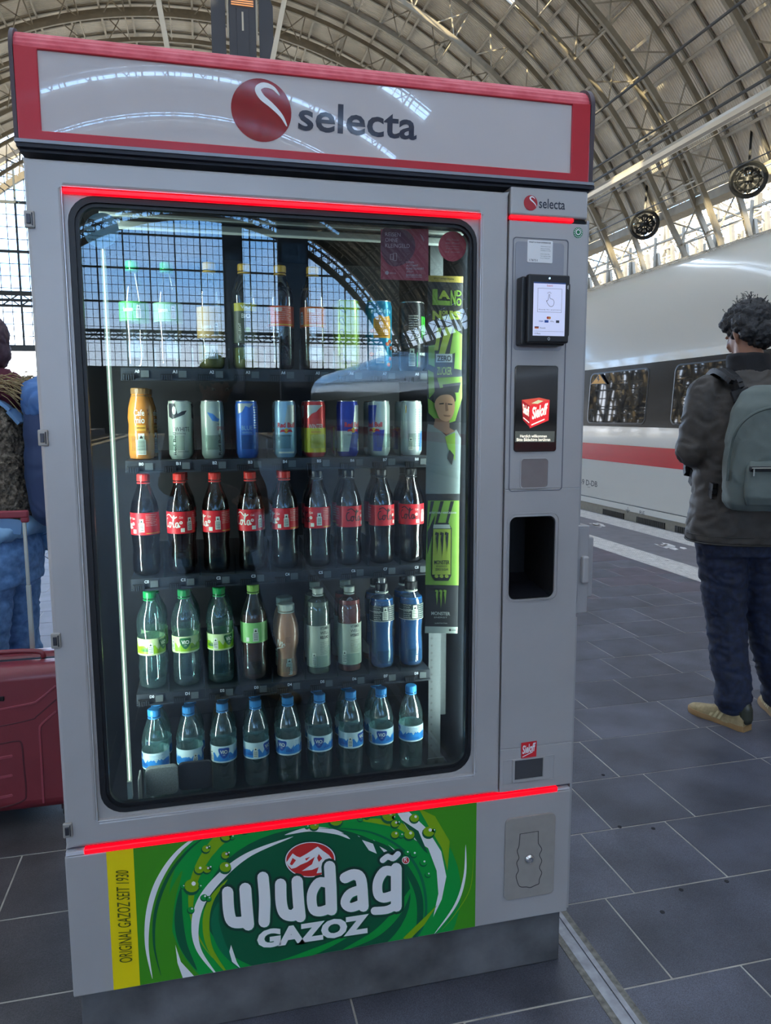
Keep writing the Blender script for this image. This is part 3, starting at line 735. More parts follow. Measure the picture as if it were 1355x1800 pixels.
# hinges down the left edge
for zc in (1.776, 1.362, 0.949, 0.535):
    m = MB(); m.box(0.001, 0.0195, -0.006, 0.002, zc-0.016, zc+0.016)
    h = m.build('hinge', steel, vm, bevel=0.002)
    m = MB(); m.box(0.0055, 0.0130, -0.0085, -0.005, zc-0.009, zc+0.009); m.box(0.0145, 0.0165, -0.0085, -0.005, zc-0.012, zc+0.012)
    m.build('hinge_pin', mat('dark_metal', '#4b4c52', 0.35, 0.8), h, bevel=0.001)

# payment column
m = MB()
m.frame(rect_like(0.9895, XW, 0.60, 1.232), rrect(1.002, 1.1185, 0.9705, 1.168, 0.017), 0.0, 0.045)
pay = m.build('payment_panel', paint, vm, bevel=0.0018)
m = MB(); m.box(0.9895, XW, 0.0, 0.045, 0.4895, 0.60); m.build('coin_panel', paint, vm, bevel=0.0018)
m = MB(); m.box(0.9895, XW, 0.0, 0.045, 1.232, 1.8305); m.build('reader_panel', paint, vm, bevel=0.0018)
m = MB(); m.box(0.9895, XW-0.004, -0.005, 0.045, 1.8405, 1.9); m.build('name_panel', paint, vm, bevel=0.004)
m = MB(); m.box(0.9895, XW-0.004, 0.006, 0.045, 1.8305, 1.8405); m.build('panel_gap', dark_gap, vm)
m = MB(); m.box(0.990, 1.143, -0.004, 0.010, 1.8325, 1.8400); o = m.build('light_strip', led_red, vm, bevel=0.0015); o['label'] = 'short red light strip above the card reader'
# sunk panel outline and plates
m = MB()
m.frame(rrect(0.9985, 1.1335, 1.2275, 1.795, 0.008), rrect(1.0005, 1.1315, 1.2295, 1.793, 0.007), -0.0012, 0.001)
m.build('recess_edge', mat('groove_grey', '#6e7079', 0.4), pay)
m = MB(); m.prism(rrect(1.0045, 1.1225, 1.549, 1.786, 0.008), -0.0015, 0.001); m.build('reader_plate', mat('plate_grey', '#9b9ca3', 0.42, 0.2), pay, bevel=0.0007)
# card reader: chunky black box leaning towards the buyer
cr = MB(); cr.box(1.0085, 1.1155, -0.030, 0.0, 1.558, 1.706); cr.box(1.018, 1.1175, -0.044, -0.028, 1.562, 1.709); cr.box(1.117, 1.1245, -0.034, -0.004, 1.578, 1.694)
cro = cr.build('card_reader', black_pl, vm, bevel=0.004, bseg=3); cro['label'] = 'black card reader with a white touch screen'
scr_w = mat('lit_screen', '#c9cde6', 0.25, emit='#c9cfee', estr=0.30)
m = MB(); m.flat([(1.030, 1.577), (1.1065, 1.577), (1.1065, 1.692), (1.030, 1.692)], -0.0446, 0)
m.flat([(1.030, 1.689), (1.1065, 1.689), (1.1065, 1.692), (1.030, 1.692)], -0.0448, 1)
for a, b in ((rect_like(1.040, 1.098, 1.628, 1.679, 0), rect_like(1.0405, 1.0975, 1.6285, 1.6785, 0)),): m.frame(a, b, -0.0449, -0.0447, 2)
put_text(m, -0.0449, 'bani', 1.062, 1.075, 1.683, 1.6875, 3)
put_text(m, -0.0449, 'Ready for payment', 1.043, 1.096, 1.632, 1.6345, 2)
hand = [(1.0655, 1.657), (1.0665, 1.6655), (1.0685, 1.6655), (1.0695, 1.658), (1.0765, 1.6555), (1.0795, 1.650), (1.0770, 1.642), (1.0700, 1.6405), (1.0640, 1.6465), (1.0610, 1.6525), (1.0635, 1.6525)]
for pl in stroke(spline(hand, 3, True)+[hand[0]], 0.0009, cap=False): m.flat(pl, -0.0449, 2)
for k, a in enumerate((60, 90, 120, 150, 30)):
    r = math.radians(a); x, z = 1.0675, 1.6665
    for pl in stroke([(x+0.003*math.cos(r), z+0.003*math.sin(r)), (x+0.006*math.cos(r), z+0.006*math.sin(r))], 0.0006, cap=False): m.flat(pl, -0.0449, 2)
m.flat(circle(1.0655, 1.6160, 0.0030, 14), -0.0449, 3); m.flat(circle(1.0695, 1.6160, 0.0030, 14), -0.04495, 4)
put_text(m, -0.0449, 'VISA', 1.044, 1.0545, 1.6065, 1.6100, 5, bold=0.02, shear=0.2)
m.flat([(1.0575, 1.6055), (1.0670, 1.6055), (1.0670, 1.6110), (1.0575, 1.6110)], -0.0449, 5)
put_text(m, -0.04495, 'GPay', 1.0715, 1.0800, 1.6062, 1.6100, 2); m.flat([(1.0850, 1.6055), (1.0930, 1.6055), (1.0930, 1.6110), (1.0850, 1.6110)], -0.0449, 2)
for i, q in enumerate((2, 3, 4)): m.flat([(1.034, 1.597-0.0016*i), (1.044, 1.597-0.0016*i), (1.044, 1.5954-0.0016*i), (1.034, 1.5954-0.0016*i)], -0.0449, q)
put_text(m, -0.0449, 'Deutsch', 1.047, 1.060, 1.5925, 1.5955, 2)
m.flat([(1.032, 1.5865), (1.104, 1.5865), (1.104, 1.5869), (1.032, 1.5869)], -0.0449, 2); put_text(m, -0.0449, 'X Menu', 1.034, 1.048, 1.5800, 1.5835, 2)
o = m.build('screen', [scr_w, mat('scr_bar', '#2d4a86', 0.3), mat('scr_ink', '#3c4050', 0.3), mat('scr_red', '#d13a3a', 0.3), mat('scr_or', '#e8963a', 0.3), mat('scr_blue', '#2b55a8', 0.3)], cro)
o['label'] = 'white touch screen of the card reader'
m = MB(); m.lathe([(0.0028, 0), (0.0022, 0.001)], (0, 0, 0), 12); o = m.build('lens', chrome, cro); o.rotation_euler = (PI/2, 0, 0); o.location = (1.0675, -0.0442, 1.7005)
m = MB()
for pl in stroke(spline([(1.0665, 1.571), (1.069, 1.5735), (1.0715, 1.571), (1.0690, 1.5675)], 4, True)+[(1.0665, 1.571)], 0.0008, cap=False): m.flat(pl, -0.0446)
for k in range(3):
    for pl in stroke([(1.1105+0.0012*k, 1.682-0.001*k-0.002), (1.1112+0.0012*k, 1.684), (1.1105+0.0012*k, 1.686+0.001*k)], 0.0006, cap=False): m.flat(pl, -0.0446)
m.build('printed_symbol', white_pl, cro)
# experience sticker (the square code is left out)
m = MB(); m.prism(rrect(1.0325, 1.0935, 1.7415, 1.7895, 0.002, 3), -0.0028, -0.0014, 0)
put_text(m, -0.0030, 'WHAT IS YOUR EXPERIENCE?', 1.0355, 1.0885, 1.7835, 1.7865, 1, bold=0.02)
for k in range(6): put_text(m, -0.0030, ('Tell us about your', 'visit at our machine', 'and help us to get', 'better every day.', 'Your opinion counts', 'for us. Thank you!')[k], 1.0640, 1.0885-0.002*(k % 2), 1.7755-0.0044*k-(0.003 if k > 2 else 0), 1.7777-0.0044*k-(0.003 if k > 2 else 0), 1)
put_text(m, -0.0030, '178751', 1.0375, 1.0570, 1.7440, 1.7485, 1)
o = m.build('sticker', [white_pl, mat('black_ink', '#17181c', 0.5)], pay); o['label'] = 'white feedback sticker above the card reader'
# round green sticker
m = MB(); m.prism(circle(1.1560, 1.8115, 0.0115, 24), -0.0012, 0.0, 0); m.prism(circle(1.1560, 1.8125, 0.0062, 20), -0.0016, -0.001, 1)
for a in range(0, 360, 24):
    r = math.radians(a); m.prism(circle(1.1560+0.0092*math.cos(r), 1.8115+0.0092*math.sin(r), 0.0011, 6), -0.0016, -0.001, 1)
m.prism(circle(1.1560, 1.8125, 0.0042, 16), -0.0020, -0.0015, 0)
m.build('round_sticker', [mat('sticker_green', '#147a4c', 0.5), white_pl], pay)['label'] = 'small round green sticker'
# product screen with the red cube
m = MB(); m.prism(rrect(1.0085, 1.1145, 1.319, 1.515, 0.007), -0.004, 0.001, 0)
ts = m.build('touch_screen', [mat('screen_glass', '#0b0d12', 0.08, coat=1.0)], vm, bevel=0.0012); ts['label'] = 'black touch screen showing a red cube logo'
YS = -0.0044
m = MB()
px_poly(m, YS, [(917, 703), (931, 713), (931, 751), (919, 738)], 0); px_poly(m, YS, [(931, 713), (966, 703), (964, 739), (931, 753)], 1); px_poly(m, YS, [(917, 703), (948, 699), (966, 703), (931, 713)], 2)
px_poly(m, YS-0.0002, [(934, 709), (946, 703), (955, 705), (945, 710)], 5)
quad_text(m, YS-0.0003, 'Sieloff', (935, 716), (963, 708), (962, 728), (935, 738), 3, bold=0.03, shear=0.15)
quad_text(m, YS-0.0003, 'Sieloff', (918.5, 709), (930, 715), (930, 733), (919.5, 726), 3, bold=0.03)
px_poly(m, YS-0.0003, [(934, 746), (957, 736), (957, 738), (934, 748)], 3); px_poly(m, YS-0.0003, [(919.5, 733), (930, 742), (930, 744), (919.5, 735)], 3)
px_poly(m, YS, [(905.5, 758), (975, 758), (974, 777), (905, 777)], 4)
quad_text(m, YS-0.0003, 'Herzlich willkommen', (914, 764), (961, 764), (961, 769), (914, 769), 3, bold=0.015)
quad_text(m, YS-0.0003, 'Bitte Bildschirm berühren', (908, 770), (967, 770), (967, 775.5), (908, 775.5), 3, bold=0.015)
o = m.build('screen_image', [mat('cube_red_dark', '#b01d24', 0.3, emit='#b01d24', estr=0.35), mat('cube_red', '#d92a30', 0.3, emit='#d92a30', estr=0.5), mat('cube_red_light', '#d8503f', 0.3, emit='#d8503f', estr=0.4), mat('scr_cream', '#f6efdc', 0.3, emit='#f6efdc', estr=0.7), mat('scr_band', '#565a54', 0.3, emit='#6a6e66', estr=0.18), mat('cube_glow', '#d9d8a8', 0.3, emit='#d9d8a8', estr=0.4)], ts)
# reader window
m = MB(); m.frame(rrect(1.0262, 1.0977, 1.2335, 1.3045, 0.009), rrect(1.0282, 1.0957, 1.2355, 1.3025, 0.008), -0.002, 0.001); m.build('window_edge', paint, pay)
m = MB(); m.prism(rrect(1.0282, 1.0957, 1.2355, 1.3025, 0.008), -0.0006, 0.0005); m.build('scanner_window', mat('bronze_window', '#8b8281', 0.22, 0.2, 0.08, 30), vm)['label'] = 'bronze tinted scanner window'
# collection tray
m = MB(); m.frame(rrect(0.9965, 1.1285, 0.9625, 1.1765, 0.020), rrect(0.9985, 1.1265, 0.9645, 1.1745, 0.019), -0.0015, 0.001); 
m.frame(rrect(1.0005, 1.1225, 0.9675, 1.1700, 0.018), rrect(1.002, 1.1185, 0.9705, 1.168, 0.017), -0.003, 0.004); m.build('tray_rim', paint, pay, smooth=40)
m = MB()
m.frame(rrect(1.002, 1.1185, 0.9705, 1.168, 0.017), rrect(1.004, 1.1165, 0.9725, 1.166, 0.015), 0.001, 0.17)
m.box(1.003, 1.117, 0.165, 0.172, 0.9715, 1.167)
tray = m.build('delivery_tray', mat('tray_black', '#090a0f', 0.7, bump=0.3, bscale=80), vm, smooth=40)
m = MB(); m.prism_x([(0.004, 0.9735), (0.164, 0.9735), (0.164, 0.999), (0.12, 0.985)], 1.0045, 1.116); m.build('tray_floor', mat('tray_grey', '#17181f', 0.5), tray)
# coin return
m = MB(); m.frame(rect_like(0.997, 1.1325, 0.5085, 0.572, 0), rect_like(0.9985, 1.131, 0.510, 0.5705, 0), -0.0012, 0.001); m.frame(rect_like(1.021, 1.106, 0.5135, 0.5715, 0), rect_like(1.0265, 1.1015, 0.519, 0.569, 0), -0.004, 0.004)
m.build('coin_return_frame', paint, pay)
m = MB(); m.box(1.0262, 1.1018, -0.0006, 0.001, 0.5187, 0.5693); m.build('coin_return_flap', mat('flap_grey', '#55565a', 0.3, 0.4), vm)['label'] = 'dark coin return flap'
# red maker plate
m = MB(); px_poly(m, -0.0018, [(916, 1306), (943.5, 1302), (942.5, 1329.5), (916, 1333.5)], 0)
quad_text(m, -0.0021, 'Sieloff', (918, 1311), (941.5, 1304.5), (941, 1320), (918, 1326), 1, bold=0.03, shear=0.15); px_poly(m, -0.0021, [(918, 1330), (936, 1321), (936, 1322.4), (918, 1331.6)], 1)
m.build('maker_plate', [red_sie, white_pl], pay)['label'] = 'small red maker plate'
# steel lock plate
m = MB(); m.prism(rrect(1.0045, 1.1385, 0.2045, 0.4215, 0.014), -0.005, 0.0); lp = m.build('lock_plate', steel, vm, bevel=0.0012); lp['label'] = 'brushed steel lock plate'
W = [(914, 1466), (912, 1487), (909, 1496), (912, 1508), (908, 1517), (911, 1530), (907, 1540), (911, 1555), (916, 1559), (925, 1559), (932, 1560), (941, 1556), (947, 1553), (948, 1545), (952, 1534), (948, 1525), (952, 1513), (948, 1503), (952, 1493), (947, 1484), (946, 1480), (946, 1461)]
W2 = [(at(u, v, y=-0.005).x, at(u, v, y=-0.005).z) for u, v in W]
m = MB()
for pl in stroke(spline(W2, 4), 0.0016): m.prism(pl, -0.0054, -0.004)
for pl in stroke([W2[0], W2[-1]], 0.0011): m.prism(pl, -0.0054, -0.004)
m.build('cover_groove', dark_gap, lp)
m = MB(); m.lathe([(0.0125, 0), (0.0125, 0.002), (0.0098, 0.006), (0.0075, 0.008), (0.0055, 0.0082), (0.005, 0.007), (0.0025, 0.007), (0.002, 0.0085)], n=24)
o = m.build('lock', chrome, lp, smooth=35); o.rotation_euler = (PI/2, 0, 0); o.location = (1.0695, -0.005, 0.3085)
# side latch on the right flank
m = MB(); m.box(XW, 1.2155, 0.010, 0.040, 0.921, 1.136); m.box(1.2155, 1.234, 0.022, 0.052, 0.958, 1.108); m.box(XW, 1.2155, 0.010, 0.075, 1.132, 1.139)
la = m.build('side_latch', paint2, vm, bevel=0.004); la['label'] = 'grey locking bracket on the right flank'
m = MB(); m.box(1.193, 1.2105, -0.004, 0.012, 0.999, 1.066); m.build('latch_handle', paint, la, bevel=0.005, bseg=3)
m = MB(); m.box(XW-0.001, XW+0.006, 0.004, 0.12, 0.15, 0.915); m.box(XW-0.001, XW+0.006, 0.004, 0.12, 1.142, 1.84); m.build('side_flange', paint2, la, bevel=0.001)
# brand on the name panel
def logo(mb, y, cx, cz, r, mr, mw):
    mb.flat(circle(cx, cz, r, 48), y, mr)
    a = spline([(-0.12, 0.78), (0.30, 0.72), (0.62, 0.42), (0.74, 0.10), (0.66, 0.10), (0.46, 0.42), (0.18, 0.55), (0.02, 0.62)], 5)
    S1 = spline([(0.62, 0.52), (0.40, 0.74), (0.10, 0.80), (-0.10, 0.66), (0.02, 0.42), (0.34, 0.18), (0.66, -0.12), (0.84, -0.44)], 6)
    for pl in stroke(S1, 0.17*r, taper=lambda t: 0.25+1.0*math.sin(PI*min(1, t*1.0))**0.7): pass
    pts = [(cx+p[0]*r, cz+p[1]*r) for p in S1]
    for pl in stroke(pts, 0.20*r, taper=lambda t: 0.12+0.88*math.sin(PI*t)**0.8, cap=False): mb.flat(pl, y-0.0004, mw)
m = MB(); logo(m, -0.0056, 1.0365, 1.8672, 0.0163, 0, 1); put_text(m, -0.0056, 'selecta', 1.0565, 1.1195, 1.8575, 1.8785, 2, bold=0.012)
m.build('brand_print', [red_logo, white_pl, ink], vm)

# roof sign
hd = MB()
prof = [(0.0, 1.9185)]
for i in range(15):
    a = math.radians(90*i/14); k = 0.0012 if i % 2 else 0.0
    prof.append((0.055-(0.055-k)*math.cos(a), 2.082+(0.045-k)*math.sin(a)))
prof += [(0.42, 2.127), (0.46, 2.10), (0.46, 1.9185)]
hd.prism_x(prof, 0.0, 1.176)
sign = hd.build('roof_sign', [red_dusty], vm, smooth=12); sign['label'] = 'red roof sign box with a white lit panel'
m = MB(); m.frame(rect_like(0.0005, 1.1755, 1.919, 2.084), rect_like(0.0415, 1.1315, 1.9368, 2.0798), -0.006, 0.0); m.build('sign_frame', red_pl, sign, bevel=0.002)
m = MB()
for x0, x1 in ((-0.007, 0.0), (1.176, 1.186)):
    pr = [(-0.004, 1.9185)]+[(0.053-0.060*math.cos(math.radians(90*i/8)), 2.080+0.052*math.sin(math.radians(90*i/8))) for i in range(9)]+[(0.43, 2.132), (0.468, 2.10), (0.468, 1.9185)]
    m.prism_x(pr, x0, x1)
m.build('end_cap', mat('cap_grey', '#4a3d43', 0.5, noise=0.2), sign, smooth=30)
m = MB(); m.box(-0.006, 1.186, -0.012, 0.44, 1.9125, 1.9185, 0); m.build('sign_base', mat('base_grey', '#8d9098', 0.4, 0.4), sign)
m = MB(); m.box(0.0, 1.182, 0.004, 0.44, 1.9, 1.9125); m.box(-0.004, 1.189, -0.008, 0.1, 1.9055, 1.9125); m.build('shadow_gap', mat('gap_dark', '#1e2130', 0.5), sign)
pm = mat('sign_panel', '#c4c1c4', 0.05, coat=1.0, bump=0.13, bscale=5, bdist=0.006, emit='#c9c6cc', estr=0.03)
pm.node_tree.nodes['Principled BSDF'].inputs['Coat IOR'].default_value = 2.0
pm.node_tree.nodes['Principled BSDF'].inputs['Coat Roughness'].default_value = 0.0
m = MB(); m.box(0.0415, 1.1315, -0.0015, 0.0, 1.9368, 2.0798); pn = m.build('sign_panel', pm, sign)
m = MB(); c0 = at(459.5, 194, y=-0.002); logo(m, -0.0022, c0.x, c0.z, 0.0598, 0, 1)
quad_text(m, -0.0022, 'selecta', (525, 176), (733, 196), (732, 247), (524, 229), 2, bold=0.018)
m.build('brand_print', [mat('logo_red_gloss', '#98202c', 0.06, coat=1.0), white_pl, mat('ink_gloss', '#333a4c', 0.08, coat=1.0)], pn)

# ------------------------------------------------------------------ advertisement
GA = [mat('ad_'+n, c, 0.42) for n, c in (('green', '#3f9418'), ('yellow', '#f2dc00'), ('deep', '#005a3a'), ('mid', '#009a3e'), ('lime', '#84b00e'), ('white', '#eef0f2'), ('ink', '#123a30'), ('red', '#cf2f2f'), ('olive', '#4f5a10'), ('dark', '#00704a'))]
G, Yl, Dp, Md, Lm, Wh, In, Rd, Ol, Dk = range(10)
ad = MB()
ad.flat([(0.0835, 0.1465), (0.9300, 0.1465), (0.9300, 0.4735), (0.0835, 0.4735)], -0.0006, G)
ad.flat([(0.0835, 0.1465), (0.1390, 0.1465), (0.1390, 0.4735), (0.0835, 0.4735)], -0.0009, Yl)
ado = ad.build('advertisement', GA, vm); ado['label'] = 'green and yellow lemonade advertisement'
X0, X1, Z0, Z1 = 0.1395, 0.9298, 0.1468, 0.4733
def clip(poly):
    def cut(ps, f):
        o = []
        for i in range(len(ps)):
            a, b = ps[i-1], ps[i]; fa, fb = f(a), f(b)
            if fa >= 0 and fb >= 0: o.append(b)
            elif fa >= 0 or fb >= 0:
                t = fa/(fa-fb); q = (a[0]+(b[0]-a[0])*t, a[1]+(b[1]-a[1])*t)
                o.append(q)
                if fb >= 0: o.append(b)
        return o
    for f in (lambda p: p[0]-X0, lambda p: X1-p[0], lambda p: p[1]-Z0, lambda p: Z1-p[1]):
        poly = cut(poly, f)
        if len(poly) < 3: return []
    return poly
P0 = lambda u, v: (at(u, v, y=0).x, at(u, v, y=0).z)
art = MB(); LY = [0]; AS = [0]
def layer(): LY[0] += 1; return -0.0010-0.00004*LY[0]
def apoly(pts, mi, y=None):
    q = clip([P0(*p) for p in pts])
    if len(q) >= 3: art.flat(q, y if y else layer(), mi)
def astroke(pts, w, mi, taper=None, y=None, sp=8):
    y = y or layer(); p = spline(pts, sp) if sp else pts
    AS[0] += 1
    for pl in stroke(p, w, taper, cap=taper is None): apoly(pl, mi, y-1e-6*(AS[0] % 30))
sw = lambda t: 0.04+0.96*math.sin(PI*t)**0.9
E_ = lambda cx, cy, rx, ry, rot=0, n=48, a0=0, a1=360: [(cx+rx*math.cos(t)*math.cos(rot)-ry*math.sin(t)*math.sin(rot), cy+rx*math.cos(t)*math.sin(rot)+ry*math.sin(t)*math.cos(rot)) for t in [math.radians(a0+(a1-a0)*i/n) for i in range(n+(0 if a1-a0 == 360 else 1))]]
cx0, cy0, rt = 548, 1583, -0.12
apoly(E_(cx0-5, cy0, 300, 235, rt), G)
apoly(E_(cx0+5, cy0-5, 258, 205, rt), Md)
apoly(E_(cx0+18, cy0-14, 236, 182, rt, a0=150, a1=250)+E_(cx0+18, cy0-14, 205, 160, rt, a0=150, a1=250)[::-1], Lm)
apoly(E_(cx0-4, cy0+2, 205, 162, rt), Md)
apoly(E_(cx0-8, cy0, 182, 128, rt), Dp)
# long arcs
astroke([(268, 1720), (258, 1660), (262, 1600), (280, 1545), (315, 1495), (368, 1455)], 10, Wh, sw)
astroke([(283, 1715), (271, 1660), (274, 1600), (296, 1540), (330, 1495), (372, 1462)], 6, Dp, sw)
astroke([(310, 1690), (296, 1640), (300, 1585), (320, 1530)], 16, G, sw)
astroke([(346, 1705), (322, 1660), (314, 1610), (318, 1560)], 16, Dp, sw)
apoly([(308, 1660), (318, 1690), (342, 1716), (322, 1720), (312, 1692)], Wh)
astroke([(385, 1718), (350, 1670), (343, 1625), (356, 1580), (392, 1536), (440, 1500), (515, 1470)], 15, Wh, sw)
astroke([(404, 1716), (370, 1668), (362, 1620), (372, 1580), (400, 1545)], 12, Lm, sw)
astroke([(425, 1705), (392, 1665), (378, 1620), (384, 1585)], 16, Dk, sw)
apoly([(406, 1660), (416, 1690), (423, 1702), (408, 1690), (403, 1672)], Wh)
astroke([(500, 1467), (545, 1457), (590, 1462), (615, 1474)], 9, Wh, sw)
for i, (a, b, c) in enumerate((((628, 1468), (655, 1482), (662, 1500)), ((655, 1475), (680, 1490), (690, 1505)), ((682, 1484), (700, 1498), (708, 1512)))):
    apoly([a, b, c, (c[0]-14, c[1]-6), (a[0]+8, a[1]+8)], Wh)
astroke([(600, 1464), (680, 1490), (722, 1540), (738, 1590), (728, 1650), (680, 1700)], 12, Dp, sw)
astroke([(560, 1455), (650, 1462), (715, 1500), (745, 1560), (742, 1630), (690, 1690)], 5, Dk, sw)
astroke([(630, 1440), (700, 1450), (752, 1490)], 12, Lm, sw)
apoly([(695, 1424), (716, 1424), (750, 1456), (775, 1496), (784, 1540), (776, 1580), (761, 1611), (770, 1570), (767, 1530), (752, 1490), (728, 1475)], Wh)
apoly([(735, 1420), (764, 1434), (790, 1478), (786, 1530), (776, 1490), (752, 1450)], Lm)
apoly([(705, 1440), (745, 1495), (752, 1500), (735, 1460)], Dp)
astroke([(818, 1484), (816, 1540), (800, 1590), (762, 1642)], 5, Wh, sw)
astroke([(832, 1500), (826, 1560), (800, 1605), (775, 1635)], 1.5, Lm, sw)
apoly([(708, 1648), (768, 1590), (745, 1625), (718, 1652)], Lm)
astroke([(440, 1700), (500, 1690), (560, 1668), (620, 1640)], 12, Md, sw)
astroke([(600, 1670), (660, 1640), (700, 1600), (722, 1560)], 14, Md, sw)
astroke([(315, 1500), (330, 1480), (346, 1470)], 2, Wh, sw); astroke([(390, 1476), (440, 1450), (500, 1440)], 10, Lm, sw)
# bubbles
yb1, yb2, yb3 = layer(), layer(), layer()
for (u, v, r) in ((362, 1491, 7), (367, 1488, 4), (396, 1502, 7), (401, 1499, 5), (396, 1523, 10), (350, 1527, 8), (364, 1527, 7), (369, 1524, 5), (337, 1556, 13), (322, 1557, 4), (352, 1557, 4), (359, 1576, 6), (367, 1578, 5), (336, 1598, 6), (397, 1469, 9), (408, 1470, 5), (552, 1450, 8), (540, 1452, 4), (590, 1440, 12), (604, 1437, 4), (633, 1438, 5), (645, 1434, 5), (683, 1432, 12), (692, 1436, 4), (694, 1447, 7), (700, 1445, 4), (728, 1437, 8), (753, 1461, 10), (762, 1459, 4), (694, 1466, 7), (705, 1467, 5), (719, 1466, 9), (715, 1498, 5), (727, 1500, 6), (744, 1515, 6), (752, 1536, 5), (430, 1459, 6), (460, 1452, 6), (490, 1444, 8)):
    apoly(E_(u-0.7, v+r*0.25, r*1.12, r*1.05, 0, 14), Dp, yb1); apoly(E_(u, v, r, r*0.88, 0, 14), Lm if r > 6 else Md, yb2); apoly(E_(u+r*0.25, v-r*0.3, r*0.3, r*0.3, 0, 8), Wh, yb3)
# badge with the mountain
apoly(E_(545, 1510, 46, 33, -0.05), In); apoly(E_(545, 1510, 44, 31, -0.05), Wh); apoly(E_(545, 1510, 42, 29.5, -0.05), Rd)
ym = layer()
apoly([(503, 1515), (514, 1499), (521, 1504), (527, 1506), (538, 1500), (558, 1487), (568, 1495), (578, 1502), (586, 1513), (580, 1524), (570, 1532), (556, 1534), (560, 1523), (548, 1528), (530, 1530), (548, 1518), (553, 1505), (540, 1514), (528, 1519), (520, 1524), (512, 1526), (506, 1520)], Wh, ym)
ym = layer()
for q in ([(514, 1507), (520, 1511), (513, 1520), (509, 1518)], [(560, 1500), (566, 1508), (560, 1514), (557, 1507)], [(572, 1510), (579, 1514), (574, 1521), (570, 1516)], [(536, 1508), (545, 1505), (538, 1512)]): apoly(q, Rd, ym)
# lettering drawn as brush strokes: outline below, white above
LT = [([(400, 1567), (402, 1600), (408, 1618), (424, 1620), (432, 1616)], 20), ([(431, 1561), (433, 1590), (436, 1624)], 21),
      ([(462, 1541), (465, 1580), (464, 1619)], 20),
      ([(493, 1553), (494, 1585), (500, 1604), (514, 1608), (522, 1602)], 20), ([(522, 1548), (524, 1580), (527, 1610)], 20),
      ([(579, 1522), (581, 1560), (582, 1598)], 20), ([(578, 1552), (560, 1550), (548, 1570), (550, 1596), (562, 1601), (578, 1596)], 17),
      ([(606, 1542), (622, 1536), (634, 1545), (638, 1592)], 19), ([(634, 1562), (614, 1570), (606, 1586), (616, 1594), (634, 1588)], 16),
      ([(696, 1525), (696, 1560), (696, 1592)], 19), ([(694, 1532), (676, 1530), (664, 1548), (664, 1570), (674, 1577), (692, 1572)], 17), ([(696, 1590), (680, 1598), (658, 1600)], 14),
      ([(672, 1511), (682, 1504), (690, 1508), (699, 1500)], 10)]
y1, y2, y3, y4 = layer(), layer(), layer(), layer()
for pts, w in LT: astroke(pts, w+9, In, y=y1, sp=5)
for pts, w in LT: astroke([(a+1.8, b+1.8) for a, b in pts], w-1, Dk, y=y2, sp=5)
for pts, w in LT: astroke(pts, w, Wh, y=y3, sp=5)
Gq = ((452, 1636), (648, 1606), (649, 1640), (452, 1669))
qt = lambda mi, bold, y, **k: quad_text(art, y, 'GAZOZ', *Gq, mi, bold=bold, over=0.06)
qt(In, 0.125, y1-0.00001); qt(Dk, 0.085, y2-0.00001); qt(Wh, 0.06, y3-0.00001)
y5 = layer()
for pl in (E_(712.5, 1511, 6.8, 6.8, 0, 18),): apoly(pl, Wh, y5); apoly(E_(712.5, 1511, 5.6, 5.6, 0, 18), Rd, layer())
quad_text(art, layer(), 'R', (710, 1507), (716, 1507), (716, 1515), (710, 1515), Wh, bold=0.01)
quad_text(art, layer(), 'ORIGINAL GAZOZ SEIT 1930', (210, 1693), (203, 1530), (226, 1530), (233, 1691), Ol, bold=0.0)
art.build('advertisement_print', GA, ado)
# ================================================================== inside the machine
rail_m = mat('rail_black', '#2b3036', 0.42, noise=0.1, nscale=60)
comb_m = mat('comb_black', '#0c0d10', 0.5)
tagm = mat('price_tag', '#5c6364', 0.45)
clear = glass('clear_plastic', '#eef4f2', 0.05, 0.02, edge=0.7)
led_w = mat('led_white', '#f2ffe6', 0.3, emit='#f4ffe8', estr=1.6)
SHELF = {'A': 1.5105, 'B': 1.3045, 'C': 1.0335, 'D': 0.7580, 'E': 0.4800}
colx = lambda i: 0.1785+0.0808*i
for row, z in SHELF.items():
    m = MB(); m.box(0.145, 0.862, 0.168, 0.70, z-0.004, z-0.0005); m.box(0.145, 0.862, 0.165, 0.169, z-0.026, z-0.0005); m.box(0.145, 0.862, 0.160, 0.166, z-0.028, z-0.024)
    sh = m.build('shelf', rail_m, vm)
    if row == 'E': continue
    for i in range(9):
        x = colx(i)
        m = MB(); m.box(x-0.030, x-0.004, 0.160, 0.1655, z-0.0275, z-0.013, 0)
        for k in range(5): m.box(x-0.028+0.005*k, x-0.0255+0.005*k, 0.158, 0.161, z-0.027, z-0.016, 1)
        m.box(x+0.009, x+0.026, 0.162, 0.1655, z-0.021, z-0.006, 2)
        put_text(m, 0.1645, row+str(i), x-0.004, x+0.006, z-0.0115, z-0.0045, 3, bold=0.03)
        m.build('slot_label', [comb_m, rail_m, tagm, white_pl], sh)
for row, z in SHELF.items():
    if row == 'E': continue
    for i in range(9):
        x = colx(i)
        m = MB(); m.box(x-0.018, x+0.016, 0.172, 0.1730, z+0.022, z+0.055); m.build('front_flap', clear, vm)
        if i < 8:
            m = MB(); m.box(x+0.0400, x+0.0408, 0.170, 0.30, z, z+0.072); m.box(x+0.0385, x+0.0425, 0.1695, 0.171, z, z+0.045); m.build('lane_divider', clear, vm)
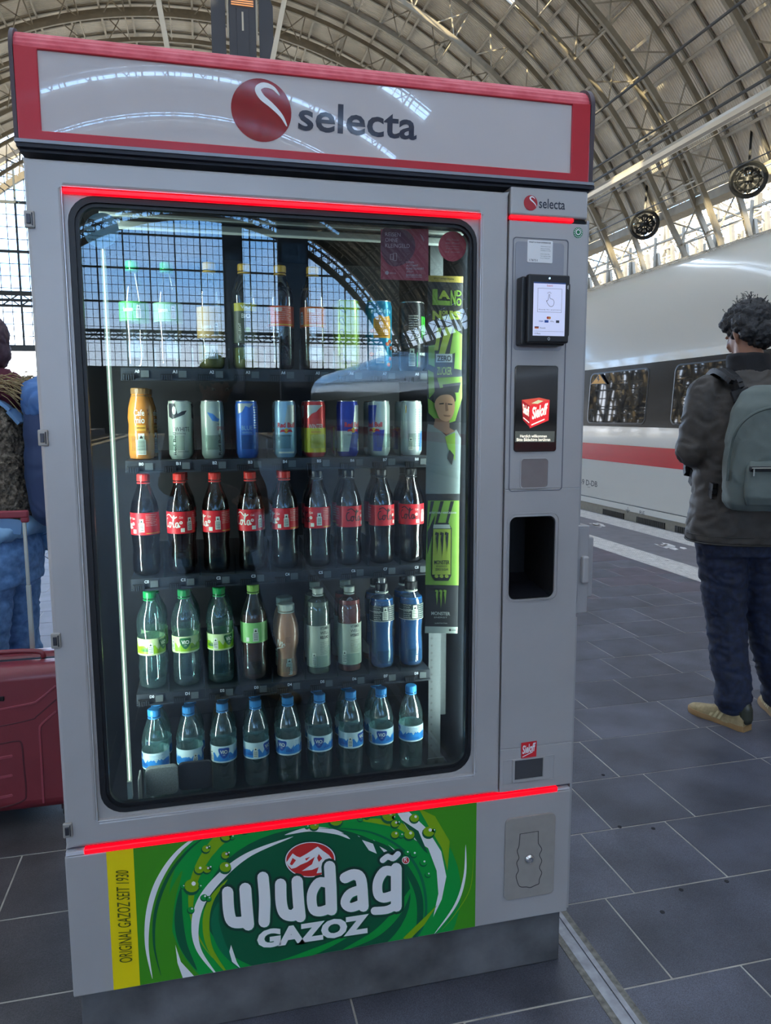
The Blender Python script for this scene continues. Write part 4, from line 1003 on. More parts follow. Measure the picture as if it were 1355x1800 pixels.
# LED tubes at the left and right of the door
m = MB(); m.box(0.1308, 0.1330, 0.060, 0.062, 0.560, 1.74); o = m.build('light_tube', led_w, vm); o['label'] = 'white vertical light tube'
m = MB(); m.box(0.127, 0.137, 0.064, 0.070, 0.567, 1.77); m.box(0.127, 0.137, 0.052, 0.070, 0.560, 0.600); m.build('tube_holder', mat('holder_grey', '#aeb6a8', 0.4), vm)
m = MB(); m.box(0.9365, 0.9395, 0.045, 0.051, 0.56, 1.80); m.build('light_tube', led_w, vm)
for x_, rz_, y_, e_ in ((0.068, 35, 0.095, 3.2), (0.931, -35, 0.125, 1.9), (0.929, -35, 0.090, 1.2)):      # hidden lamps for the LED strips, plus an extra right one added for brightness
    ld = D.lights.new('led_fill_light', 'AREA'); ld.shape = 'RECTANGLE'; ld.size = 0.012; ld.size_y = 1.22; ld.energy = e_; ld.color = (0.93, 1.0, 0.90)
    lo = D.objects.new('led_fill_light', ld); C.objects.link(lo); lo.parent = vm; lo.location = (x_, y_, 1.19); lo.rotation_euler = (PI/2, 0, math.radians(-rz_))
# moulded bracket bottom left
m = MB(); m.box(0.146, 0.150, 0.09, 0.14, 0.50, 0.585); m.prism(rrect(0.158, 0.232, 0.515, 0.585, 0.012), 0.14, 0.155); m.prism(rrect(0.232, 0.31, 0.515, 0.585, 0.012), 0.15, 0.158, 1)
m.build('inner_bracket', [mat('bracket_grey', '#777c78', 0.55, noise=0.3, nscale=300), interior], vm, bevel=0.002)
# perforated upright and foot plate on the right
m = MB(); m.box(0.869, 0.902, 0.20, 0.203, 0.50, 1.84, 0)
for k in range(34): m.flat(circle(0.8770, 0.535+0.0195*k*1.0, 0.0030, 8), 0.1993, 1)
m.box(0.915, 0.93, 0.24, 0.25, 0.60, 0.95, 0); m.prism([(0.853, 0.484), (0.897, 0.484), (0.897, 0.520), (0.853, 0.520)], 0.155, 0.158, 0); m.flat(circle(0.877, 0.510, 0.0050, 12), 0.1545, 1)
m.build('perforated_upright', [mat('upright_grey', '#2f3638', 0.5, 0.2), comb_m], vm)
# ------------------------------------------------------------------ stickers and poster inside the glass
YP = 0.10
def ppx(mb, pts, mi, dy=0.0): px_poly(mb, YP-dy, pts, mi)
PM = [mat('poster_'+n, c, 0.5) for n, c in (('black', '#10131a'), ('green', '#6d9430'), ('lime', '#8fa236'), ('gold', '#a3923c'), ('skin', '#a87f62'), ('hair', '#1d1917'), ('shirt', '#6a7675'), ('grey', '#9aa39c'), ('white', '#a9b0ac'), ('skin_shade', '#7d5a46'))]
m = MB(); m.add([tuple(at(*q, y=YP)) for q in ((752, 484), (814, 486), (804, 1113), (747, 1108))], [(0, 1, 2, 3)], 0)
po = m.build('poster', PM, vm); po['label'] = 'tall black and green energy drink poster'
m = MB()
ppx(m, [(753, 484), (814, 486), (814, 497), (753, 495)], 3, .0004); quad_text(m, YP-.0008, 'JETZT ERHÄLTLICH', (762, 487), (798, 489), (798, 493), (762, 491), 0, bold=0.02)
# stacked block lettering
ppx(m, [(760, 508), (769, 508), (769, 528), (791, 529), (791, 537), (760, 536)], 1, .0006); quad_text(m, YP-.0008, 'A', (770, 510), (790, 511), (791, 526), (771, 525), 2, bold=0.05)
quad_text(m, YP-.0008, 'N', (792, 510), (801, 511), (801, 537), (792, 537), 1, bold=0.04); quad_text(m, YP-.0008, 'D', (802, 510), (811, 511), (811, 521), (802, 521), 1, bold=0.03); quad_text(m, YP-.0008, 'O', (802, 524), (811, 524), (811, 538), (802, 538), 1, bold=0.04)
quad_text(m, YP-.0008, 'N', (760, 546), (776, 546), (776, 562), (760, 562), 2, bold=0.06); quad_text(m, YP-.0008, 'OR', (777, 546), (788, 546), (788, 553), (777, 553), 2, bold=0.03); quad_text(m, YP-.0008, 'RI', (777, 555), (788, 555), (788, 562), (777, 562), 2, bold=0.03)
quad_text(m, YP-.0008, 'IS', (790, 546), (810, 547), (810, 562), (790, 562), 2, bold=0.06)
ppx(m, [(768, 576), (776, 576), (770, 616), (762, 616), (766, 600)], 2, .0004); ppx(m, [(783, 575), (796, 575), (782, 622), (771, 622)], 2, .0004); ppx(m, [(798, 577), (812, 588), (811, 650), (798, 648), (800, 620), (790, 624)], 1, .0004)
ppx(m, [(753, 608), (764, 606), (764, 645), (753, 640)], 1, .0004)
ppx(m, [(766, 622), (795, 622), (795, 637), (766, 637)], 8, .0006); quad_text(m, YP-.0009, 'ZERO', (768, 625), (793, 625), (793, 635), (768, 635), 0, bold=0.03)
quad_text(m, YP-.0009, 'ZUCKER', (768, 645), (794, 645), (794, 659), (768, 659), 2, bold=0.01)
ppx(m, [(752, 650), (762, 655), (764, 690), (754, 700)], 1, .0004); ppx(m, [(768, 664), (812, 662), (812, 700), (800, 740), (776, 748), (753, 726), (752, 700), (768, 712), (776, 690)], 1, .0004)
ppx(m, [(778, 676), (810, 672), (806, 690), (780, 690)], 0, .0006)
# portrait: a plain dark-haired sports figure
ppx(m, spline([(763, 704), (762, 692), (769, 684), (783, 681), (796, 686), (801, 696), (799, 707), (780, 712)], 4, True), 5, .0010)
ppx(m, spline([(766, 703), (775, 695), (790, 694), (798, 702), (799, 719), (794, 734), (785, 741), (773, 736), (767, 723), (764, 714)], 4, True), 4, .0012)
ppx(m, [(765, 735), (790, 738), (790, 752), (800, 758), (785, 764), (762, 750)], 9, .0009)
ppx(m, [(782, 708), (786, 708), (788, 722), (783, 723)], 9, .0014); ppx(m, [(772, 709), (780, 708), (780, 710.5), (772, 711)], 5, .0014); ppx(m, [(787, 709), (795, 710), (795, 712), (787, 711.5)], 5, .0014); ppx(m, [(779, 729), (792, 730), (790, 733), (781, 732)], 9, .0014)
ppx(m, [(752, 745), (764, 748), (784, 766), (802, 755), (810, 770), (808, 868), (748, 868), (750, 760)], 6, .0008); ppx(m, [(782, 768), (800, 760), (800, 810), (788, 790)], 1, .0011); ppx(m, [(790, 790), (798, 800), (794, 818), (786, 806)], 0, .0013)
# lower block: the can
ppx(m, [(752, 880), (807, 880), (806, 1029), (747, 1028)], 1, .0004)
for a, b in ((753, 0), (770, 1), (788, 2)): ppx(m, [(a+4, 881), (a+10, 881), (a-2 if b else a, 925), (a-6 if b else a-1, 925)], 0, .0006)
ppx(m, [(751, 935), (765, 905), (760, 940), (751, 975)], 0, .0006)
quad_text(m, YP-.0009, 'JETZT NEU VERFÜGBAR!', (754, 899), (802, 899), (802, 904), (754, 904), 8, bold=0.03)
ppx(m, [(760, 928), (766, 919), (788, 919), (794, 929), (793, 1012), (788, 1021), (764, 1021), (758, 1012)], 0, .0008)
ppx(m, [(761.5, 930), (792.5, 930), (791.5, 1010), (759.5, 1010)], 2, .0010); ppx(m, [(762, 922), (790, 922), (792, 929), (761, 929)], 7, .0010)
def claw(mb, cx, cy, w, h, mi, dy):
    for k, (o, l) in enumerate(((-0.36, 0.85), (0.0, 1.0), (0.36, 0.8))):
        x = cx+o*w; pts = [(x-0.10*w, cy-h/2), (x+0.12*w, cy-h/2+0.04*h), (x+0.09*w, cy-h/2+0.35*h*l), (x+0.06*w, cy-h/2+0.62*h*l), (x-0.01*w, cy-h/2+h*l), (x-0.03*w, cy-h/2+0.6*h*l), (x-0.09*w, cy-h/2+0.3*h*l), (x-0.05*w, cy-h/2+0.12*h), (x-0.17*w, cy-h/2+0.10*h)]
        ppx(mb, pts, mi, dy)
claw(m, 777, 958, 24, 46, 0, .0014); quad_text(m, YP-.0014, 'MONSTER', (763, 985), (790, 985), (790, 992), (763, 992), 0, bold=0.02); quad_text(m, YP-.0014, 'ENERGY', (767, 994), (786, 994), (786, 997), (767, 997), 0); quad_text(m, YP-.0014, 'ZERO SUGAR', (765, 999), (788, 999), (788, 1003), (765, 1003), 0, bold=0.02)
for a in (764, 773, 782): ppx(m, E_(a+3, 1013, 3.6, 3.0, 0.3, 10), 2, .0014)
claw(m, 775, 1053, 20, 33, 1, .0006); quad_text(m, YP-.0009, 'MONSTER', (758, 1075), (791, 1076), (791, 1082), (758, 1081), 8, bold=0.02); quad_text(m, YP-.0009, 'ENERGY', (763, 1084), (786, 1084), (786, 1086.5), (763, 1086.5), 8); quad_text(m, YP-.0009, 'zuckerfreie Dose', (764, 1094), (786, 1094), (786, 1096.5), (764, 1096.5), 8)
ppx(m, [(747, 1101), (804.5, 1102), (804, 1113.5), (746.5, 1113)], 7, .0004); ppx(m, E_(791, 1107.5, 2.2, 2.2, 0, 10), 0, .0008); quad_text(m, YP-.0009, 'selecta', (794, 1105.5), (801, 1105.5), (801, 1109), (794, 1109), 0)
m.build('poster_print', PM, po)
YG = 0.0440
m = MB(); px_poly(m, YG, [(669, 403), (753, 402), (753, 494), (669, 491)], 0)
px_poly(m, YG-.0003, spline([(672, 404), (690, 402), (716, 406), (729, 424), (727, 446), (712, 463), (692, 468), (678, 460), (670, 440)], 4, True), 1)
for i, t in enumerate(('REISEN', 'OHNE', 'KLEINGELD')): quad_text(m, YG-.0006, t, (677, 408+10*i), ((704, 699, 720)[i], 409+10*i), ((704, 699, 720)[i], 416+10*i), (677, 415+10*i), 2, bold=0.0)
for q in ([(686, 447), (692, 447), (692, 456), (686, 456)], [(691, 445), (697, 445), (697, 458), (691, 458)]):
    for a, b in zip(q, q[1:]+q[:1]):
        for pl in stroke([a, b], 0.8, cap=False): px_poly(m, YG-.0006, pl, 2)
for i, t in enumerate(('DIESER', 'AUTOMAT', 'FUNKTIONIERT', 'JETZT', 'BARGELDLOS.')): quad_text(m, YG-.0006, t, (714, 459+5.6*i), ((728, 735, 745, 727, 742)[i], 459.4+5.6*i), ((728, 735, 745, 727, 742)[i], 463.2+5.6*i), (714, 463+5.6*i), 2, bold=0.02)
px_poly(m, YG-.0006, [(714, 486.6), (742, 487.4), (742, 488), (714, 487.2)], 2)
px_poly(m, YG-.0006, E_(680, 479.5, 3.4, 3.4, 0, 12), 2); quad_text(m, YG-.0006, 'selecta', (685, 478), (696, 478.3), (696, 481.5), (685, 481), 2)
for k in range(4):
    for pl in stroke([(738+1.5*k, 412+3*k), (742+1.2*k, 415+2*k), (741+k, 419+2*k)], 0.7, cap=False): px_poly(m, YG-.0006, pl, 2)
o = m.build('cashless_sticker', [mat('st_red', '#c24456', 0.45), mat('st_plum', '#74304a', 0.45), mat('st_pink', '#e3b8be', 0.5)], vm); o['label'] = 'dark red square sticker about travelling without coins'
m = MB(); px_poly(m, YG, E_(795, 433, 24.5, 26.5, 0, 32), 0)
for i, (t, w) in enumerate((('Alle Preise', 11), ('inkl. Pfand', 12), ('All prices', 11), ('incl. deposit', 13))): quad_text(m, YG-.0004, t, (795-w, 419+6*i+(4 if i > 1 else 0)), (795+w, 420+6*i+(4 if i > 1 else 0)), (795+w, 423.5+6*i+(4 if i > 1 else 0)), (795-w, 422.5+6*i+(4 if i > 1 else 0)), 1)
px_poly(m, YG-.0004, [(783, 432.4), (807, 433.4), (807, 433.9), (783, 432.9)], 1)
m.build('deposit_sticker', [mat('st_red2', '#e8485a', 0.45), mat('st_pink2', '#e79aa0', 0.5)], vm)['label'] = 'round red deposit sticker'
m = MB(); px_poly(m, YG, E_(178, 405, 31, 31, 0, 36), 0)
px_poly(m, YG-.0004, [(154, 387), (184, 393), (183, 403), (153, 396)], 1); px_poly(m, YG-.0004, [(163, 399), (168, 400), (167, 408), (144, 407), (144, 405), (163, 406)], 1); px_poly(m, YG-.0004, [(155, 384), (187, 391), (187, 393), (155, 387)], 1)
quad_text(m, YG-.0004, 'Videoüberwachung', (154, 411), (199, 415), (199, 419.5), (154, 415.5), 1); quad_text(m, YG-.0004, 'Video surveillance', (155, 418), (198, 421), (198, 425.5), (155, 422), 1)
m.build('camera_sticker', [mat('st_teal', '#a5c4c8', 0.5), mat('st_ink', '#1d2a35', 0.5)], vm)['label'] = 'round teal video surveillance sticker'

# ------------------------------------------------------------------ bottles and cans
def wrap(mb, cx, cy, r, vs, fs, m=0, a0=0.0):
    """flat (s, z) lettering bent round a can: s is arc length, 0 faces the buyer"""
    mb.add([(cx+r*math.sin(s/r+a0), cy-r*math.cos(s/r+a0), z) for s, z in vs], fs, m)
def wtext(mb, r, body, s0, s1, z0, z1, m=0, **k):
    vs, fs = fit(body, s0, s1, z0, z1, **k); wrap(mb, 0, 0, r, vs, fs, m)
def wbox(mb, r, s0, s1, z0, z1, m=0):
    n = max(1, int(abs(s1-s0)/0.004)); vs = []; 
    for i in range(n+1):
        s = s0+(s1-s0)*i/n; vs += [(s, z0), (s, z1)]
    wrap(mb, 0, 0, r, vs, [(2*i, 2*i+2, 2*i+3, 2*i+1) for i in range(n)], m)
def wpoly(mb, r, pts, m=0):
    """a filled outline bent round the bottle in narrow strips"""
    s0, s1 = min(p[0] for p in pts), max(p[0] for p in pts); n = max(1, int((s1-s0)/0.0035))
    def cut(ps, c, sg):
        o = []
        for i in range(len(ps)):
            a, b = ps[i-1], ps[i]; fa, fb = (a[0]-c)*sg, (b[0]-c)*sg
            if (fa >= 0) != (fb >= 0): t = fa/(fa-fb); o.append((a[0]+(b[0]-a[0])*t, a[1]+(b[1]-a[1])*t))
            if fb >= 0: o.append(b)
        return o
    for k in range(n):
        q = list(pts)
        if n > 1:
            q = cut(q, s0+(s1-s0)*k/n, 1)
            if len(q) > 2: q = cut(q, s0+(s1-s0)*(k+1)/n, -1)
        if len(q) > 2: wrap(mb, 0, 0, r, q, [tuple(range(len(q)))], m)
def barcode(mb, r, s, z, w, h, mw, mk):
    wbox(mb, r, s-w/2, s+w/2, z, z+h, mw)
    y = z+0.002; k = 0
    while y < z+h-0.002:
        t = (0.0006, 0.0011, 0.0005, 0.0008)[k % 4]; wbox(mb, r+0.00015, s-w/2+0.0015, s+w/2-0.0015, y, y+t, mk); y += t+0.0012; k += 1
    wbox(mb, r, s-w*0.36, s+w*0.36, z+h, z+h+w*0.75, mw)
    q = w*0.22; zc = z+h+w*0.36
    for pl in ([(s-q, zc-q), (s+q, zc-q), (s+q*0.6, zc), (s-q*0.6, zc)], [(s-q*0.4, zc), (s+q*0.4, zc), (s, zc+q)]): wpoly(mb, r+0.00015, pl, mk)
lw_, lk_ = mat('label_white', '#e4ead8', 0.45), mat('label_black', '#20231f', 0.5)

BOT = {  # outlines (r, z)
 'cola': [(0.020, 0), (0.0285, 0.004), (0.0315, 0.012), (0.0315, 0.040), (0.0300, 0.055), (0.0295, 0.066), (0.0315, 0.088), (0.0322, 0.100), (0.0322, 0.148), (0.0315, 0.155), (0.0285, 0.172), (0.0210, 0.192), (0.0150, 0.208), (0.0128, 0.216), (0.0128, 0.222)],
 'water': [(0.018, 0), (0.027, 0.004), (0.0305, 0.012), (0.0300, 0.020), (0.0315, 0.026), (0.0300, 0.038), (0.0318, 0.046), (0.0302, 0.058), (0.0318, 0.068), (0.0310, 0.078), (0.0310, 0.122), (0.0318, 0.128), (0.0308, 0.134), (0.0320, 0.141), (0.0308, 0.148), (0.0285, 0.160), (0.0230, 0.178), (0.0160, 0.192), (0.0130, 0.200), (0.0130, 0.206)],
 'water_tall': [(0.018, 0), (0.028, 0.004), (0.032, 0.012), (0.0305, 0.020), (0.0322, 0.028), (0.0305, 0.040), (0.0320, 0.050), (0.0300, 0.066), (0.0298, 0.084), (0.0298, 0.126), (0.0315, 0.134), (0.0325, 0.150), (0.0325, 0.162), (0.0295, 0.178), (0.0210, 0.196), (0.0140, 0.210), (0.0130, 0.216), (0.0130, 0.220)],
 'slim': [(0.022, 0), (0.0285, 0.003), (0.0300, 0.010), (0.0300, 0.160), (0.0285, 0.172), (0.0230, 0.186), (0.0150, 0.196), (0.0118, 0.200), (0.0118, 0.206)],
 'waist': [(0.018, 0), (0.0245, 0.003), (0.0260, 0.010), (0.0250, 0.030), (0.0225, 0.052), (0.0240, 0.066), (0.0290, 0.085), (0.0305, 0.105), (0.0295, 0.125), (0.0250, 0.146), (0.0200, 0.158), (0.0165, 0.163), (0.0165, 0.169)],
 'sport': [(0.018, 0), (0.0285, 0.005), (0.0315, 0.014), (0.0305, 0.050), (0.0285, 0.085), (0.0290, 0.105), (0.0315, 0.128), (0.0315, 0.168), (0.0300, 0.178), (0.0220, 0.190), (0.0150, 0.197), (0.0150, 0.204)],
 'cafe': [(0.020, 0), (0.0270, 0.003), (0.0290, 0.012), (0.0290, 0.060), (0.0275, 0.078), (0.0290, 0.095), (0.0270, 0.118), (0.0215, 0.140), (0.0190, 0.146), (0.0190, 0.150)],
 'long': [(0.020, 0), (0.0285, 0.004), (0.0310, 0.012), (0.0310, 0.085), (0.0310, 0.165), (0.0290, 0.180), (0.0220, 0.200), (0.0150, 0.214), (0.0130, 0.220), (0.0130, 0.226)],
}
def fluted(a, z): return 1.0-0.05*(0.5+0.5*math.cos(5*a))*(1 if z < 0.02 else 0)
def make_bottle(name, prof, mbody, mcap, cap_r, cap_h, label=None, fill=None, band=None):
    """a bottle at the origin: body, liquid, cap, label; label = (z0, z1, material, painter)"""
    pr = BOT[prof]; t = thing(name, (0, 0, 0), 'x', 'bottle')
    m = MB(); m.lathe(pr, n=28, ring=fluted); m.build('bottle_body', mbody, t, smooth=50)
    if fill:
        mm, zf = fill; q = [(max(r-0.0014, 0.004), z+0.002) for r, z in pr if z < zf]; q.append((q[-1][0]*0.97, zf))
        m = MB(); m.lathe(q, n=24, ring=fluted); m.build('drink', mm, t, smooth=50)
    zt = pr[-1][1]
    m = MB(); m.lathe([(cap_r*0.97, 0), (cap_r, 0.001), (cap_r, cap_h-0.002), (cap_r-0.0015, cap_h)], (0, 0, zt-0.001), 30, ring=lambda a, z: 1.0+0.025*math.cos(15*a) if 0.0005 < z < cap_h-0.001 else 1.0)
    c = m.build('cap', mcap, t, smooth=35)
    m = MB(); m.lathe([(cap_r*0.93, -0.006), (cap_r*1.02, -0.0055), (cap_r*1.02, -0.003), (cap_r*0.93, -0.0025)], (0, 0, zt-0.001), 20); m.build('cap_ring', band or mcap, c, smooth=35)
    if label:
        z0, z1, lm, paintf = label
        rr = max([r for r, z in pr if z0-0.01 <= z <= z1+0.01] or [max(r for r, z in pr)])+0.0004
        m = MB(); m.lathe([(rr, z0), (rr, z1)], n=32, cap=False); lb = m.build('label', lm, t, smooth=60)
        if paintf:
            m = MB(); ms = paintf(m, rr+0.0003, z0, z1); m.build('label_print', ms, lb)
    return t
def make_can(name, r, h, base, painter=None, top='#c9ccc8', rough=0.25, metal=0.6):
    t = thing(name, (0, 0, 0), 'x', 'can')
    m = MB(); m.lathe([(r*0.78, 0), (r*0.86, 0.003), (r, 0.011), (r, h-0.012), (r*0.92, h-0.004), (r*0.93, h-0.001)], n=32); m.build('can_body', base, t, smooth=35)
    m = MB(); m.lathe([(r*0.93, h-0.002), (r*0.95, h), (r*0.90, h), (r*0.88, h-0.004), (0.002, h-0.004)], n=28); m.box(-0.006, 0.006, -0.012, 0.008, h-0.004, h-0.003); m.build('can_lid', mat('can_lid', top, 0.25, 0.8), t, smooth=35)
    if painter:
        m = MB(); ms = painter(m, r+0.0003, h); m.build('can_print', ms, t)
    return t
water = glass('water_bottle', '#cfe2e0', 0.13, 0.04, haze=0.05, hcol='#a9cccc')
clearb = glass('clear_bottle', '#e6ece8', 0.10, 0.03, haze=0.015)
darkb = glass('cola_bottle_wall', '#d8cfc8', 0.10, 0.03)
cola_l = mat('cola_drink', '#080403', 0.25)
M_ = lambda n, c, r=0.35, **k: mat(n, c, r, **k)
capred, capblk, capgrn, caplime, capblue, capcream, capyel = M_('cap_red', '#ee4038'), M_('cap_black', '#17181a'), M_('cap_green', '#179a4f'), M_('cap_lime', '#8fc25a'), M_('cap_blue', '#3f9be0'), M_('cap_cream', '#cfd8c6'), M_('cap_gold', '#d3a73a')
lred = M_('cola_label', '#d3222c', 0.4, noise=0.05)
def script(mb, r, s0, z0, sc, mi, w=0.0022):
    """'Cola' in a flowing hand"""
    for st in ([(0.30, 0.85), (0.10, 0.80), (0.0, 0.45), (0.12, 0.08), (0.38, 0.15)], [(0.62, 0.48), (0.48, 0.42), (0.45, 0.12), (0.60, 0.05), (0.70, 0.28), (0.62, 0.48), (0.80, 0.42)],
               [(0.85, 0.30), (1.05, 0.95), (0.98, 1.05), (0.92, 0.60), (0.96, 0.08), (1.08, 0.12)], [(1.40, 0.45), (1.22, 0.42), (1.18, 0.12), (1.32, 0.05), (1.42, 0.42), (1.42, 0.08), (1.58, 0.15)], [(0.1, 1.05), (0.5, 1.2), (0.95, 0.85), (1.3, 1.0)]):
        for pl in stroke([(s0+a*sc, z0+b*sc) for a, b in spline(st, 5)], w, cap=False): wpoly(mb, r, pl, mi)
def cola_label(kind, rot):
    def f(mb, r, z0, z1):
        if kind: script(mb, r, -0.046+rot, z0+0.014, 0.026, 2 if kind == 2 else 0, 0.0026)
        s = rot
        barcode(mb, r, s+0.018, z0+0.007, 0.0125, 0.021, 0, 1)
        wbox(mb, r, s-0.004, s+0.005, z0+0.004, z0+0.013, 0)
        for pl in (circle(s-0.003, z0+0.026, 0.0038, 10),): wpoly(mb, r, pl, 0); wpoly(mb, r+0.0002, circle(s-0.003, z0+0.026, 0.0014, 6), 3)
        wtext(mb, r, 'Cola', s-0.007, s+0.002, z0+0.036, z0+0.041, 0, shear=0.2)
        for k in range(7): wtext(mb, r, ('Erfrischungsgetränk mit', 'Pflanzenextrakten. Zutaten:', 'Wasser, Zucker, Kohlensäure', 'Farbstoff, Säuerungsmittel', 'Aroma Koffein. Gekühlt', 'am besten. Nährwerte je', '100 ml: 180 kJ, 42 kcal')[k], s+0.028, s+0.056-(k % 3)*0.003, z1-0.006-0.0042*k, z1-0.0036-0.0042*k, 0)
        wbox(mb, r, s+0.028, s+0.070, z0+0.003, z0+0.0042, 4); wbox(mb, r, s-0.10, s-0.07, z0+0.003, z0+0.0042, 4)
        for k in range(5): wtext(mb, r, ('Deckel dran lassen', 'Bitte recyceln', 'Pfandflasche 0,5 l', 'Mindestens haltbar bis', 'siehe Flasche')[k], s-0.095, s-0.068, z1-0.008-0.006*k, z1-0.005-0.006*k, 0)
        return [lw_, lk_, mat('zero_ink', '#3b0d0f', 0.4), lred, mat('lbl_yel', '#d6d23c', 0.4)]
    return f
def vio_label(col1, col2, rot, quelle=False):
    def f(mb, r, z0, z1):
        h = z1-z0; ms = [lw_, lk_, M_('vio_'+col1, col1, 0.4), M_('vio_'+col2, col2, 0.4), M_('vio_d_'+col1, {'#2f86cf': '#1f4f9e', '#8fbf1e': '#1f6b3a'}.get(col1, '#1f4f9e'), 0.4)]
        for o in (rot, rot-0.066, rot+0.066, rot+0.132, rot-0.132):
            n = 8; top = [(o-0.033+0.066*i/n, z0+h*(0.30+0.34*abs(math.sin(1.3*i+0.6)))) for i in range(n+1)]
            for i in range(n): wpoly(mb, r, [top[i], top[i+1], (top[i+1][0], z0+0.004), (top[i][0], z0+0.004)], 2)
            for i in range(5):
                x = o+0.014+0.004*i; wpoly(mb, r+0.0002, [(x-0.0013, z0+0.010), (x+0.0013, z0+0.010), (x, z0+0.020+0.002*(i % 2))], 4)
        c = (rot, z0+h*0.60); w = 0.0135
        sh = spline([(c[0]-w, c[1]+w*0.8), (c[0], c[1]+w*0.95), (c[0]+w, c[1]+w*0.8), (c[0]+w*0.7, c[1]-w*0.4), (c[0], c[1]-w*1.05), (c[0]-w*0.7, c[1]-w*0.4)], 4, True)
        wpoly(mb, r+0.0003, sh, 4); wtext(mb, r+0.0005, 'ViO', c[0]-w*0.68, c[0]+w*0.68, c[1]-w*0.15, c[1]+w*0.55, 0, bold=0.03); wtext(mb, r+0.0005, 'still', c[0]-w*0.2, c[0]+w*0.2, c[1]-w*0.5, c[1]-w*0.28, 0)
        barcode(mb, r+0.0003, rot-0.034, z0+0.004, 0.012, 0.018, 0, 1); barcode(mb, r+0.0003, rot+0.098, z0+0.004, 0.012, 0.018, 0, 1)
        q = rot+0.055
        for k in range(4): wtext(mb, r+0.0003, ('Natürliches Mineralwasser', 'aus unserer Region,', 'sanft und ausgewogen', 'im Geschmack.')[k], q-0.018, q+0.016-(k % 2)*0.004, z1-0.007-0.0042*k, z1-0.0045-0.0042*k, 4)
        wtext(mb, r+0.0003, 'FEINER QUELLE', q-0.018, q+0.018, z0+0.005, z0+0.014, 2)
        return ms
    return f
def plain_label(title, sub, mi_dark='#2c3130', rot=0.0, rows=8):
    def f(mb, r, z0, z1):
        for i, t in enumerate(title): wtext(mb, r, t, rot-0.004, rot+0.020, z1-0.010-0.0115*i, z1-0.0025-0.0115*i, 0, bold=0.01 if i < 2 else 0.04)
        for k in range(rows): wtext(mb, r, sub[k % len(sub)], rot-0.004, rot+0.022-(k % 3)*0.003, z1-0.043-0.0042*k, z1-0.041-0.0042*k, 0)
        barcode(mb, r, rot-0.020, z0+0.005, 0.013, 0.022, 1, 0); return [M_('pl_ink', mi_dark, 0.45), lw_]
    return f

PROTO = {}
def place(key, maker, slot, dx, desc, cat='bottle', name=None, dz=0, rows=1, group=None, behind=None):
    """front item and, where the picture shows them, the ones behind it"""
    row, i = slot[0], int(slot[1:])
    for k in range(rows):
        if key not in PROTO: t = maker(); PROTO[key] = t
        else: t = copy_tree(PROTO[key])
        t.location = (colx(i)+dx+(0.003 if k else 0), 0.2135+0.071*k, SHELF[row])
        t.rotation_euler = (0, 0, 0 if k == 0 else 0.9*k+i)
        t['label'] = (desc+' in slot '+slot) if k == 0 else ((behind or desc)+' behind the front one in slot '+slot)
        t['category'] = cat; t['group'] = group

GA_ = 'drinks on the top shelf'; GB_ = 'drinks on the shelf with cans'; GC_ = 'cola bottles on the third shelf'; GD_ = 'bottles on the fourth shelf'; GE_ = 'water bottles on the bottom shelf'
# row A
sprite_lbl = lambda c, ink_: (lambda mb, r, z0, z1: (barcode(mb, r, 0.012, z0+0.006, 0.011, 0.02, 0, 1), wtext(mb, r, 'Lemon', -0.022, 0.0, z0+0.02, z0+0.03, 0, bold=0.03), [lw_, lk_])[-1])
place('sprite', lambda: make_bottle('lemonade_bottle', 'cola', clearb, capgrn, 0.0145, 0.016, (0.104, 0.146, M_('spr', '#3f9a4a', 0.4), sprite_lbl(0, 0))), 'A0', -0.003, 'clear lemonade bottle with green label', rows=1, group=GA_)
place('sprite2', lambda: make_bottle('lemonade_bottle', 'cola', clearb, capgrn, 0.0145, 0.016, (0.104, 0.146, M_('spr2', '#7fb58c', 0.4), sprite_lbl(0, 0))), 'A1', -0.010, 'clear lemonade bottle with pale green label', group=GA_)
place('ginger', lambda: make_bottle('lemonade_bottle', 'long', clearb, capyel, 0.0145, 0.016, (0.070, 0.140, M_('ging', '#c9a76a', 0.4), sprite_lbl(0, 0)), fill=(M_('ging_l', '#a89a52', 0.2), 0.055)), 'A2', 0.003, 'yellow lemonade bottle with tan label', group=GA_)
def bio_l(mb, r, z0, z1):
    wbox(mb, r, -0.03, 0.03, z1-0.018, z1, 0); wtext(mb, r+.0002, 'VIO', -0.012, 0.012, z1-0.013, z1-0.005, 1, bold=0.03); wtext(mb, r+.0002, 'BIO', -0.010, 0.010, z1-0.034, z1-0.024, 1)
    wpoly(mb, r+.0001, circle(0.004, z0+0.030, 0.006, 12), 2); wtext(mb, r, 'LIMO LEICHT', -0.018, -0.012, z0+0.006, z0+0.045, 1, rot=90); return [M_('bio_y', '#b9b032', 0.4), lw_, M_('bio_g', '#79a834', 0.4)]
place('bio', lambda: make_bottle('lemonade_bottle', 'long', clearb, capyel, 0.0145, 0.016, (0.060, 0.150, M_('bio_d', '#4b5440', 0.4), bio_l), fill=(M_('bio_l', '#a3a04e', 0.2), 0.050)), 'A3', 0.001, 'wide organic lemonade bottle with dark green label', group=GA_)
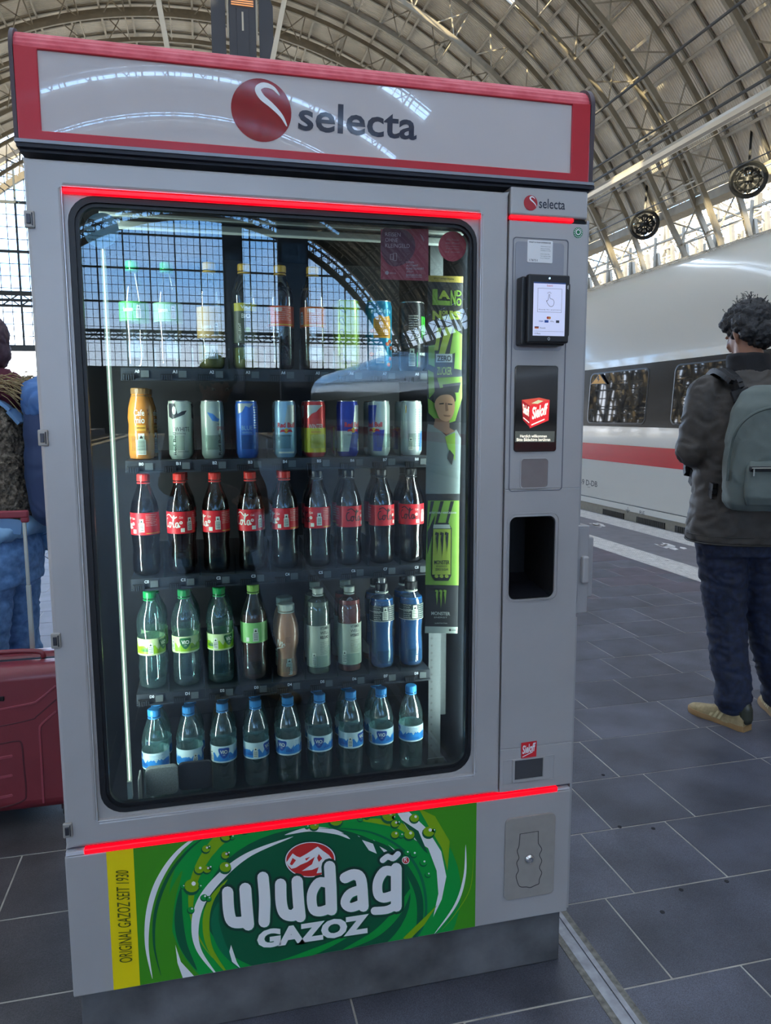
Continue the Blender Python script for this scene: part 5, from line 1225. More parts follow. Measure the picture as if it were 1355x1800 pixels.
def fan_l(mb, r, z0, z1):
    for k in range(7): wtext(mb, r, ('Orange Cola Mix koffein', 'haltig. Zutaten: Wasser,', 'Zucker, Orangensaft aus', 'Konzentrat, Kohlensäure,', 'Säuerungsmittel, Aroma.', 'Gekühlt genießen. Nähr', 'werte je 100 ml 173 kJ')[k], -0.020, 0.022-(k % 2)*0.003, z1-0.006-0.0045*k, z1-0.0035-0.0045*k, 0)
    wtext(mb, r, 'mezzo', -0.018, 0.0, z1-0.012, z1-0.004, 0, bold=0.02, shear=0.2); wbox(mb, r, -0.03, 0.03, z0+0.003, z0+0.0045, 1); barcode(mb, r, -0.036, z0+0.006, 0.012, 0.02, 0, 2); return [lw_, mat('lbl_yel', '#d6d23c', 0.4), lk_]
place('mezzo', lambda: make_bottle('orange_cola_bottle', 'long', darkb, capyel, 0.0145, 0.016, (0.100, 0.146, M_('mez', '#d8542e', 0.4), fan_l), fill=(cola_l, 0.19)), 'A4', 0.003, 'dark orange-cola bottle with gold cap and orange label', group=GA_)
place('fanta', lambda: make_bottle('orange_cola_bottle', 'long', darkb, capyel, 0.0145, 0.016, (0.100, 0.146, M_('fan', '#e0702e', 0.4), fan_l), fill=(M_('fan_l', '#4a3a1c', 0.2), 0.19)), 'A5', -0.001, 'amber soda bottle with bright orange label', group=GA_)
def lime_p(mb, r, h):
    for k in range(5):
        for pl in stroke(spline([(-0.022+0.004*k, 0.020+0.028*k), (-0.012, 0.030+0.028*k), (-0.016, 0.040+0.028*k), (-0.024, 0.034+0.028*k)], 4, True), 0.0028, cap=False): wpoly(mb, r, pl, 0)
    for k in range(5): wpoly(mb, r, [(-0.018+0.004*k, 0.014), (-0.014+0.004*k, 0.014), (-0.010+0.004*k, 0.024), (-0.014+0.004*k, 0.026)], 0)
    wtext(mb, r, 'ENERGY DRINK ZERO SUGAR', 0.016, 0.021, 0.02, 0.12, 0, rot=90); return [M_('lime_d', '#5f8a35', 0.4)]
place('can_lime', lambda: make_can('energy_drink_can', 0.0325, 0.166, mat('can_lime', '#a9cf4c', 0.28, 0.3), lime_p), 'A6', -0.001, 'tall lime green energy drink can with dark squiggles', 'can', group=GA_)
def mango_p(mb, r, h):
    wbox(mb, r, -0.020, 0.026, 0.078, 0.122, 0); wpoly(mb, r+.0001, [(-0.020, 0.122), (0.026, 0.122), (0.022, 0.131), (0.008, 0.127), (-0.006, 0.132), (-0.016, 0.126)], 0)
    for k in range(8): wtext(mb, r+.0003, ('MANGO ENERGY SAFT', 'Koffeinhaltiges', 'Erfrischungsgetränk', 'mit Taurin und Saft', 'Zutaten: Wasser', 'Zucker Mangomark', 'Säuerungsmittel', 'erhöhter Koffein')[k], -0.017, 0.022-(k % 3)*0.003, 0.116-0.0048*k, 0.119-0.0048*k, 1)
    barcode(mb, r+.0002, -0.004, 0.018, 0.020, 0.026, 2, 3)
    for a, z in ((0.024, 0.070), (0.030, 0.055), (0.026, 0.030), (-0.026, 0.040), (0.02, 0.015), (-0.024, 0.095), (0.016, 0.064)): wpoly(mb, r+.0001, circle(a, z, 0.0065, 9, 0.005), 4); wpoly(mb, r+.0003, circle(a+0.001, z+0.001, 0.003, 7), 5)
    for k in range(7): wpoly(mb, r+.0001, circle(-0.024+0.008*k, 0.140+0.002*(k % 2), 0.0035, 7, 0.005), 6)
    return [M_('mg_y', '#e8a721', 0.35), M_('mg_ink', '#6e3110', 0.4), lw_, lk_, M_('mg_r', '#c2462c', 0.35), M_('mg_o', '#e88a2c', 0.35), M_('mg_c', '#7cc8e0', 0.35)]
place('can_mango', lambda: make_can('energy_drink_can', 0.0325, 0.166, mat('can_cyan', '#2791b8', 0.28, 0.3), mango_p), 'A7', -0.002, 'tall turquoise and orange mango energy can', 'can', group=GA_)
def black_p(mb, r, h):
    for x, l in ((0.020, 1.0), (0.028, .8), (0.036, .9)): wpoly(mb, r, [(x-0.002, 0.132), (x+0.003, 0.130), (x+0.002, 0.10), (x+0.0005, 0.132-0.062*l), (x-0.001, 0.105)], 0)
    for k in range(12): wtext(mb, r, ('ENERGY DRINK', 'Erfrischungsgetränk', 'mit Taurin, Koffein', 'und L-Carnitin', 'Zutaten: Wasser', 'Glucose, Zucker', 'Kohlensäure', 'Aroma, Taurin', 'Koffein 32 mg', 'Nicht für Kinder', 'empfohlen. Kühl', 'lagern')[k], -0.016, 0.008-(k % 3)*0.002, 0.130-0.0056*k, 0.133-0.0056*k, 1)
    barcode(mb, r, -0.008, 0.012, 0.016, 0.03, 1, 2); wtext(mb, r, 'MONSTER', 0.012, 0.040, 0.038, 0.045, 1, bold=0.02); wbox(mb, r, 0.005, 0.006, 0.01, 0.045, 0); return [M_('mon_g', '#43d13a', 0.35), M_('mon_w', '#c9cfc4', 0.4), lk_]
place('can_black', lambda: make_can('energy_drink_can', 0.0325, 0.166, mat('can_black', '#14171b', 0.3, 0.3), black_p), 'A8', 0.001, 'tall black energy drink can with green claw mark', 'can', group=GA_)
# row B
def cafe_p(mb, r, z0, z1):
    wtext(mb, r, 'Cafe', -0.013, 0.010, 0.100, 0.114, 0, bold=0.01); wtext(mb, r, 'mio', -0.012, 0.010, 0.083, 0.097, 0, bold=0.01)
    wbox(mb, r, -0.012, 0.012, 0.066, 0.079, 1); wtext(mb, r+.0003, 'CAPPUCCINO', -0.011, 0.011, 0.071, 0.0745, 2, bold=0.03); barcode(mb, r, 0.001, 0.012, 0.019, 0.034, 3, 2)
    for a, z in ((0.018, 0.112), (0.020, 0.104), (0.017, 0.07), (0.021, 0.062)): wpoly(mb, r, circle(a, z, 0.0015, 7, 0.003), 4)
    return [lw_, M_('cf_y', '#d8a23c', 0.4), M_('cf_k', '#4a2410', 0.4), lw_, M_('cf_b', '#7c3f16', 0.4)]
cafe_m = M_('cafe_drink', '#c98238', 0.25, coat=0.4)
def mk_cafe():
    t = make_bottle('iced_coffee_bottle', 'cafe', cafe_m, M_('cafe_cap', '#8f6c44', 0.35), 0.0195, 0.014)
    m = MB(); ms = cafe_p(m, 0.0297, 0, 0); m.build('label_print', ms, t); return t
place('cafe', mk_cafe, 'B0', 0.001, 'brown iced coffee bottle', rows=2, group=GB_, behind='brown iced coffee bottle')
Rc, Hc = 0.0265, 0.1345
def rb(bg, ptn):
    def f(mb, r, h):
        P = dict(ink=M_('rb_ink', '#33373c', 0.35), red=M_('rb_red', '#c92a38', 0.35), yel=M_('rb_yel', '#e0b62a', 0.35), blue=M_('rb_blue', '#24409c', 0.3), sil=mat('rb_sil', '#bcc4bc', 0.28, 0.4), wht=lw_, lb=M_('rb_lb', '#9fc4d8', 0.3), yy=M_('rb_yy', '#d9c81e', 0.3), mid=M_('rb_mid', '#4f86cc', 0.3))
        K = list(P); I = {k: i for i, k in enumerate(K)}
        if ptn == 'white':
            wpoly(mb, r, [(-0.028, 0.128), (-0.010, 0.128), (-0.004, 0.104), (0.006, 0.110), (0.018, 0.112), (0.012, 0.103), (0.0, 0.098), (-0.016, 0.092), (-0.028, 0.098)], I['ink']); wpoly(mb, r+.0002, circle(-0.012, 0.112, 0.005, 8, 0.010), I['wht'])
            wtext(mb, r, 'WHITE', -0.012, 0.024, 0.064, 0.074, I['ink']); wtext(mb, r, 'EDITION', -0.012, 0.012, 0.057, 0.061, I['ink']); wtext(mb, r, 'Red Bull', -0.017, -0.010, 0.010, 0.062, I['ink'], rot=90, bold=0.02); wtext(mb, r, 'ENERGY DRINK', -0.006, 0.020, 0.016, 0.019, I['ink'])
        elif ptn == 'silver':
            wpoly(mb, r, [(-0.012, 0.108), (0.002, 0.104), (0.012, 0.094), (0.018, 0.092), (0.014, 0.086), (0.0, 0.088)], I['mid']); wtext(mb, r, 'THE', 0.010, 0.017, 0.078, 0.082, I['ink']); wtext(mb, r, 'SPRING', 0.010, 0.040, 0.066, 0.075, I['red']); wtext(mb, r, 'Red Bull', 0.013, 0.020, 0.008, 0.058, I['ink'], rot=90, bold=0.02)
        elif ptn == 'blue':
            wpoly(mb, r, [(-0.024, 0.128), (0.016, 0.128), (0.006, 0.118), (-0.004, 0.122), (-0.012, 0.108), (-0.024, 0.104)], I['sil']); wtext(mb, r, 'BLUE', -0.014, 0.012, 0.066, 0.076, I['lb']); wtext(mb, r, 'EDITION', -0.012, 0.010, 0.058, 0.062, I['lb'])
            for k in range(9): wbox(mb, r, 0.016, 0.026, 0.118-0.006*k, 0.120-0.006*k, I['sil'])
        elif ptn in ('zero', 'classic', 'sf'):
            if ptn == 'zero':
                wpoly(mb, r, [(0.004, 0.124), (0.028, 0.124), (0.028, 0.072), (-0.006, 0.072)], I['sil']); wbox(mb, r, -0.02, 0.02, 0.010, 0.014, I['wht'])
            if ptn == 'classic':
                wpoly(mb, r, [(0.016, 0.124), (0.045, 0.124), (0.045, 0.066), (0.008, 0.066)], I['sil']); wpoly(mb, r, [(-0.045, 0.062), (0.007, 0.062), (-0.002, 0.012), (-0.045, 0.012)], I['sil'])
            if ptn == 'sf': wpoly(mb, r, [(-0.022, 0.064), (0.008, 0.064), (0.0, 0.012), (-0.022, 0.012)], I['blue']); wpoly(mb, r, [(-0.045, 0.124), (-0.012, 0.124), (-0.018, 0.070), (-0.045, 0.070)], I['blue'])
            o = {'zero': 0.0, 'classic': 0.010, 'sf': -0.020}[ptn]
            wtext(mb, r+.0002, 'Red Bull', o-0.022, o+0.022, 0.071, 0.083, I['red'], bold=0.04)
            for sx in (-1, 1): wpoly(mb, r+.0002, [(o, 0.060), (o+sx*0.006, 0.067), (o+sx*0.013, 0.066), (o+sx*0.016, 0.060), (o+sx*0.008, 0.061)], I['red'])
            wpoly(mb, r+.0001, circle(o, 0.0635, 0.006, 12), I['yel'])
            wtext(mb, r, 'ENERGY DRINK', o-0.014, o+0.014, 0.050, 0.054, I['ink'])
            if ptn != 'zero': barcode(mb, r+.0001, 0.030, 0.014, 0.011, 0.02, I['wht'], I['ink'])
        elif ptn == 'winter':
            wbox(mb, r, -0.0415, 0.0415, 0.011, 0.070, I['yy']); wpoly(mb, r, [(-0.022, 0.124), (0.018, 0.124), (0.008, 0.116), (0.0, 0.108), (-0.010, 0.104), (-0.022, 0.092)], I['sil']); wtext(mb, r+.0002, 'WINTER', -0.020, 0.018, 0.068, 0.079, I['wht']); wtext(mb, r+.0002, 'EDITION', -0.012, 0.012, 0.058, 0.062, I['red'])
        elif ptn == 'back':
            for k in range(16): wtext(mb, r, 'belebt Geist und Körper Zutaten Wasser'[k:k+18], 0.004, 0.020, 0.112-0.006*k, 0.115-0.006*k, I['ink'])
            barcode(mb, r, -0.008, 0.014, 0.012, 0.022, I['wht'], I['ink']); wbox(mb, r, -0.022, -0.0195, 0.105, 0.123, I['yel']); wpoly(mb, r, [(0.020, 0.06), (0.03, 0.06), (0.024, 0.012), (0.016, 0.012)], I['mid'])
        return [P[k] for k in K]
    return f
for i, (ptn, bg, desc) in enumerate((('white', '#cdd6c6', 'white and grey'), ('silver', '#b4beb0', 'pale silver'), ('blue', '#3d6fc4', 'bright blue'), ('zero', '#9cc3da', 'light blue and silver'), ('winter', '#cf3a36', 'red over yellow'), ('classic', '#2a3ea0', 'dark blue and silver'), ('sf', '#b6c2ba', 'silver with blue blocks'), ('back', '#b9c3bf', 'plain silver barcode-side'))):
    place('rb'+ptn, lambda: make_can('energy_drink_can', Rc, Hc, mat('can_'+ptn, bg, 0.3, 0.25), rb(bg, ptn)), 'B%d' % (i+1), (0.0065, -0.001, -0.002, 0.008, -0.001, -0.001, -0.002, 0.0)[i], 'small %s energy drink can' % desc, 'can', rows=2 if i in (0, 1, 3, 4, 6, 7) else 1, group=GB_, behind='small %s can' % desc)
# row C: cola
for i in range(9):
    zero = i >= 5; rot = (-0.024, 0.004, -0.014, 0.004, -0.018, -0.018, 0.034, 0.030, 0.008)[i]
    key = 'cola%d' % i
    kd = 1 if not zero else 2
    d = 'cola bottle with %s cap, %s' % (('black', 'red') [0 if zero else 1], ('ingredients text on its label', 'white script on red label', 'a barcode in the middle of its label', 'white script and heart logo on label', 'a barcode at the label edge', 'barcode left on its label', 'large black script on the label', 'black script cut at the label edge', 'barcode right on its label')[i])
    place(key, lambda: make_bottle('cola_bottle', 'cola', darkb, capblk if zero else capred, 0.0145, 0.0165, (0.098, 0.1495, lred, cola_label(kd, rot)), fill=(cola_l, 0.178)), 'C%d' % i, (0, 0, 0, 0.002, 0.003, 0.002, 0, 0.003, 0)[i], d, rows=2 if i in (1, 3, 4, 5, 6, 7, 8) else 1, group=GC_, behind='cola bottle with %s cap' % ('black' if zero else 'red'))
# row D
VG = M_('vio_green_label', '#c9dfa0', 0.4); VB = M_('vio_blue_label', '#c9e2e4', 0.4)
for i in range(3):
    rot = (0.034, 0.0, 0.022)[i]
    place('viog%d' % i, lambda: make_bottle('mineral_water_bottle', 'water_tall', water, capgrn, 0.0145, 0.0165, (0.086, 0.126, VG, vio_label('#8fbf1e', '#5f9a2a', rot))), 'D%d' % i, (0.002, 0, 0.001)[i], 'green-capped water bottle with %s' % ('barcode on lime label', 'centred lime logo label', 'small print on lime label')[i], rows=2, group=GD_, behind='sparkling water bottle with green cap')
def schorle(mb, r, z0, z1):
    barcode(mb, r, 0.002, z0+0.004, 0.014, 0.022, 1, 0)
    for k in range(6): wtext(mb, r, ('Apfelschorle', 'Saft und Wasser', 'aus Konzentrat', 'Zutaten Wasser', 'Apfelsaft 60%', 'kühl genießen')[k], 0.013, 0.016+0.003*0, z0+0.004+0.001*k, z1-0.004, 2, rot=90) if k == 0 else wtext(mb, r, 'Apfelschorle mit Saft aus der Region', 0.013+0.0036*k, 0.0155+0.0036*k, z0+0.004, z1-0.004, 2, rot=90)
    wbox(mb, r, -0.022, -0.014, z0+0.004, z0+0.014, 1); return [lk_, lw_, M_('sch_g', '#2e7a3a', 0.4)]
place('schorle', lambda: make_bottle('juice_spritzer_bottle', 'cola', clearb, caplime, 0.0145, 0.0165, (0.098, 0.148, M_('sch_l', '#8fd07a', 0.4), schorle), fill=(M_('sch_d', '#5c3d38', 0.2, coat=0.3), 0.166)), 'D3', 0.002, 'reddish juice spritzer bottle with lime cap and green label', group=GD_)
def mk_choco():
    t = make_bottle('chocolate_drink_bottle', 'waist', M_('choco', '#b98a6a', 0.3, coat=0.3), capcream, 0.0205, 0.016)
    m = MB(); barcode(m, 0.0250, 0.003, 0.008, 0.015, 0.030, 0, 1)
    for st in ([(-0.030, 0.082), (-0.026, 0.100), (-0.022, 0.084), (-0.018, 0.096)], [(-0.020, 0.088), (-0.014, 0.094), (-0.016, 0.082), (-0.010, 0.090), (-0.008, 0.084)], [(-0.030, 0.076), (-0.010, 0.082)]):
        for pl in stroke(spline(st, 5), 0.0018, cap=False): wpoly(m, 0.0312, pl, 0)
    for k in range(5): wtext(m, 0.0312, 'Milch und Kakao', -0.006, 0.006-(k % 2)*0.002, 0.104-0.003*k, 0.106-0.003*k, 2)
    m.build('label_print', [lw_, lk_, M_('cf_k', '#4a2410', 0.4)], t); return t
place('choco', mk_choco, 'D4', 0.001, 'brown narrow-waisted chocolate milk bottle with cream cap', rows=2, group=GD_, behind='brown chocolate milk bottle with cream cap')
sub = ('Vitaminwasser', 'mit Geschmack', 'ohne Zucker', '500 ml', 'Zink und B12', 'für dich')
GL = mat('pl_label', '#b9c4ae', 0.45, noise=0.05)
place('vw1', lambda: make_bottle('vitamin_water_bottle', 'slim', clearb, capcream, 0.0135, 0.014, (0.022, 0.128, GL, plain_label(('VITAMIN', 'WELL', 'RELOAD'), sub, rot=0.004)), fill=(M_('vw_l', '#6f7c6c', 0.25, coat=0.3), 0.186)), 'D5', 0.0, 'grey-green vitamin water bottle with a tall pale label', rows=2, group=GD_, behind='grey-green vitamin water bottle')
place('vw2', lambda: make_bottle('vitamin_water_bottle', 'slim', clearb, capcream, 0.0135, 0.014, (0.022, 0.128, GL, plain_label(('VITAMIN', 'WELL', 'HYDRATE'), sub, rot=0.001)), fill=(M_('vw_r', '#8a4c46', 0.25, coat=0.3), 0.186)), 'D6', -0.001, 'dull red vitamin water bottle with a tall pale label', rows=2, group=GD_, behind='dull red vitamin water bottle')
def iso(mb, r, z0, z1):
    barcode(mb, r, 0.002, z0+0.004, 0.015, 0.022, 0, 1); wbox(mb, r, -0.05, 0.05, z0, z0+0.001, 0); wbox(mb, r, -0.05, -0.006, z0+0.024, z0+0.025, 0)
    for k in range(7): wtext(mb, r, 'isotonisches Sportgetränk', 0.012, 0.032-(k % 2)*0.003, z0+0.004+0.0055*k, z0+0.007+0.0055*k, 0); wtext(mb, r, 'Zutaten Wasser Zucker', -0.030, -0.009-(k % 2)*0.003, z0+0.004+0.0055*k, z0+0.007+0.0055*k, 0)
    return [lw_, lk_]
def mk_iso():
    t = make_bottle('sports_drink_bottle', 'sport', clearb, capblk, 0.0165, 0.020, (0.128, 0.168, M_('iso_l', '#2c3a3c', 0.4), iso), fill=(M_('iso_b', '#1c5a96', 0.2, coat=0.4), 0.184), band=lw_)
    m = MB(); m.lathe([(0.011, 0), (0.011, 0.012), (0.007, 0.014), (0.007, 0.020)], (0, 0, 0.2225), 16); m.build('drinking_spout', glass('spout', '#8f9a98', 0.15, haze=0.2), t, smooth=35); return t
place('iso', mk_iso, 'D7', 0.003, 'blue sports drink bottle with black cap and centred barcode', rows=2, group=GD_, behind='blue sports drink bottle')
place('iso', mk_iso, 'D8', 0.0, 'blue sports drink bottle with black cap at the shelf end', rows=2, group=GD_, behind='blue sports drink bottle')
# row E
for i in range(9):
    rot = (-0.050, 0.048, 0.0, 0.030, -0.022, -0.008, 0.026, -0.006, -0.055)[i]
    sd = ('a cropped blue label turned away', 'spring lettering on its blue label', 'a centred dark blue logo', 'a barcode left and logo at the right edge', 'a barcode in the middle of its label', 'a small logo beside a barcode', 'a logo at the right edge of its label', 'a logo left of painted trees', 'small print on its turned label')[i]
    place('viob%d' % i, lambda: make_bottle('mineral_water_bottle', 'water', water, capblue, 0.0145, 0.0165, (0.079, 0.121, VB, vio_label('#2f86cf', '#5fa8d8', rot))), 'E%d' % i, 0.0, 'blue-capped water bottle with %s' % sd, rows=2 if i < 8 else 1, group=GE_, behind='still water bottle with blue cap')
# ================================================================== people and luggage
from mathutils import noise as mn
def ball(mb, c, r, n=12, m=0, sc=(1, 1, 1), rot=None):
    v = []; k = n//2
    for j in range(k+1):
        ph = PI*j/k
        for i in range(n):
            t = 2*PI*i/n; p = Vector((math.sin(ph)*math.cos(t)*sc[0], math.sin(ph)*math.sin(t)*sc[1], math.cos(ph)*sc[2]))*r
            if rot is not None: p = rot @ p
            v.append(Vector(c)+p)
    f = [(i+j*n, (i+1) % n+j*n, (i+1) % n+(j+1)*n, i+(j+1)*n) for j in range(k) for i in range(n)]
    mb.add(v, f, m)
def limb(mb, joints, n=14):
    """tapered chain of (point, radius or (rx, ry)) with round joints"""
    pts = [Vector(j[0]) for j in joints]; rs = [j[1] for j in joints]
    mb.tube(pts, rs, n)
    for p, r in zip(pts, rs): ball(mb, p, min(r) if isinstance(r, tuple) else r*0.995, n)
def loft(mb, rings, n=28, p=2.0, rz=0.0):
    """stack of (cx, cy, z, rx, ry) super-ellipses turned by rz; closed top and bottom"""
    v = []
    for (cx, cy, z, rx, ry) in rings:
        for i in range(n):
            t = 2*PI*i/n; c, s = math.cos(t), math.sin(t)
            x = rx*math.copysign(abs(c)**(2/p), c); y = ry*math.copysign(abs(s)**(2/p), s)
            v.append((cx+x*math.cos(rz)-y*math.sin(rz), cy+x*math.sin(rz)+y*math.cos(rz), z))
    k = len(rings)
    f = [(i+j*n, (i+1) % n+j*n, (i+1) % n+(j+1)*n, i+(j+1)*n) for j in range(k-1) for i in range(n)]
    f += [tuple(range(n-1, -1, -1)), tuple(range((k-1)*n, k*n))]
    mb.add(v, f)
def fuse(name, mb, m, parent, voxel=0.009, smooth=3, folds=0.0, fscale=9.0, fz=1.0, fine=0.0, mats=None):
    """one continuous skin over overlapping volumes, with optional cloth folds"""
    me = D.meshes.new('tmp'); me.from_pydata(mb.v, [], mb.f)
    bm = bmesh.new(); bm.from_mesh(me); bmesh.ops.recalc_face_normals(bm, faces=bm.faces); bm.to_mesh(me); bm.free()
    o = D.objects.new('tmp', me); C.objects.link(o)
    r = o.modifiers.new('r', 'REMESH'); r.mode = 'VOXEL'; r.voxel_size = voxel
    s = o.modifiers.new('s', 'SMOOTH'); s.iterations = smooth; s.factor = 0.5
    dg = bpy.context.evaluated_depsgraph_get(); dg.update()
    out = D.meshes.new_from_object(o.evaluated_get(dg)); out.name = name
    D.objects.remove(o); D.meshes.remove(me)
    if folds or fine:
        nv = [v.normal.copy() for v in out.vertices]
        for v, nn in zip(out.vertices, nv):
            q = Vector((v.co.x*fscale, v.co.y*fscale, v.co.z*fscale*fz))
            d = 0.0
            if folds:
                w = mn.noise(q+Vector((0, 0, 7))); d += folds*(1-abs(mn.noise(q*1.3+Vector((w, w*2, 0))))*2.6)
            if fine: d += fine*mn.noise(v.co*95)
            v.co += nn*d
    out.materials.clear(); out.materials.append(m); out.shade_smooth()
    ob = D.objects.new(name, out); C.objects.link(ob)
    if parent: ob.parent = parent
    return ob
def hand(mb, c, fwd, up, side, s=1.0, curl=0.5, mirror=1):
    """palm, four unequal curled fingers and a thumb from the side of the palm"""
    f, u, sd = Vector(fwd).normalized(), Vector(up).normalized(), Vector(side).normalized()*mirror; c = Vector(c)
    limb(mb, [(c-f*0.035*s, (0.024*s, 0.018*s)), (c+f*0.005*s, (0.038*s, 0.017*s)), (c+f*0.042*s, (0.040*s, 0.015*s))], 10)
    for k, (o, l) in enumerate(((-0.029, 0.066), (-0.010, 0.077), (0.010, 0.073), (0.029, 0.058))):
        p = c+f*0.040*s+sd*o*s; a = 0.25; pts = [(p, 0.0092*s)]
        for j, sg in enumerate((0.45, 0.32, 0.23)):
            d = f*math.cos(a)-u*math.sin(a); p = p+d*l*sg*s; pts.append((p.copy(), (0.0088-0.0009*j)*s)); a += curl*(0.9+0.1*k)
        limb(mb, pts, 8)
    p = c-f*0.012*s-sd*0.032*s; q = p+(f*0.5-sd*0.75)*0.034*s-u*0.006; limb(mb, [(p, 0.012*s), (q, 0.0105*s), (q+(f*0.85-sd*0.25-u*0.2)*0.034*s, 0.009*s)], 8)
def head(mb, c, face, s=1.0):
    """skull, jaw, nose, brow, lips, ears; face = direction it looks"""
    f = Vector(face).normalized(); r = f.cross(Vector((0, 0, 1))).normalized(); u = r.cross(f); R = Matrix((r, f, u)).transposed(); c = Vector(c)
    P = lambda x, y, z: c+(r*x+f*y+u*z)*s
    ball(mb, P(0, -0.012, 0.028), 0.1*s, 18, sc=(0.76, 0.94, 0.92), rot=R); ball(mb, P(0, 0.022, -0.030), 0.1*s, 16, sc=(0.62, 0.70, 0.80), rot=R)
    ball(mb, P(0, 0.060, -0.085), 0.028*s, 10, sc=(1.1, 0.8, 0.8), rot=R); limb(mb, [(P(0, 0.088, 0.012), 0.008*s), (P(0, 0.108, -0.022), 0.0125*s)], 8)
    for sx in (-1, 1):
        ball(mb, P(sx*0.010, 0.098, -0.026), 0.009*s, 8); ball(mb, P(sx*0.034, 0.070, -0.022), 0.022*s, 10); ball(mb, P(sx*0.030, 0.080, 0.020), 0.015*s, 8, sc=(1.5, 0.6, 0.6), rot=R)
        ball(mb, P(sx*0.077, -0.010, -0.008), 0.030*s, 12, sc=(0.28, 0.62, 1.05), rot=R); ball(mb, P(sx*0.075, -0.004, -0.034), 0.010*s, 8)
    ball(mb, P(0, 0.082, -0.052), 0.016*s, 10, sc=(1.5, 0.6, 0.35), rot=R); ball(mb, P(0, 0.080, -0.062), 0.015*s, 10, sc=(1.3, 0.6, 0.4), rot=R)
    return P, R
def eyes(P, parent, s=1.0):
    m = MB()
    for sx in (-1, 1): ball(m, P(sx*0.031, 0.073, 0.004), 0.012*s, 10, 0); ball(m, P(sx*0.031, 0.0805, 0.003), 0.0062*s, 8, 1)
    m.build('eyes', [mat('eye_white', '#d9d4cc', 0.3), mat('iris', '#2a1c14', 0.2)], parent, smooth=60)
def hair_cap(name, P, R, s, m, parent, extra=(), curly=0.010, seed=0):
    mb = MB(); ball(mb, P(0, -0.022, 0.042), 0.1*s, 20, sc=(0.86, 0.98, 0.94), rot=R); ball(mb, P(0, -0.055, -0.018), 0.1*s, 16, sc=(0.74, 0.58, 0.72), rot=R)
    for q, r in extra: ball(mb, P(*q), r*s, 12)
    ob = fuse(name, mb, m, parent, 0.007, 2)
    rr = random.Random(seed)
    for v in ob.data.vertices:
        n_ = v.co*38; v.co += v.normal*curly*(abs(mn.noise(n_))*1.6+0.5*mn.noise(v.co*90))
    return ob

skin = mat('skin_tan', '#9a6a50', 0.5, noise=0.08, nscale=30); skin_f = mat('skin_fair', '#c99a80', 0.5, noise=0.08, nscale=30)
# ------------------------------------------------------------------ man with the grey-green backpack
pa = thing('person', (2.60, 1.165, 0), 'person seen from behind in dark jacket, jeans and tan trainers wearing a backpack', 'person')
o_ = Vector((2.60, 1.165, 0)); f_ = Vector((0.30, 0.954, 0)); r_ = Vector((0.954, -0.30, 0)); rzA = math.atan2(r_.y, r_.x)
W_ = lambda x, y, z: (r_.x*x+f_.x*y, r_.y*x+f_.y*y, z)            # local: right, forward, up
A = lambda x, y, z: (x-o_.x, y-o_.y, z)                            # world point to local of the empty
Ls, Le, Lh = W_(-0.18, 0.0, 1.49), W_(-0.235, -0.02, 1.25), W_(-0.05, 0.27, 1.17)
Rs, Re, Rh = W_(0.18, 0.0, 1.49), W_(0.235, -0.02, 1.25), W_(0.07, 0.29, 1.16)
Lhip, Lkn, Lan = W_(-0.09, 0.0, 0.90), A(2.575, 1.205, 0.50), A(2.612, 1.175, 0.09)
Rhip, Rkn, Ran = W_(0.09, 0.0, 0.90), A(2.765, 1.19, 0.50), A(2.875, 1.19, 0.09)
hc = Vector(W_(0.0, 0.055, 1.745)); fa = (-0.08, 0.88, -0.34)
mb = MB(); P, R = head(mb, hc, fa, 1.02)
limb(mb, [(W_(0, 0.0, 1.52), 0.060), (W_(0, 0.015, 1.62), 0.058), (W_(-0.008, 0.035, 1.70), 0.055)])
loft(mb, [(0, 0, 0.86, 0.15, 0.10), (0, 0, 0.96, 0.165, 0.11), (0, 0, 1.10, 0.145, 0.10), (0, 0, 1.30, 0.165, 0.115), (0, 0, 1.45, 0.17, 0.105), (0, 0, 1.54, 0.09, 0.07)], rz=rzA)
for s_, e_, h_ in ((Ls, Le, Lh), (Rs, Re, Rh)):
    v = (Vector(h_)-Vector(e_)).normalized(); wr = Vector(h_)-v*0.05; limb(mb, [(s_, 0.052), (e_, 0.040), (tuple(wr), 0.026)])
fw = (Vector(Lh)-Vector(Le)).normalized()
hand(mb, Vector(Lh)+fw*0.02, fw, (0.2, 0.1, 1), r_, 1.0, 0.75, 1)
fw2 = (Vector(Rh)-Vector(Re)).normalized(); hand(mb, Vector(Rh)+fw2*0.02, fw2, (-0.2, 0.1, 1), r_, 1.0, 0.75, -1)
for h_, k_, a_ in ((Lhip, Lkn, Lan), (Rhip, Rkn, Ran)): limb(mb, [(h_, 0.080), (k_, 0.054), (a_, 0.038)])
ballt = ((-0.31, 0.95), (0.45, 0.89))
for a_, d in ((Lan, ballt[0]), (Ran, ballt[1])): limb(mb, [((a_[0]-d[0]*0.03, a_[1]-d[1]*0.03, 0.040), 0.026), ((a_[0]+d[0]*0.13, a_[1]+d[1]*0.13, 0.030), 0.016)])
body = fuse('body', mb, skin, pa, 0.0085, 2)
eyes(P, pa, 1.02)
hair_cap('hair', P, R, 1.02, mat('hair_black', '#16161a', 0.5, noise=0.5, nscale=120, bump=0.8, bscale=140, bdist=0.004), pa, extra=(((0.03, -0.02, 0.085), 0.05), ((-0.03, 0.0, 0.088), 0.045), ((0, 0.05, 0.075), 0.04), ((-0.05, 0.03, 0.06), 0.04), ((0.055, 0.0, 0.05), 0.05), ((-0.055, -0.04, 0.02), 0.045), ((0, -0.085, -0.025), 0.04), ((0.05, -0.06, -0.02), 0.04), ((-0.05, -0.06, -0.02), 0.04)), curly=0.013)
m = MB(); rr = random.Random(3)
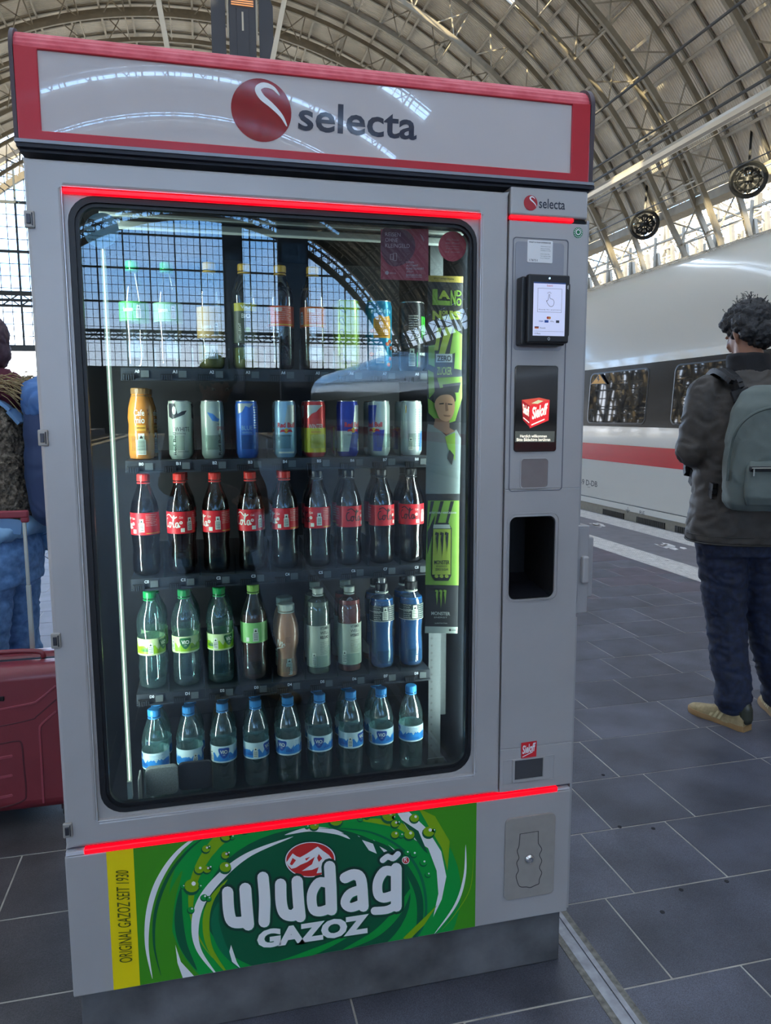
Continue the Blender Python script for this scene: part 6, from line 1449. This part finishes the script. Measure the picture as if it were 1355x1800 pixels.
for k in range(70):
    th = rr.random()*6.28; ph = rr.random()*1.3; d = Vector((math.sin(ph)*math.cos(th), math.sin(ph)*math.sin(th), math.cos(ph))); b = P(0, -0.01, 0.04)+Vector((d.x*0.092, d.y*0.1, d.z*0.102)); q = Vector((rr.uniform(-1, 1), rr.uniform(-1, 1), rr.uniform(-0.2, 1)))*0.012
    m.tube([b, b+d*0.014+q*0.5, b+d*0.020+q*1.4, b+d*0.012+q*2.0], 0.0011, 4)
tag(m.build('loose_curls', mat('hair_black', '#16161a', 0.5), pa), kind='stuff')
jk = mat('waxed_jacket', '#453f39', 0.62, noise=0.25, nscale=9, bump=0.25, bscale=350, dark=S('#37332f'))
mb = MB()
loft(mb, [(0, 0, 0.855, 0.232, 0.165), (0, 0, 0.90, 0.232, 0.165), (0, 0, 1.05, 0.215, 0.150), (0, 0, 1.20, 0.212, 0.150), (0, 0, 1.36, 0.220, 0.155), (0, 0, 1.47, 0.200, 0.135), (0, 0.005, 1.54, 0.135, 0.10), (0, 0.01, 1.585, 0.095, 0.085)], p=2.3, rz=rzA)
for s_, e_, h_ in ((Ls, Le, Lh), (Rs, Re, Rh)):
    v = (Vector(h_)-Vector(e_)).normalized(); wr = Vector(h_)-v*0.045; mid = (Vector(s_)+Vector(e_))/2
    limb(mb, [(s_, 0.080), (tuple(mid), 0.076), (e_, 0.071), (tuple((Vector(e_)+wr)/2), 0.064), (tuple(wr), 0.052)], 16)
jacket = fuse('jacket', mb, jk, pa, 0.010, 3, folds=0.0055, fscale=11.0, fz=1.3)
m = MB()
for a0 in range(-60, 241, 6): pass
mb = MB(); loft(mb, [(0, 0.012, 1.545, 0.105, 0.092), (0, 0.016, 1.60, 0.090, 0.086), (-0.002, 0.024, 1.658, 0.084, 0.084)], rz=rzA); col = fuse('collar', mb, mat('corduroy_dark', '#17161a', 0.85, noise=0.3, nscale=200), jacket, 0.007, 2, folds=0.003)
m = MB(); n = 40
for z0, z1, k in ((0.853, 0.858, 0), (0.888, 0.8895, 0)):
    ring_ = [(0.2345*math.copysign(abs(math.cos(t))**(2/2.3), math.cos(t)), 0.1675*math.copysign(abs(math.sin(t))**(2/2.3), math.sin(t))) for t in [2*PI*i/n for i in range(n)]]
    pts = [Vector(W_(x, y, (z0+z1)/2)) for x, y in ring_]; m.tube(pts+[pts[0]], (z1-z0)/2+0.001, 5, caps=False)
m.build('hem_seam', mat('seam_olive', '#35312c', 0.7), jacket)
jn = mat('denim_navy', '#202a46', 0.75, noise=0.35, nscale=45, bump=0.3, bscale=700, dark=S('#161a28'))
mb = MB()
loft(mb, [(0, 0, 0.80, 0.175, 0.125), (0, 0, 0.90, 0.180, 0.13), (0, 0, 1.0, 0.165, 0.118)], p=2.3, rz=rzA)
for h_, k_, a_ in ((Lhip, Lkn, Lan), (Rhip, Rkn, Ran)):
    limb(mb, [((h_[0], h_[1], 0.86), 0.105), ((h_[0]*.5+k_[0]*.5, h_[1]*.5+k_[1]*.5, 0.68), 0.098), (k_, 0.085), ((k_[0]*.5+a_[0]*.5, k_[1]*.5+a_[1]*.5, 0.30), 0.080), ((a_[0], a_[1], 0.165), 0.078), ((a_[0], a_[1], 0.125), 0.080)], 16)
fuse('jeans', mb, jn, pa, 0.009, 2, folds=0.0055, fscale=9.5, fz=1.4)
# shoes
suede = mat('tan_suede', '#a3906a', 0.85, noise=0.25, nscale=60, bump=0.3, bscale=500); gum = mat('gum_sole', '#9c7a50', 0.6, noise=0.1); stripe_m = mat('shoe_stripe', '#c9b98c', 0.7); heel_m = mat('heel_green', '#34372d', 0.4); lace_m = mat('lace_dark', '#2b2924', 0.8)
def shoe(name, heel, d, parent):
    """tan trainer: heel point on the ground, pointing along d"""
    d = Vector((d[0], d[1], 0)).normalized(); s = Vector((d.y, -d.x, 0)); H = Vector((heel[0]-o_.x, heel[1]-o_.y, 0))
    t = D.objects.new(name, None); C.objects.link(t); t.parent = parent
    L = 0.298; out = [(0, 0.030), (0.02, 0.038), (0.08, 0.035), (0.15, 0.038), (0.20, 0.047), (0.25, 0.045), (0.28, 0.032), (L, 0.010)]
    loop = [(a, w) for a, w in out]+[(a, -w) for a, w in out[::-1]]
    Q = lambda a, w, z: H+d*a+s*w+Vector((0, 0, z))
    k = len(loop); m = MB(); v = [Q(a, w, 0.0) for a, w in loop]+[Q(a*1.0+0.002, w*1.06, 0.012) for a, w in loop]+[Q(a, w*1.0, 0.025) for a, w in loop]
    m.add(v, [tuple(range(k-1, -1, -1))]+[(i+j*k, (i+1) % k+j*k, (i+1) % k+(j+1)*k, i+(j+1)*k) for j in (0, 1) for i in range(k)]+[tuple(range(2*k, 3*k))]); so = m.build('sole', gum, t, smooth=40)
    st = [(0.004, 0.031, 0.085), (0.03, 0.036, 0.078), (0.07, 0.036, 0.083), (0.10, 0.037, 0.088), (0.14, 0.038, 0.078), (0.18, 0.042, 0.064), (0.22, 0.043, 0.052), (0.255, 0.038, 0.045), (0.283, 0.026, 0.038), (0.294, 0.010, 0.030)]
    m = MB(); n = 14; v = []
    for a, w, h in st:
        for i in range(n+1):
            t_ = PI*i/n; v.append(Q(a, w*math.copysign(abs(math.cos(t_))**0.62, math.cos(t_)), 0.018+(h-0.018)*math.sin(t_)**0.75))
    m.add(v, [(i+j*(n+1), i+1+j*(n+1), i+1+(j+1)*(n+1), i+(j+1)*(n+1)) for j in range(len(st)-1) for i in range(n)]+[tuple(range(n, -1, -1)), tuple(range((len(st)-1)*(n+1), len(st)*(n+1)))])
    up = m.build('shoe_upper', suede, t, smooth=60)
    m = MB()
    for sg in (-1, 1):
        for j in range(3):
            a = 0.098+0.022*j; rings = []
            for i in range(7):
                u_ = i/6; z = 0.026+0.042*u_; aa = a-0.020*u_+0.02; hh = 0.088-0.35*max(0, aa-0.10); w = 0.0385*math.sqrt(max(0.05, 1-((z-0.018)/(hh-0.018))**2.6)); rings.append((aa, w))
            for i in range(6):
                z0, z1 = 0.026+0.007*i, 0.026+0.007*(i+1); (a0, w0), (a1, w1) = rings[i], rings[i+1]
                m.add([Q(a0-0.006, sg*(w0+0.0022), z0), Q(a0+0.006, sg*(w0+0.0026), z0), Q(a1+0.006, sg*(w1+0.0026), z1), Q(a1-0.006, sg*(w1+0.0022), z1)], [(0, 1, 2, 3)])
    m.build('side_stripes', stripe_m, up)
    m = MB(); limb(m, [(Q(0.012, 0, 0.055), 0.030), (Q(0.014, 0, 0.098), 0.029)], 12); limb(m, [(Q(0.02, 0, 0.090), (0.034, 0.03)), (Q(0.075, 0, 0.094), (0.034, 0.02))], 12); m.build('heel_collar', heel_m, up, smooth=50)
    m = MB()
    for j in range(5):
        a = 0.115+0.017*j; h = 0.088-0.0078*j*1.15
        m.tube([Q(a, -0.020, h-0.004), Q(a+0.003, 0, h+0.004), Q(a, 0.020, h-0.004)], 0.0040, 5)
    for sg in (-1, 1): m.tube([Q(0.112, 0, 0.093), Q(0.120, sg*0.02, 0.098), Q(0.140, sg*0.034, 0.085), Q(0.125, sg*0.03, 0.078)], 0.0022, 5)
    m.build('laces', lace_m, up)
shoe('shoe', (2.632, 1.095), (-0.31, 0.95), pa); shoe('shoe', (2.845, 1.115), (0.42, 0.91), pa)
# phone held in both hands
ph = MB(); ph.box(-0.037, 0.037, -0.004, 0.004, -0.075, 0.075); pho = ph.build('smartphone', mat('phone_black', '#121316', 0.2), None, bevel=0.004); q = o_+Vector(W_(0.0, 0.345, 1.205)); pho.location = q
pho.rotation_euler = (math.radians(-55), 0, rzA); tag(pho, 'black smartphone held by the man in the waxed jacket', 'phone')
# the photographer, mirrored in the machine's glass
pc = copy_tree(pa); pc.location = (0.36, -1.955, 0); pc.scale = (0.9, 0.9, 0.885); pc.rotation_euler = (0, 0, -0.30); tag(pc, 'person in rust-brown jacket mirrored in the machine glass', 'person')
for ch in pc.children_recursive:
    if ch.name.startswith('jacket'):
        ch.material_slots[0].link = 'OBJECT'; ch.material_slots[0].material = mat('rust_jacket', '#5c2f24', 0.6, noise=0.2)
# his backpack
bp = thing('backpack', tuple(o_+Vector(W_(-0.015, -0.235, 1.02))), 'grey-green backpack worn by the man beside the train', 'backpack', rz=rzA)
bpm = mat('backpack_sage', '#66706b', 0.7, noise=0.12, nscale=14, bump=0.3, bscale=600); bpd = mat('backpack_black', '#17181c', 0.6); zipm = mat('zip_metal', '#9b9a90', 0.3, 0.8)
mb = MB(); loft(mb, [(0, 0, 0.0, 0.135, 0.06), (0, 0, 0.03, 0.158, 0.082), (0, 0, 0.15, 0.165, 0.088), (0, 0.005, 0.30, 0.158, 0.085), (0, 0.012, 0.41, 0.135, 0.072), (0, 0.022, 0.47, 0.100, 0.055), (0, 0.03, 0.495, 0.055, 0.035)], p=2.8)
fuse('pack_body', mb, bpm, bp, 0.008, 3, folds=0.003, fscale=8)
mb = MB(); loft(mb, [(0, -0.082, 0.025, 0.105, 0.022), (0, -0.090, 0.06, 0.118, 0.032), (0, -0.088, 0.16, 0.116, 0.028), (0, -0.080, 0.20, 0.100, 0.014)], p=3.2); fp = fuse('front_pocket', mb, bpm, bp, 0.006, 2, folds=0.002)
m = MB(); m.tube([(x, -0.1135-0.006*math.cos(x*12)+0.003*abs(x)*20*0, 0.172-0.05*x*x) for x in [-0.112+0.224*i/16 for i in range(17)]], (0.0115), 6); m.build('zip_flap', bpd, fp, smooth=60)
m = MB(); m.tube([(x, -0.1255-0.006*math.cos(x*12), 0.176-0.05*x*x) for x in [-0.108+0.216*i/16 for i in range(17)]], 0.0022, 5, 0); m.box(-0.104, -0.099, -0.130, -0.127, 0.145, 0.172, 0); m.build('zip', zipm, fp)
m = MB(); arc = [(0.172*math.cos(t)*0.93, -0.052-0.028*math.sin(t)**0.5, 0.285+0.125*math.sin(t)) for t in [PI*i/24 for i in range(25)]]
m.tube([(a, b-0.004, c) for a, b, c in [(-0.168, -0.04, 0.12), (-0.168, -0.045, 0.2)]+arc[::-1]+[(0.168, -0.045, 0.2), (0.168, -0.04, 0.12)]], 0.006, 6); m.build('piping', mat('backpack_piping', '#59625d', 0.7), bp, smooth=60)
m = MB(); hl = o_+Vector(W_(-0.015, -0.235, 1.02)); 
loc = lambda x, y, z: (x+0.015, y+0.235, z-1.02)
for sx in (-1, 1):
    path = [loc(sx*0.085-0.01, -0.16, 1.46), loc(sx*0.115, -0.135, 1.53), loc(sx*0.130, -0.07, 1.572), loc(sx*0.135, 0.0, 1.585), loc(sx*0.135, 0.09, 1.545), loc(sx*0.14, 0.155, 1.44), loc(sx*0.155, 0.165, 1.28), loc(sx*0.19, 0.11, 1.13), loc(sx*0.17, -0.12, 1.08)]
    k = spline(path, 5); m.tube(k, [(0.030, 0.008)]*len(k) if False else 0.012, 6)
    for i in range(len(k)-1):
        a, b = Vector(k[i]), Vector(k[i+1]); m.bar(a, b, 0.066, 0.022, up=(0, 0.3, 1) if a.z > 0.48 else (0, 1, 0.2))
    m.build('shoulder_strap', bpd, bp, smooth=40); m = MB()
# ------------------------------------------------------------------ traveller behind the suitcase
oB = Vector((-0.50, 1.66, 0)); fB = Vector((-0.95, 0.31, 0)).normalized(); rB = Vector((fB.y, -fB.x, 0)); rzB = math.atan2(rB.y, rB.x)
pb = thing('person', tuple(oB), 'person in speckled fleece and blue jeans behind the red suitcase', 'person')
W_ = lambda x, y, z: (rB.x*x+fB.x*y, rB.y*x+fB.y*y, z)
Ls, Le, Lh = W_(-0.18, 0, 1.40), W_(-0.22, 0.0, 1.14), W_(-0.14, 0.20, 1.06); Rs, Re, Rh = W_(0.18, 0, 1.40), W_(0.235, -0.04, 1.13), W_(0.20, 0.14, 0.99)
hc = Vector(W_(0, 0.02, 1.67)); mb = MB(); P, R = head(mb, hc, (fB.x, fB.y, -0.1), 0.98)
limb(mb, [(W_(0, 0, 1.42), 0.055), (W_(0, 0.01, 1.58), 0.050)])
loft(mb, [(0, 0, 0.82, 0.165, 0.115), (0, 0, 0.92, 0.175, 0.12), (0, 0, 1.05, 0.135, 0.10), (0, 0, 1.25, 0.150, 0.11), (0, 0, 1.38, 0.155, 0.10), (0, 0, 1.45, 0.08, 0.065)], rz=rzB)
for s_, e_, h_ in ((Ls, Le, Lh), (Rs, Re, Rh)):
    v = (Vector(h_)-Vector(e_)).normalized(); limb(mb, [(s_, 0.046), (e_, 0.037), (tuple(Vector(h_)-v*0.05), 0.024)]); hand(mb, Vector(h_)+v*0.02, v, (0, 0, 1), rB, 0.93, 0.5, 1 if s_ is Ls else -1)
legs = ((W_(-0.09, 0, 0.86), W_(-0.10, 0.04, 0.47), W_(-0.10, -0.01, 0.09)), (W_(0.09, 0, 0.86), W_(0.11, 0.03, 0.47), W_(0.12, -0.02, 0.09)))
for h_, k_, a_ in legs:
    limb(mb, [(h_, 0.082), (k_, 0.052), (a_, 0.036)]); limb(mb, [((a_[0]-fB.x*0.03, a_[1]-fB.y*0.03, 0.045), 0.030), ((a_[0]+fB.x*0.16, a_[1]+fB.y*0.16, 0.036), 0.024)])
fuse('body', mb, skin_f, pb, 0.0095, 2); eyes(P, pb, 0.98)
hair_cap('hair', P, R, 0.98, mat('hair_auburn', '#4a2f38', 0.55, noise=0.4, nscale=90), pb, curly=0.008)
m = MB(); rr = random.Random(5)
for k in range(110):
    a = rr.uniform(-0.11, 0.11); b = Vector(W_(a, -0.075-0.02*rr.random(), 1.52+rr.uniform(-0.02, 0.04))); d = Vector((0.85, -0.15, 0.0))*rr.uniform(0.07, 0.19)+Vector((0, 0, rr.uniform(-0.09, 0.03))); m.tube([b, b+d*0.5+Vector((0, 0, 0.012)), b+d], 0.0016, 4)
tag(m.build('scarf_fringe', mat('straw_fringe', '#a58f68', 0.8, noise=0.3, nscale=60), pb), kind='stuff')
mb = MB(); limb(mb, [(W_(0.075*math.cos(t), 0.0+0.085*math.sin(t), 1.475+0.02*math.sin(2*t)), 0.045) for t in [2*PI*i/10 for i in range(11)]], 12); ball(mb, W_(0, -0.07, 1.52), 0.07, 12)
fuse('scarf', mb, mat('scarf_maroon', '#5e2333', 0.9, noise=0.3, nscale=40), pb, 0.008, 2, folds=0.007, fscale=14)
flc = mat('speckled_fleece', '#8d8170', 0.95, noise=0.8, nscale=55, bump=1.0, bscale=90, bdist=0.01, dark=S('#1d1a18'))
mb = MB(); loft(mb, [(0, 0, 0.98, 0.195, 0.145), (0, 0, 1.06, 0.205, 0.155), (0, 0, 1.22, 0.200, 0.150), (0, 0, 1.36, 0.205, 0.145), (0, 0, 1.44, 0.15, 0.11), (0, 0, 1.48, 0.09, 0.08)], p=2.2, rz=rzB)
for s_, e_, h_ in ((Ls, Le, Lh), (Rs, Re, Rh)): v = (Vector(h_)-Vector(e_)).normalized(); limb(mb, [(s_, 0.078), (e_, 0.070), (tuple(Vector(h_)-v*0.05), 0.050)], 16)
fuse('fleece_jacket', mb, flc, pb, 0.009, 2, folds=0.005, fscale=7, fine=0.016)
jb = mat('denim_blue', '#6a94c4', 0.8, noise=0.3, nscale=40, bump=0.3, bscale=600, dark=S('#4b74a6'))
mb = MB(); loft(mb, [(0, 0, 0.74, 0.19, 0.135), (0, 0, 0.86, 0.200, 0.145), (0, 0, 1.0, 0.165, 0.12)], p=2.3, rz=rzB)
for h_, k_, a_ in legs: limb(mb, [((h_[0], h_[1], 0.82), 0.108), (k_, 0.095), ((a_[0], a_[1], 0.20), 0.100), ((a_[0], a_[1], 0.13), 0.105)], 16)
jj = fuse('jeans', mb, jb, pb, 0.0095, 2, folds=0.006, fscale=8, fz=1.6)
m = MB(); cpk = Vector(W_(0.085, -0.168, 0.87))
U_ = rB; pk = [(-0.05, 0.055), (0.05, 0.055), (0.05, -0.03), (0, -0.06), (-0.05, -0.03)]
for pl in stroke([(a, b) for a, b in pk+[pk[0]]], 0.003, cap=False): m.add([cpk+U_*a+Vector((0, 0, b)) for a, b in pl], [tuple(range(len(pl)))])
m.build('pocket_seam', mat('seam_dark_blue', '#2b4468', 0.8), jj)
lb = mat('tied_jacket_blue', '#93bfe0', 0.75, noise=0.2, nscale=10, dark=S('#5f8cb8'))
mb = MB(); limb(mb, [(W_(0.185*math.cos(t), 0.14*math.sin(t), 0.965+0.012*math.sin(3*t)), 0.036) for t in [2*PI*i/14 for i in range(15)]], 12); ball(mb, W_(0.17, -0.13, 0.93), 0.075, 12, sc=(1, 1, 1.2)); limb(mb, [(W_(0.20, -0.14, 0.98), 0.05), (W_(0.26, -0.15, 0.90), 0.045), (W_(0.27, -0.14, 0.80), 0.04)])
fuse('tied_jacket', mb, lb, pb, 0.009, 2, folds=0.010, fscale=11)
for a_ in (legs[0][2], legs[1][2]):
    m = MB(); d = fB; s_ = rB; H = Vector((a_[0], a_[1], 0))-d*0.07; v = []; o2 = [(0, 0.03), (0.03, 0.036), (0.15, 0.038), (0.21, 0.045), (0.26, 0.03), (0.275, 0.01)]; lp_ = o2+[(a, -w) for a, w in o2[::-1]]; k = len(lp_)
    for z, sc_ in ((0, 1), (0.03, 1.02), (0.06, 0.92), (0.09, 0.5)): v += [H+d*(a if z < 0.05 else a*0.9)+s_*w*sc_+Vector((0, 0, z if z < 0.05 or a < 0.14 else z*0.75)) for a, w in lp_]
    m.add(v, [tuple(range(k-1, -1, -1))]+[(i+j*k, (i+1) % k+j*k, (i+1) % k+(j+1)*k, i+(j+1)*k) for j in range(3) for i in range(k)]+[tuple(range(3*k, 4*k))]); m.build('shoe', mat('shoe_white', '#c9c6c0', 0.6), pb, smooth=50)
# blue trekking backpack
cB = oB+Vector(W_(0.03, -0.27, 0.98)); b2 = thing('backpack', tuple(cB), 'blue trekking backpack on the traveller behind the suitcase', 'backpack', rz=rzB)
bm_ = mat('trek_blue', '#4d78b0', 0.65, noise=0.2, nscale=8, bump=0.2, bscale=500, dark=S('#3a5c8c')); bn_ = mat('trek_navy', '#2d3f63', 0.7)
mb = MB(); loft(mb, [(0, 0, 0.0, 0.10, 0.07), (0, 0, 0.04, 0.14, 0.10), (0, 0, 0.20, 0.15, 0.115), (0, 0, 0.38, 0.145, 0.11), (0, 0.01, 0.47, 0.13, 0.095)], p=2.7); fuse('pack_body', mb, bn_, b2, 0.009, 3, folds=0.004)
mb = MB(); loft(mb, [(0, -0.01, 0.43, 0.14, 0.115), (0, -0.01, 0.49, 0.15, 0.125), (0, 0.01, 0.545, 0.12, 0.10), (0, 0.02, 0.575, 0.06, 0.05)], p=2.5); lid = fuse('top_lid', mb, bm_, b2, 0.009, 3, folds=0.009, fscale=10)
mb = MB(); loft(mb, [(0, -0.10, 0.20, 0.09, 0.03), (0, -0.105, 0.32, 0.10, 0.04), (0, -0.09, 0.44, 0.09, 0.03)], p=2.7); fuse('front_pocket', mb, bm_, b2, 0.008, 2, folds=0.005)
m = MB()
for sx in (-1, 1):
    path = [(sx*0.09, 0.10, 0.40), (sx*0.10, 0.17, 0.475), (sx*0.11, 0.25, 0.49), (sx*0.12, 0.33, 0.45), (sx*0.13, 0.405, 0.32), (sx*0.16, 0.40, 0.17), (sx*0.215, 0.30, 0.05), (sx*0.15, 0.10, 0.0)]
    k = spline(path, 5)
    for i in range(len(k)-1): m.bar(Vector(k[i]), Vector(k[i+1])+(Vector(k[i+1])-Vector(k[i]))*0.1, 0.055, 0.014, up=(0, 0.3, 1) if k[i][2] > 0.44 else (0, 1, 0.2))
    m.build('shoulder_strap', mat('strap_light_blue', '#6f97c0', 0.7), b2); m = MB()
m.bar((0.152, -0.03, 0.05), (0.150, -0.05, 0.45), 0.02, 0.008); m.bar((-0.152, -0.03, 0.05), (-0.150, -0.05, 0.45), 0.02, 0.008)
m.build('compression_strap', mat('strap_light_blue', '#6f97c0', 0.7), b2)
m = MB()
for pl in stroke(spline([(0.05, 0.33), (0.062, 0.318), (0.07, 0.328), (0.066, 0.350)], 5), 0.006): m.prism(pl, -0.147, -0.140)
m.lathe([(0.006, 0), (0.006, 0.003)], (0.02, -0.143, 0.40), 10); m.build('badge', white_pl, b2)
# ------------------------------------------------------------------ red suitcase
sc = thing('suitcase', (-0.385, 1.17, 0), 'dark red hard-shell suitcase with telescopic handle left of the machine', 'suitcase')
scm = mat('suitcase_red', '#7d2a33', 0.40, noise=0.12, nscale=8, bump=0.35, bscale=700, coat=0.2, bdist=0.001); scr = mat('suitcase_ridge', '#98434d', 0.32, noise=0.05)
sL = lambda x, y, z: (x+0.385, y-1.17, z)
m = MB(); m.box(-0.235, 0.235, -0.125, -0.006, 0.045, 0.565); shell = m.build('shell', scm, sc, bevel=0.045, bseg=5, smooth=40); m = MB(); m.box(-0.235, 0.235, 0.006, 0.125, 0.045, 0.565); m.build('shell', scm, sc, bevel=0.045, bseg=5, smooth=40)
m = MB(); m.box(-0.228, 0.228, -0.012, 0.012, 0.052, 0.558); m.build('zip_band', mat('zip_navy', '#2a3442', 0.6), sc, bevel=0.03, bseg=4, smooth=40)
def emboss(pxs, w, mm, nm, h=0.004):
    p = [(at(u, v, y=1.045).x+0.385, at(u, v, y=1.045).z) for u, v in pxs]; m = MB()
    for pl in stroke(spline(p, 5), w): m.prism(pl, -0.125-h, -0.120)
    m.build(nm, mm, shell, bevel=0.0012)
emboss([(-60, 1260), (0, 1247), (55, 1236), (68, 1230), (97, 1206)], 0.006, scr, 'ridge'); emboss([(-60, 1288), (0, 1277), (55, 1265), (66, 1258), (98, 1230)], 0.005, mat('suitcase_groove', '#4c141c', 0.5), 'groove', 0.0008)
emboss([(98, 1251), (74, 1272), (70, 1284), (72, 1320), (77, 1410)], 0.007, scr, 'ridge')
emboss([(-60, 1318), (0, 1308), (28, 1303), (38, 1308), (42, 1345), (46, 1392), (40, 1408), (0, 1421), (-60, 1434)], 0.006, mat('suitcase_groove', '#4c141c', 0.5), 'groove', 0.001)
for yy in (1333, 1367, 1402): emboss([(-50, yy+10), (0, yy), (20, yy-4)], 0.010, scr, 'ridge', 0.003)
m = MB(); p0 = at(3, 1228, y=1.045); m.box(p0.x+0.385-0.02, p0.x+0.385+0.008, -0.131, -0.124, p0.z-0.008, p0.z+0.008); m.build('lock', mat('lock_dark', '#2b2526', 0.3, 0.5), sc, bevel=0.002)
m = MB(); m.tube(spline([(-0.10, -0.01, 0.560), (-0.09, -0.01, 0.580), (-0.03, -0.01, 0.588), (0.06, -0.01, 0.588), (0.12, -0.01, 0.580), (0.13, -0.01, 0.560)], 6), 0.009, 8); m.build('carry_handle', scm, sc, smooth=60)
for sx in (-1, 1):
    m = MB(); m.box(sx*0.072-0.008, sx*0.072+0.008, 0.092, 0.104, 0.56, 0.80); m.box(sx*0.072-0.006, sx*0.072+0.006, 0.0935, 0.1025, 0.80, 1.05); m.build('handle_tube', mat('alu_tube', '#b9bdb4', 0.3, 0.7), sc, bevel=0.002)
m = MB(); m.box(-0.088, 0.088, 0.085, 0.111, 1.045, 1.072); m.box(-0.088, -0.062, 0.087, 0.109, 1.028, 1.05); m.box(0.062, 0.088, 0.087, 0.109, 1.028, 1.05); m.build('handle_grip', mat('grip_red', '#8a2a38', 0.4), sc, bevel=0.006, bseg=3)
for sx in (-1, 1):
    for sy in (-1, 1):
        m = MB(); m.tube([(sx*0.19-0.011, sy*0.075, 0.025), (sx*0.19+0.011, sy*0.075, 0.025)], 0.025, 14); w_ = m.build('wheel', mat('wheel_black', '#1a1a1c', 0.5), sc, smooth=40)
        m = MB(); m.box(sx*0.19-0.017, sx*0.19+0.017, sy*0.075-0.02, sy*0.075+0.02, 0.028, 0.06); m.build('wheel_fork', mat('fork_dark', '#3b1c22', 0.5), w_, bevel=0.004)
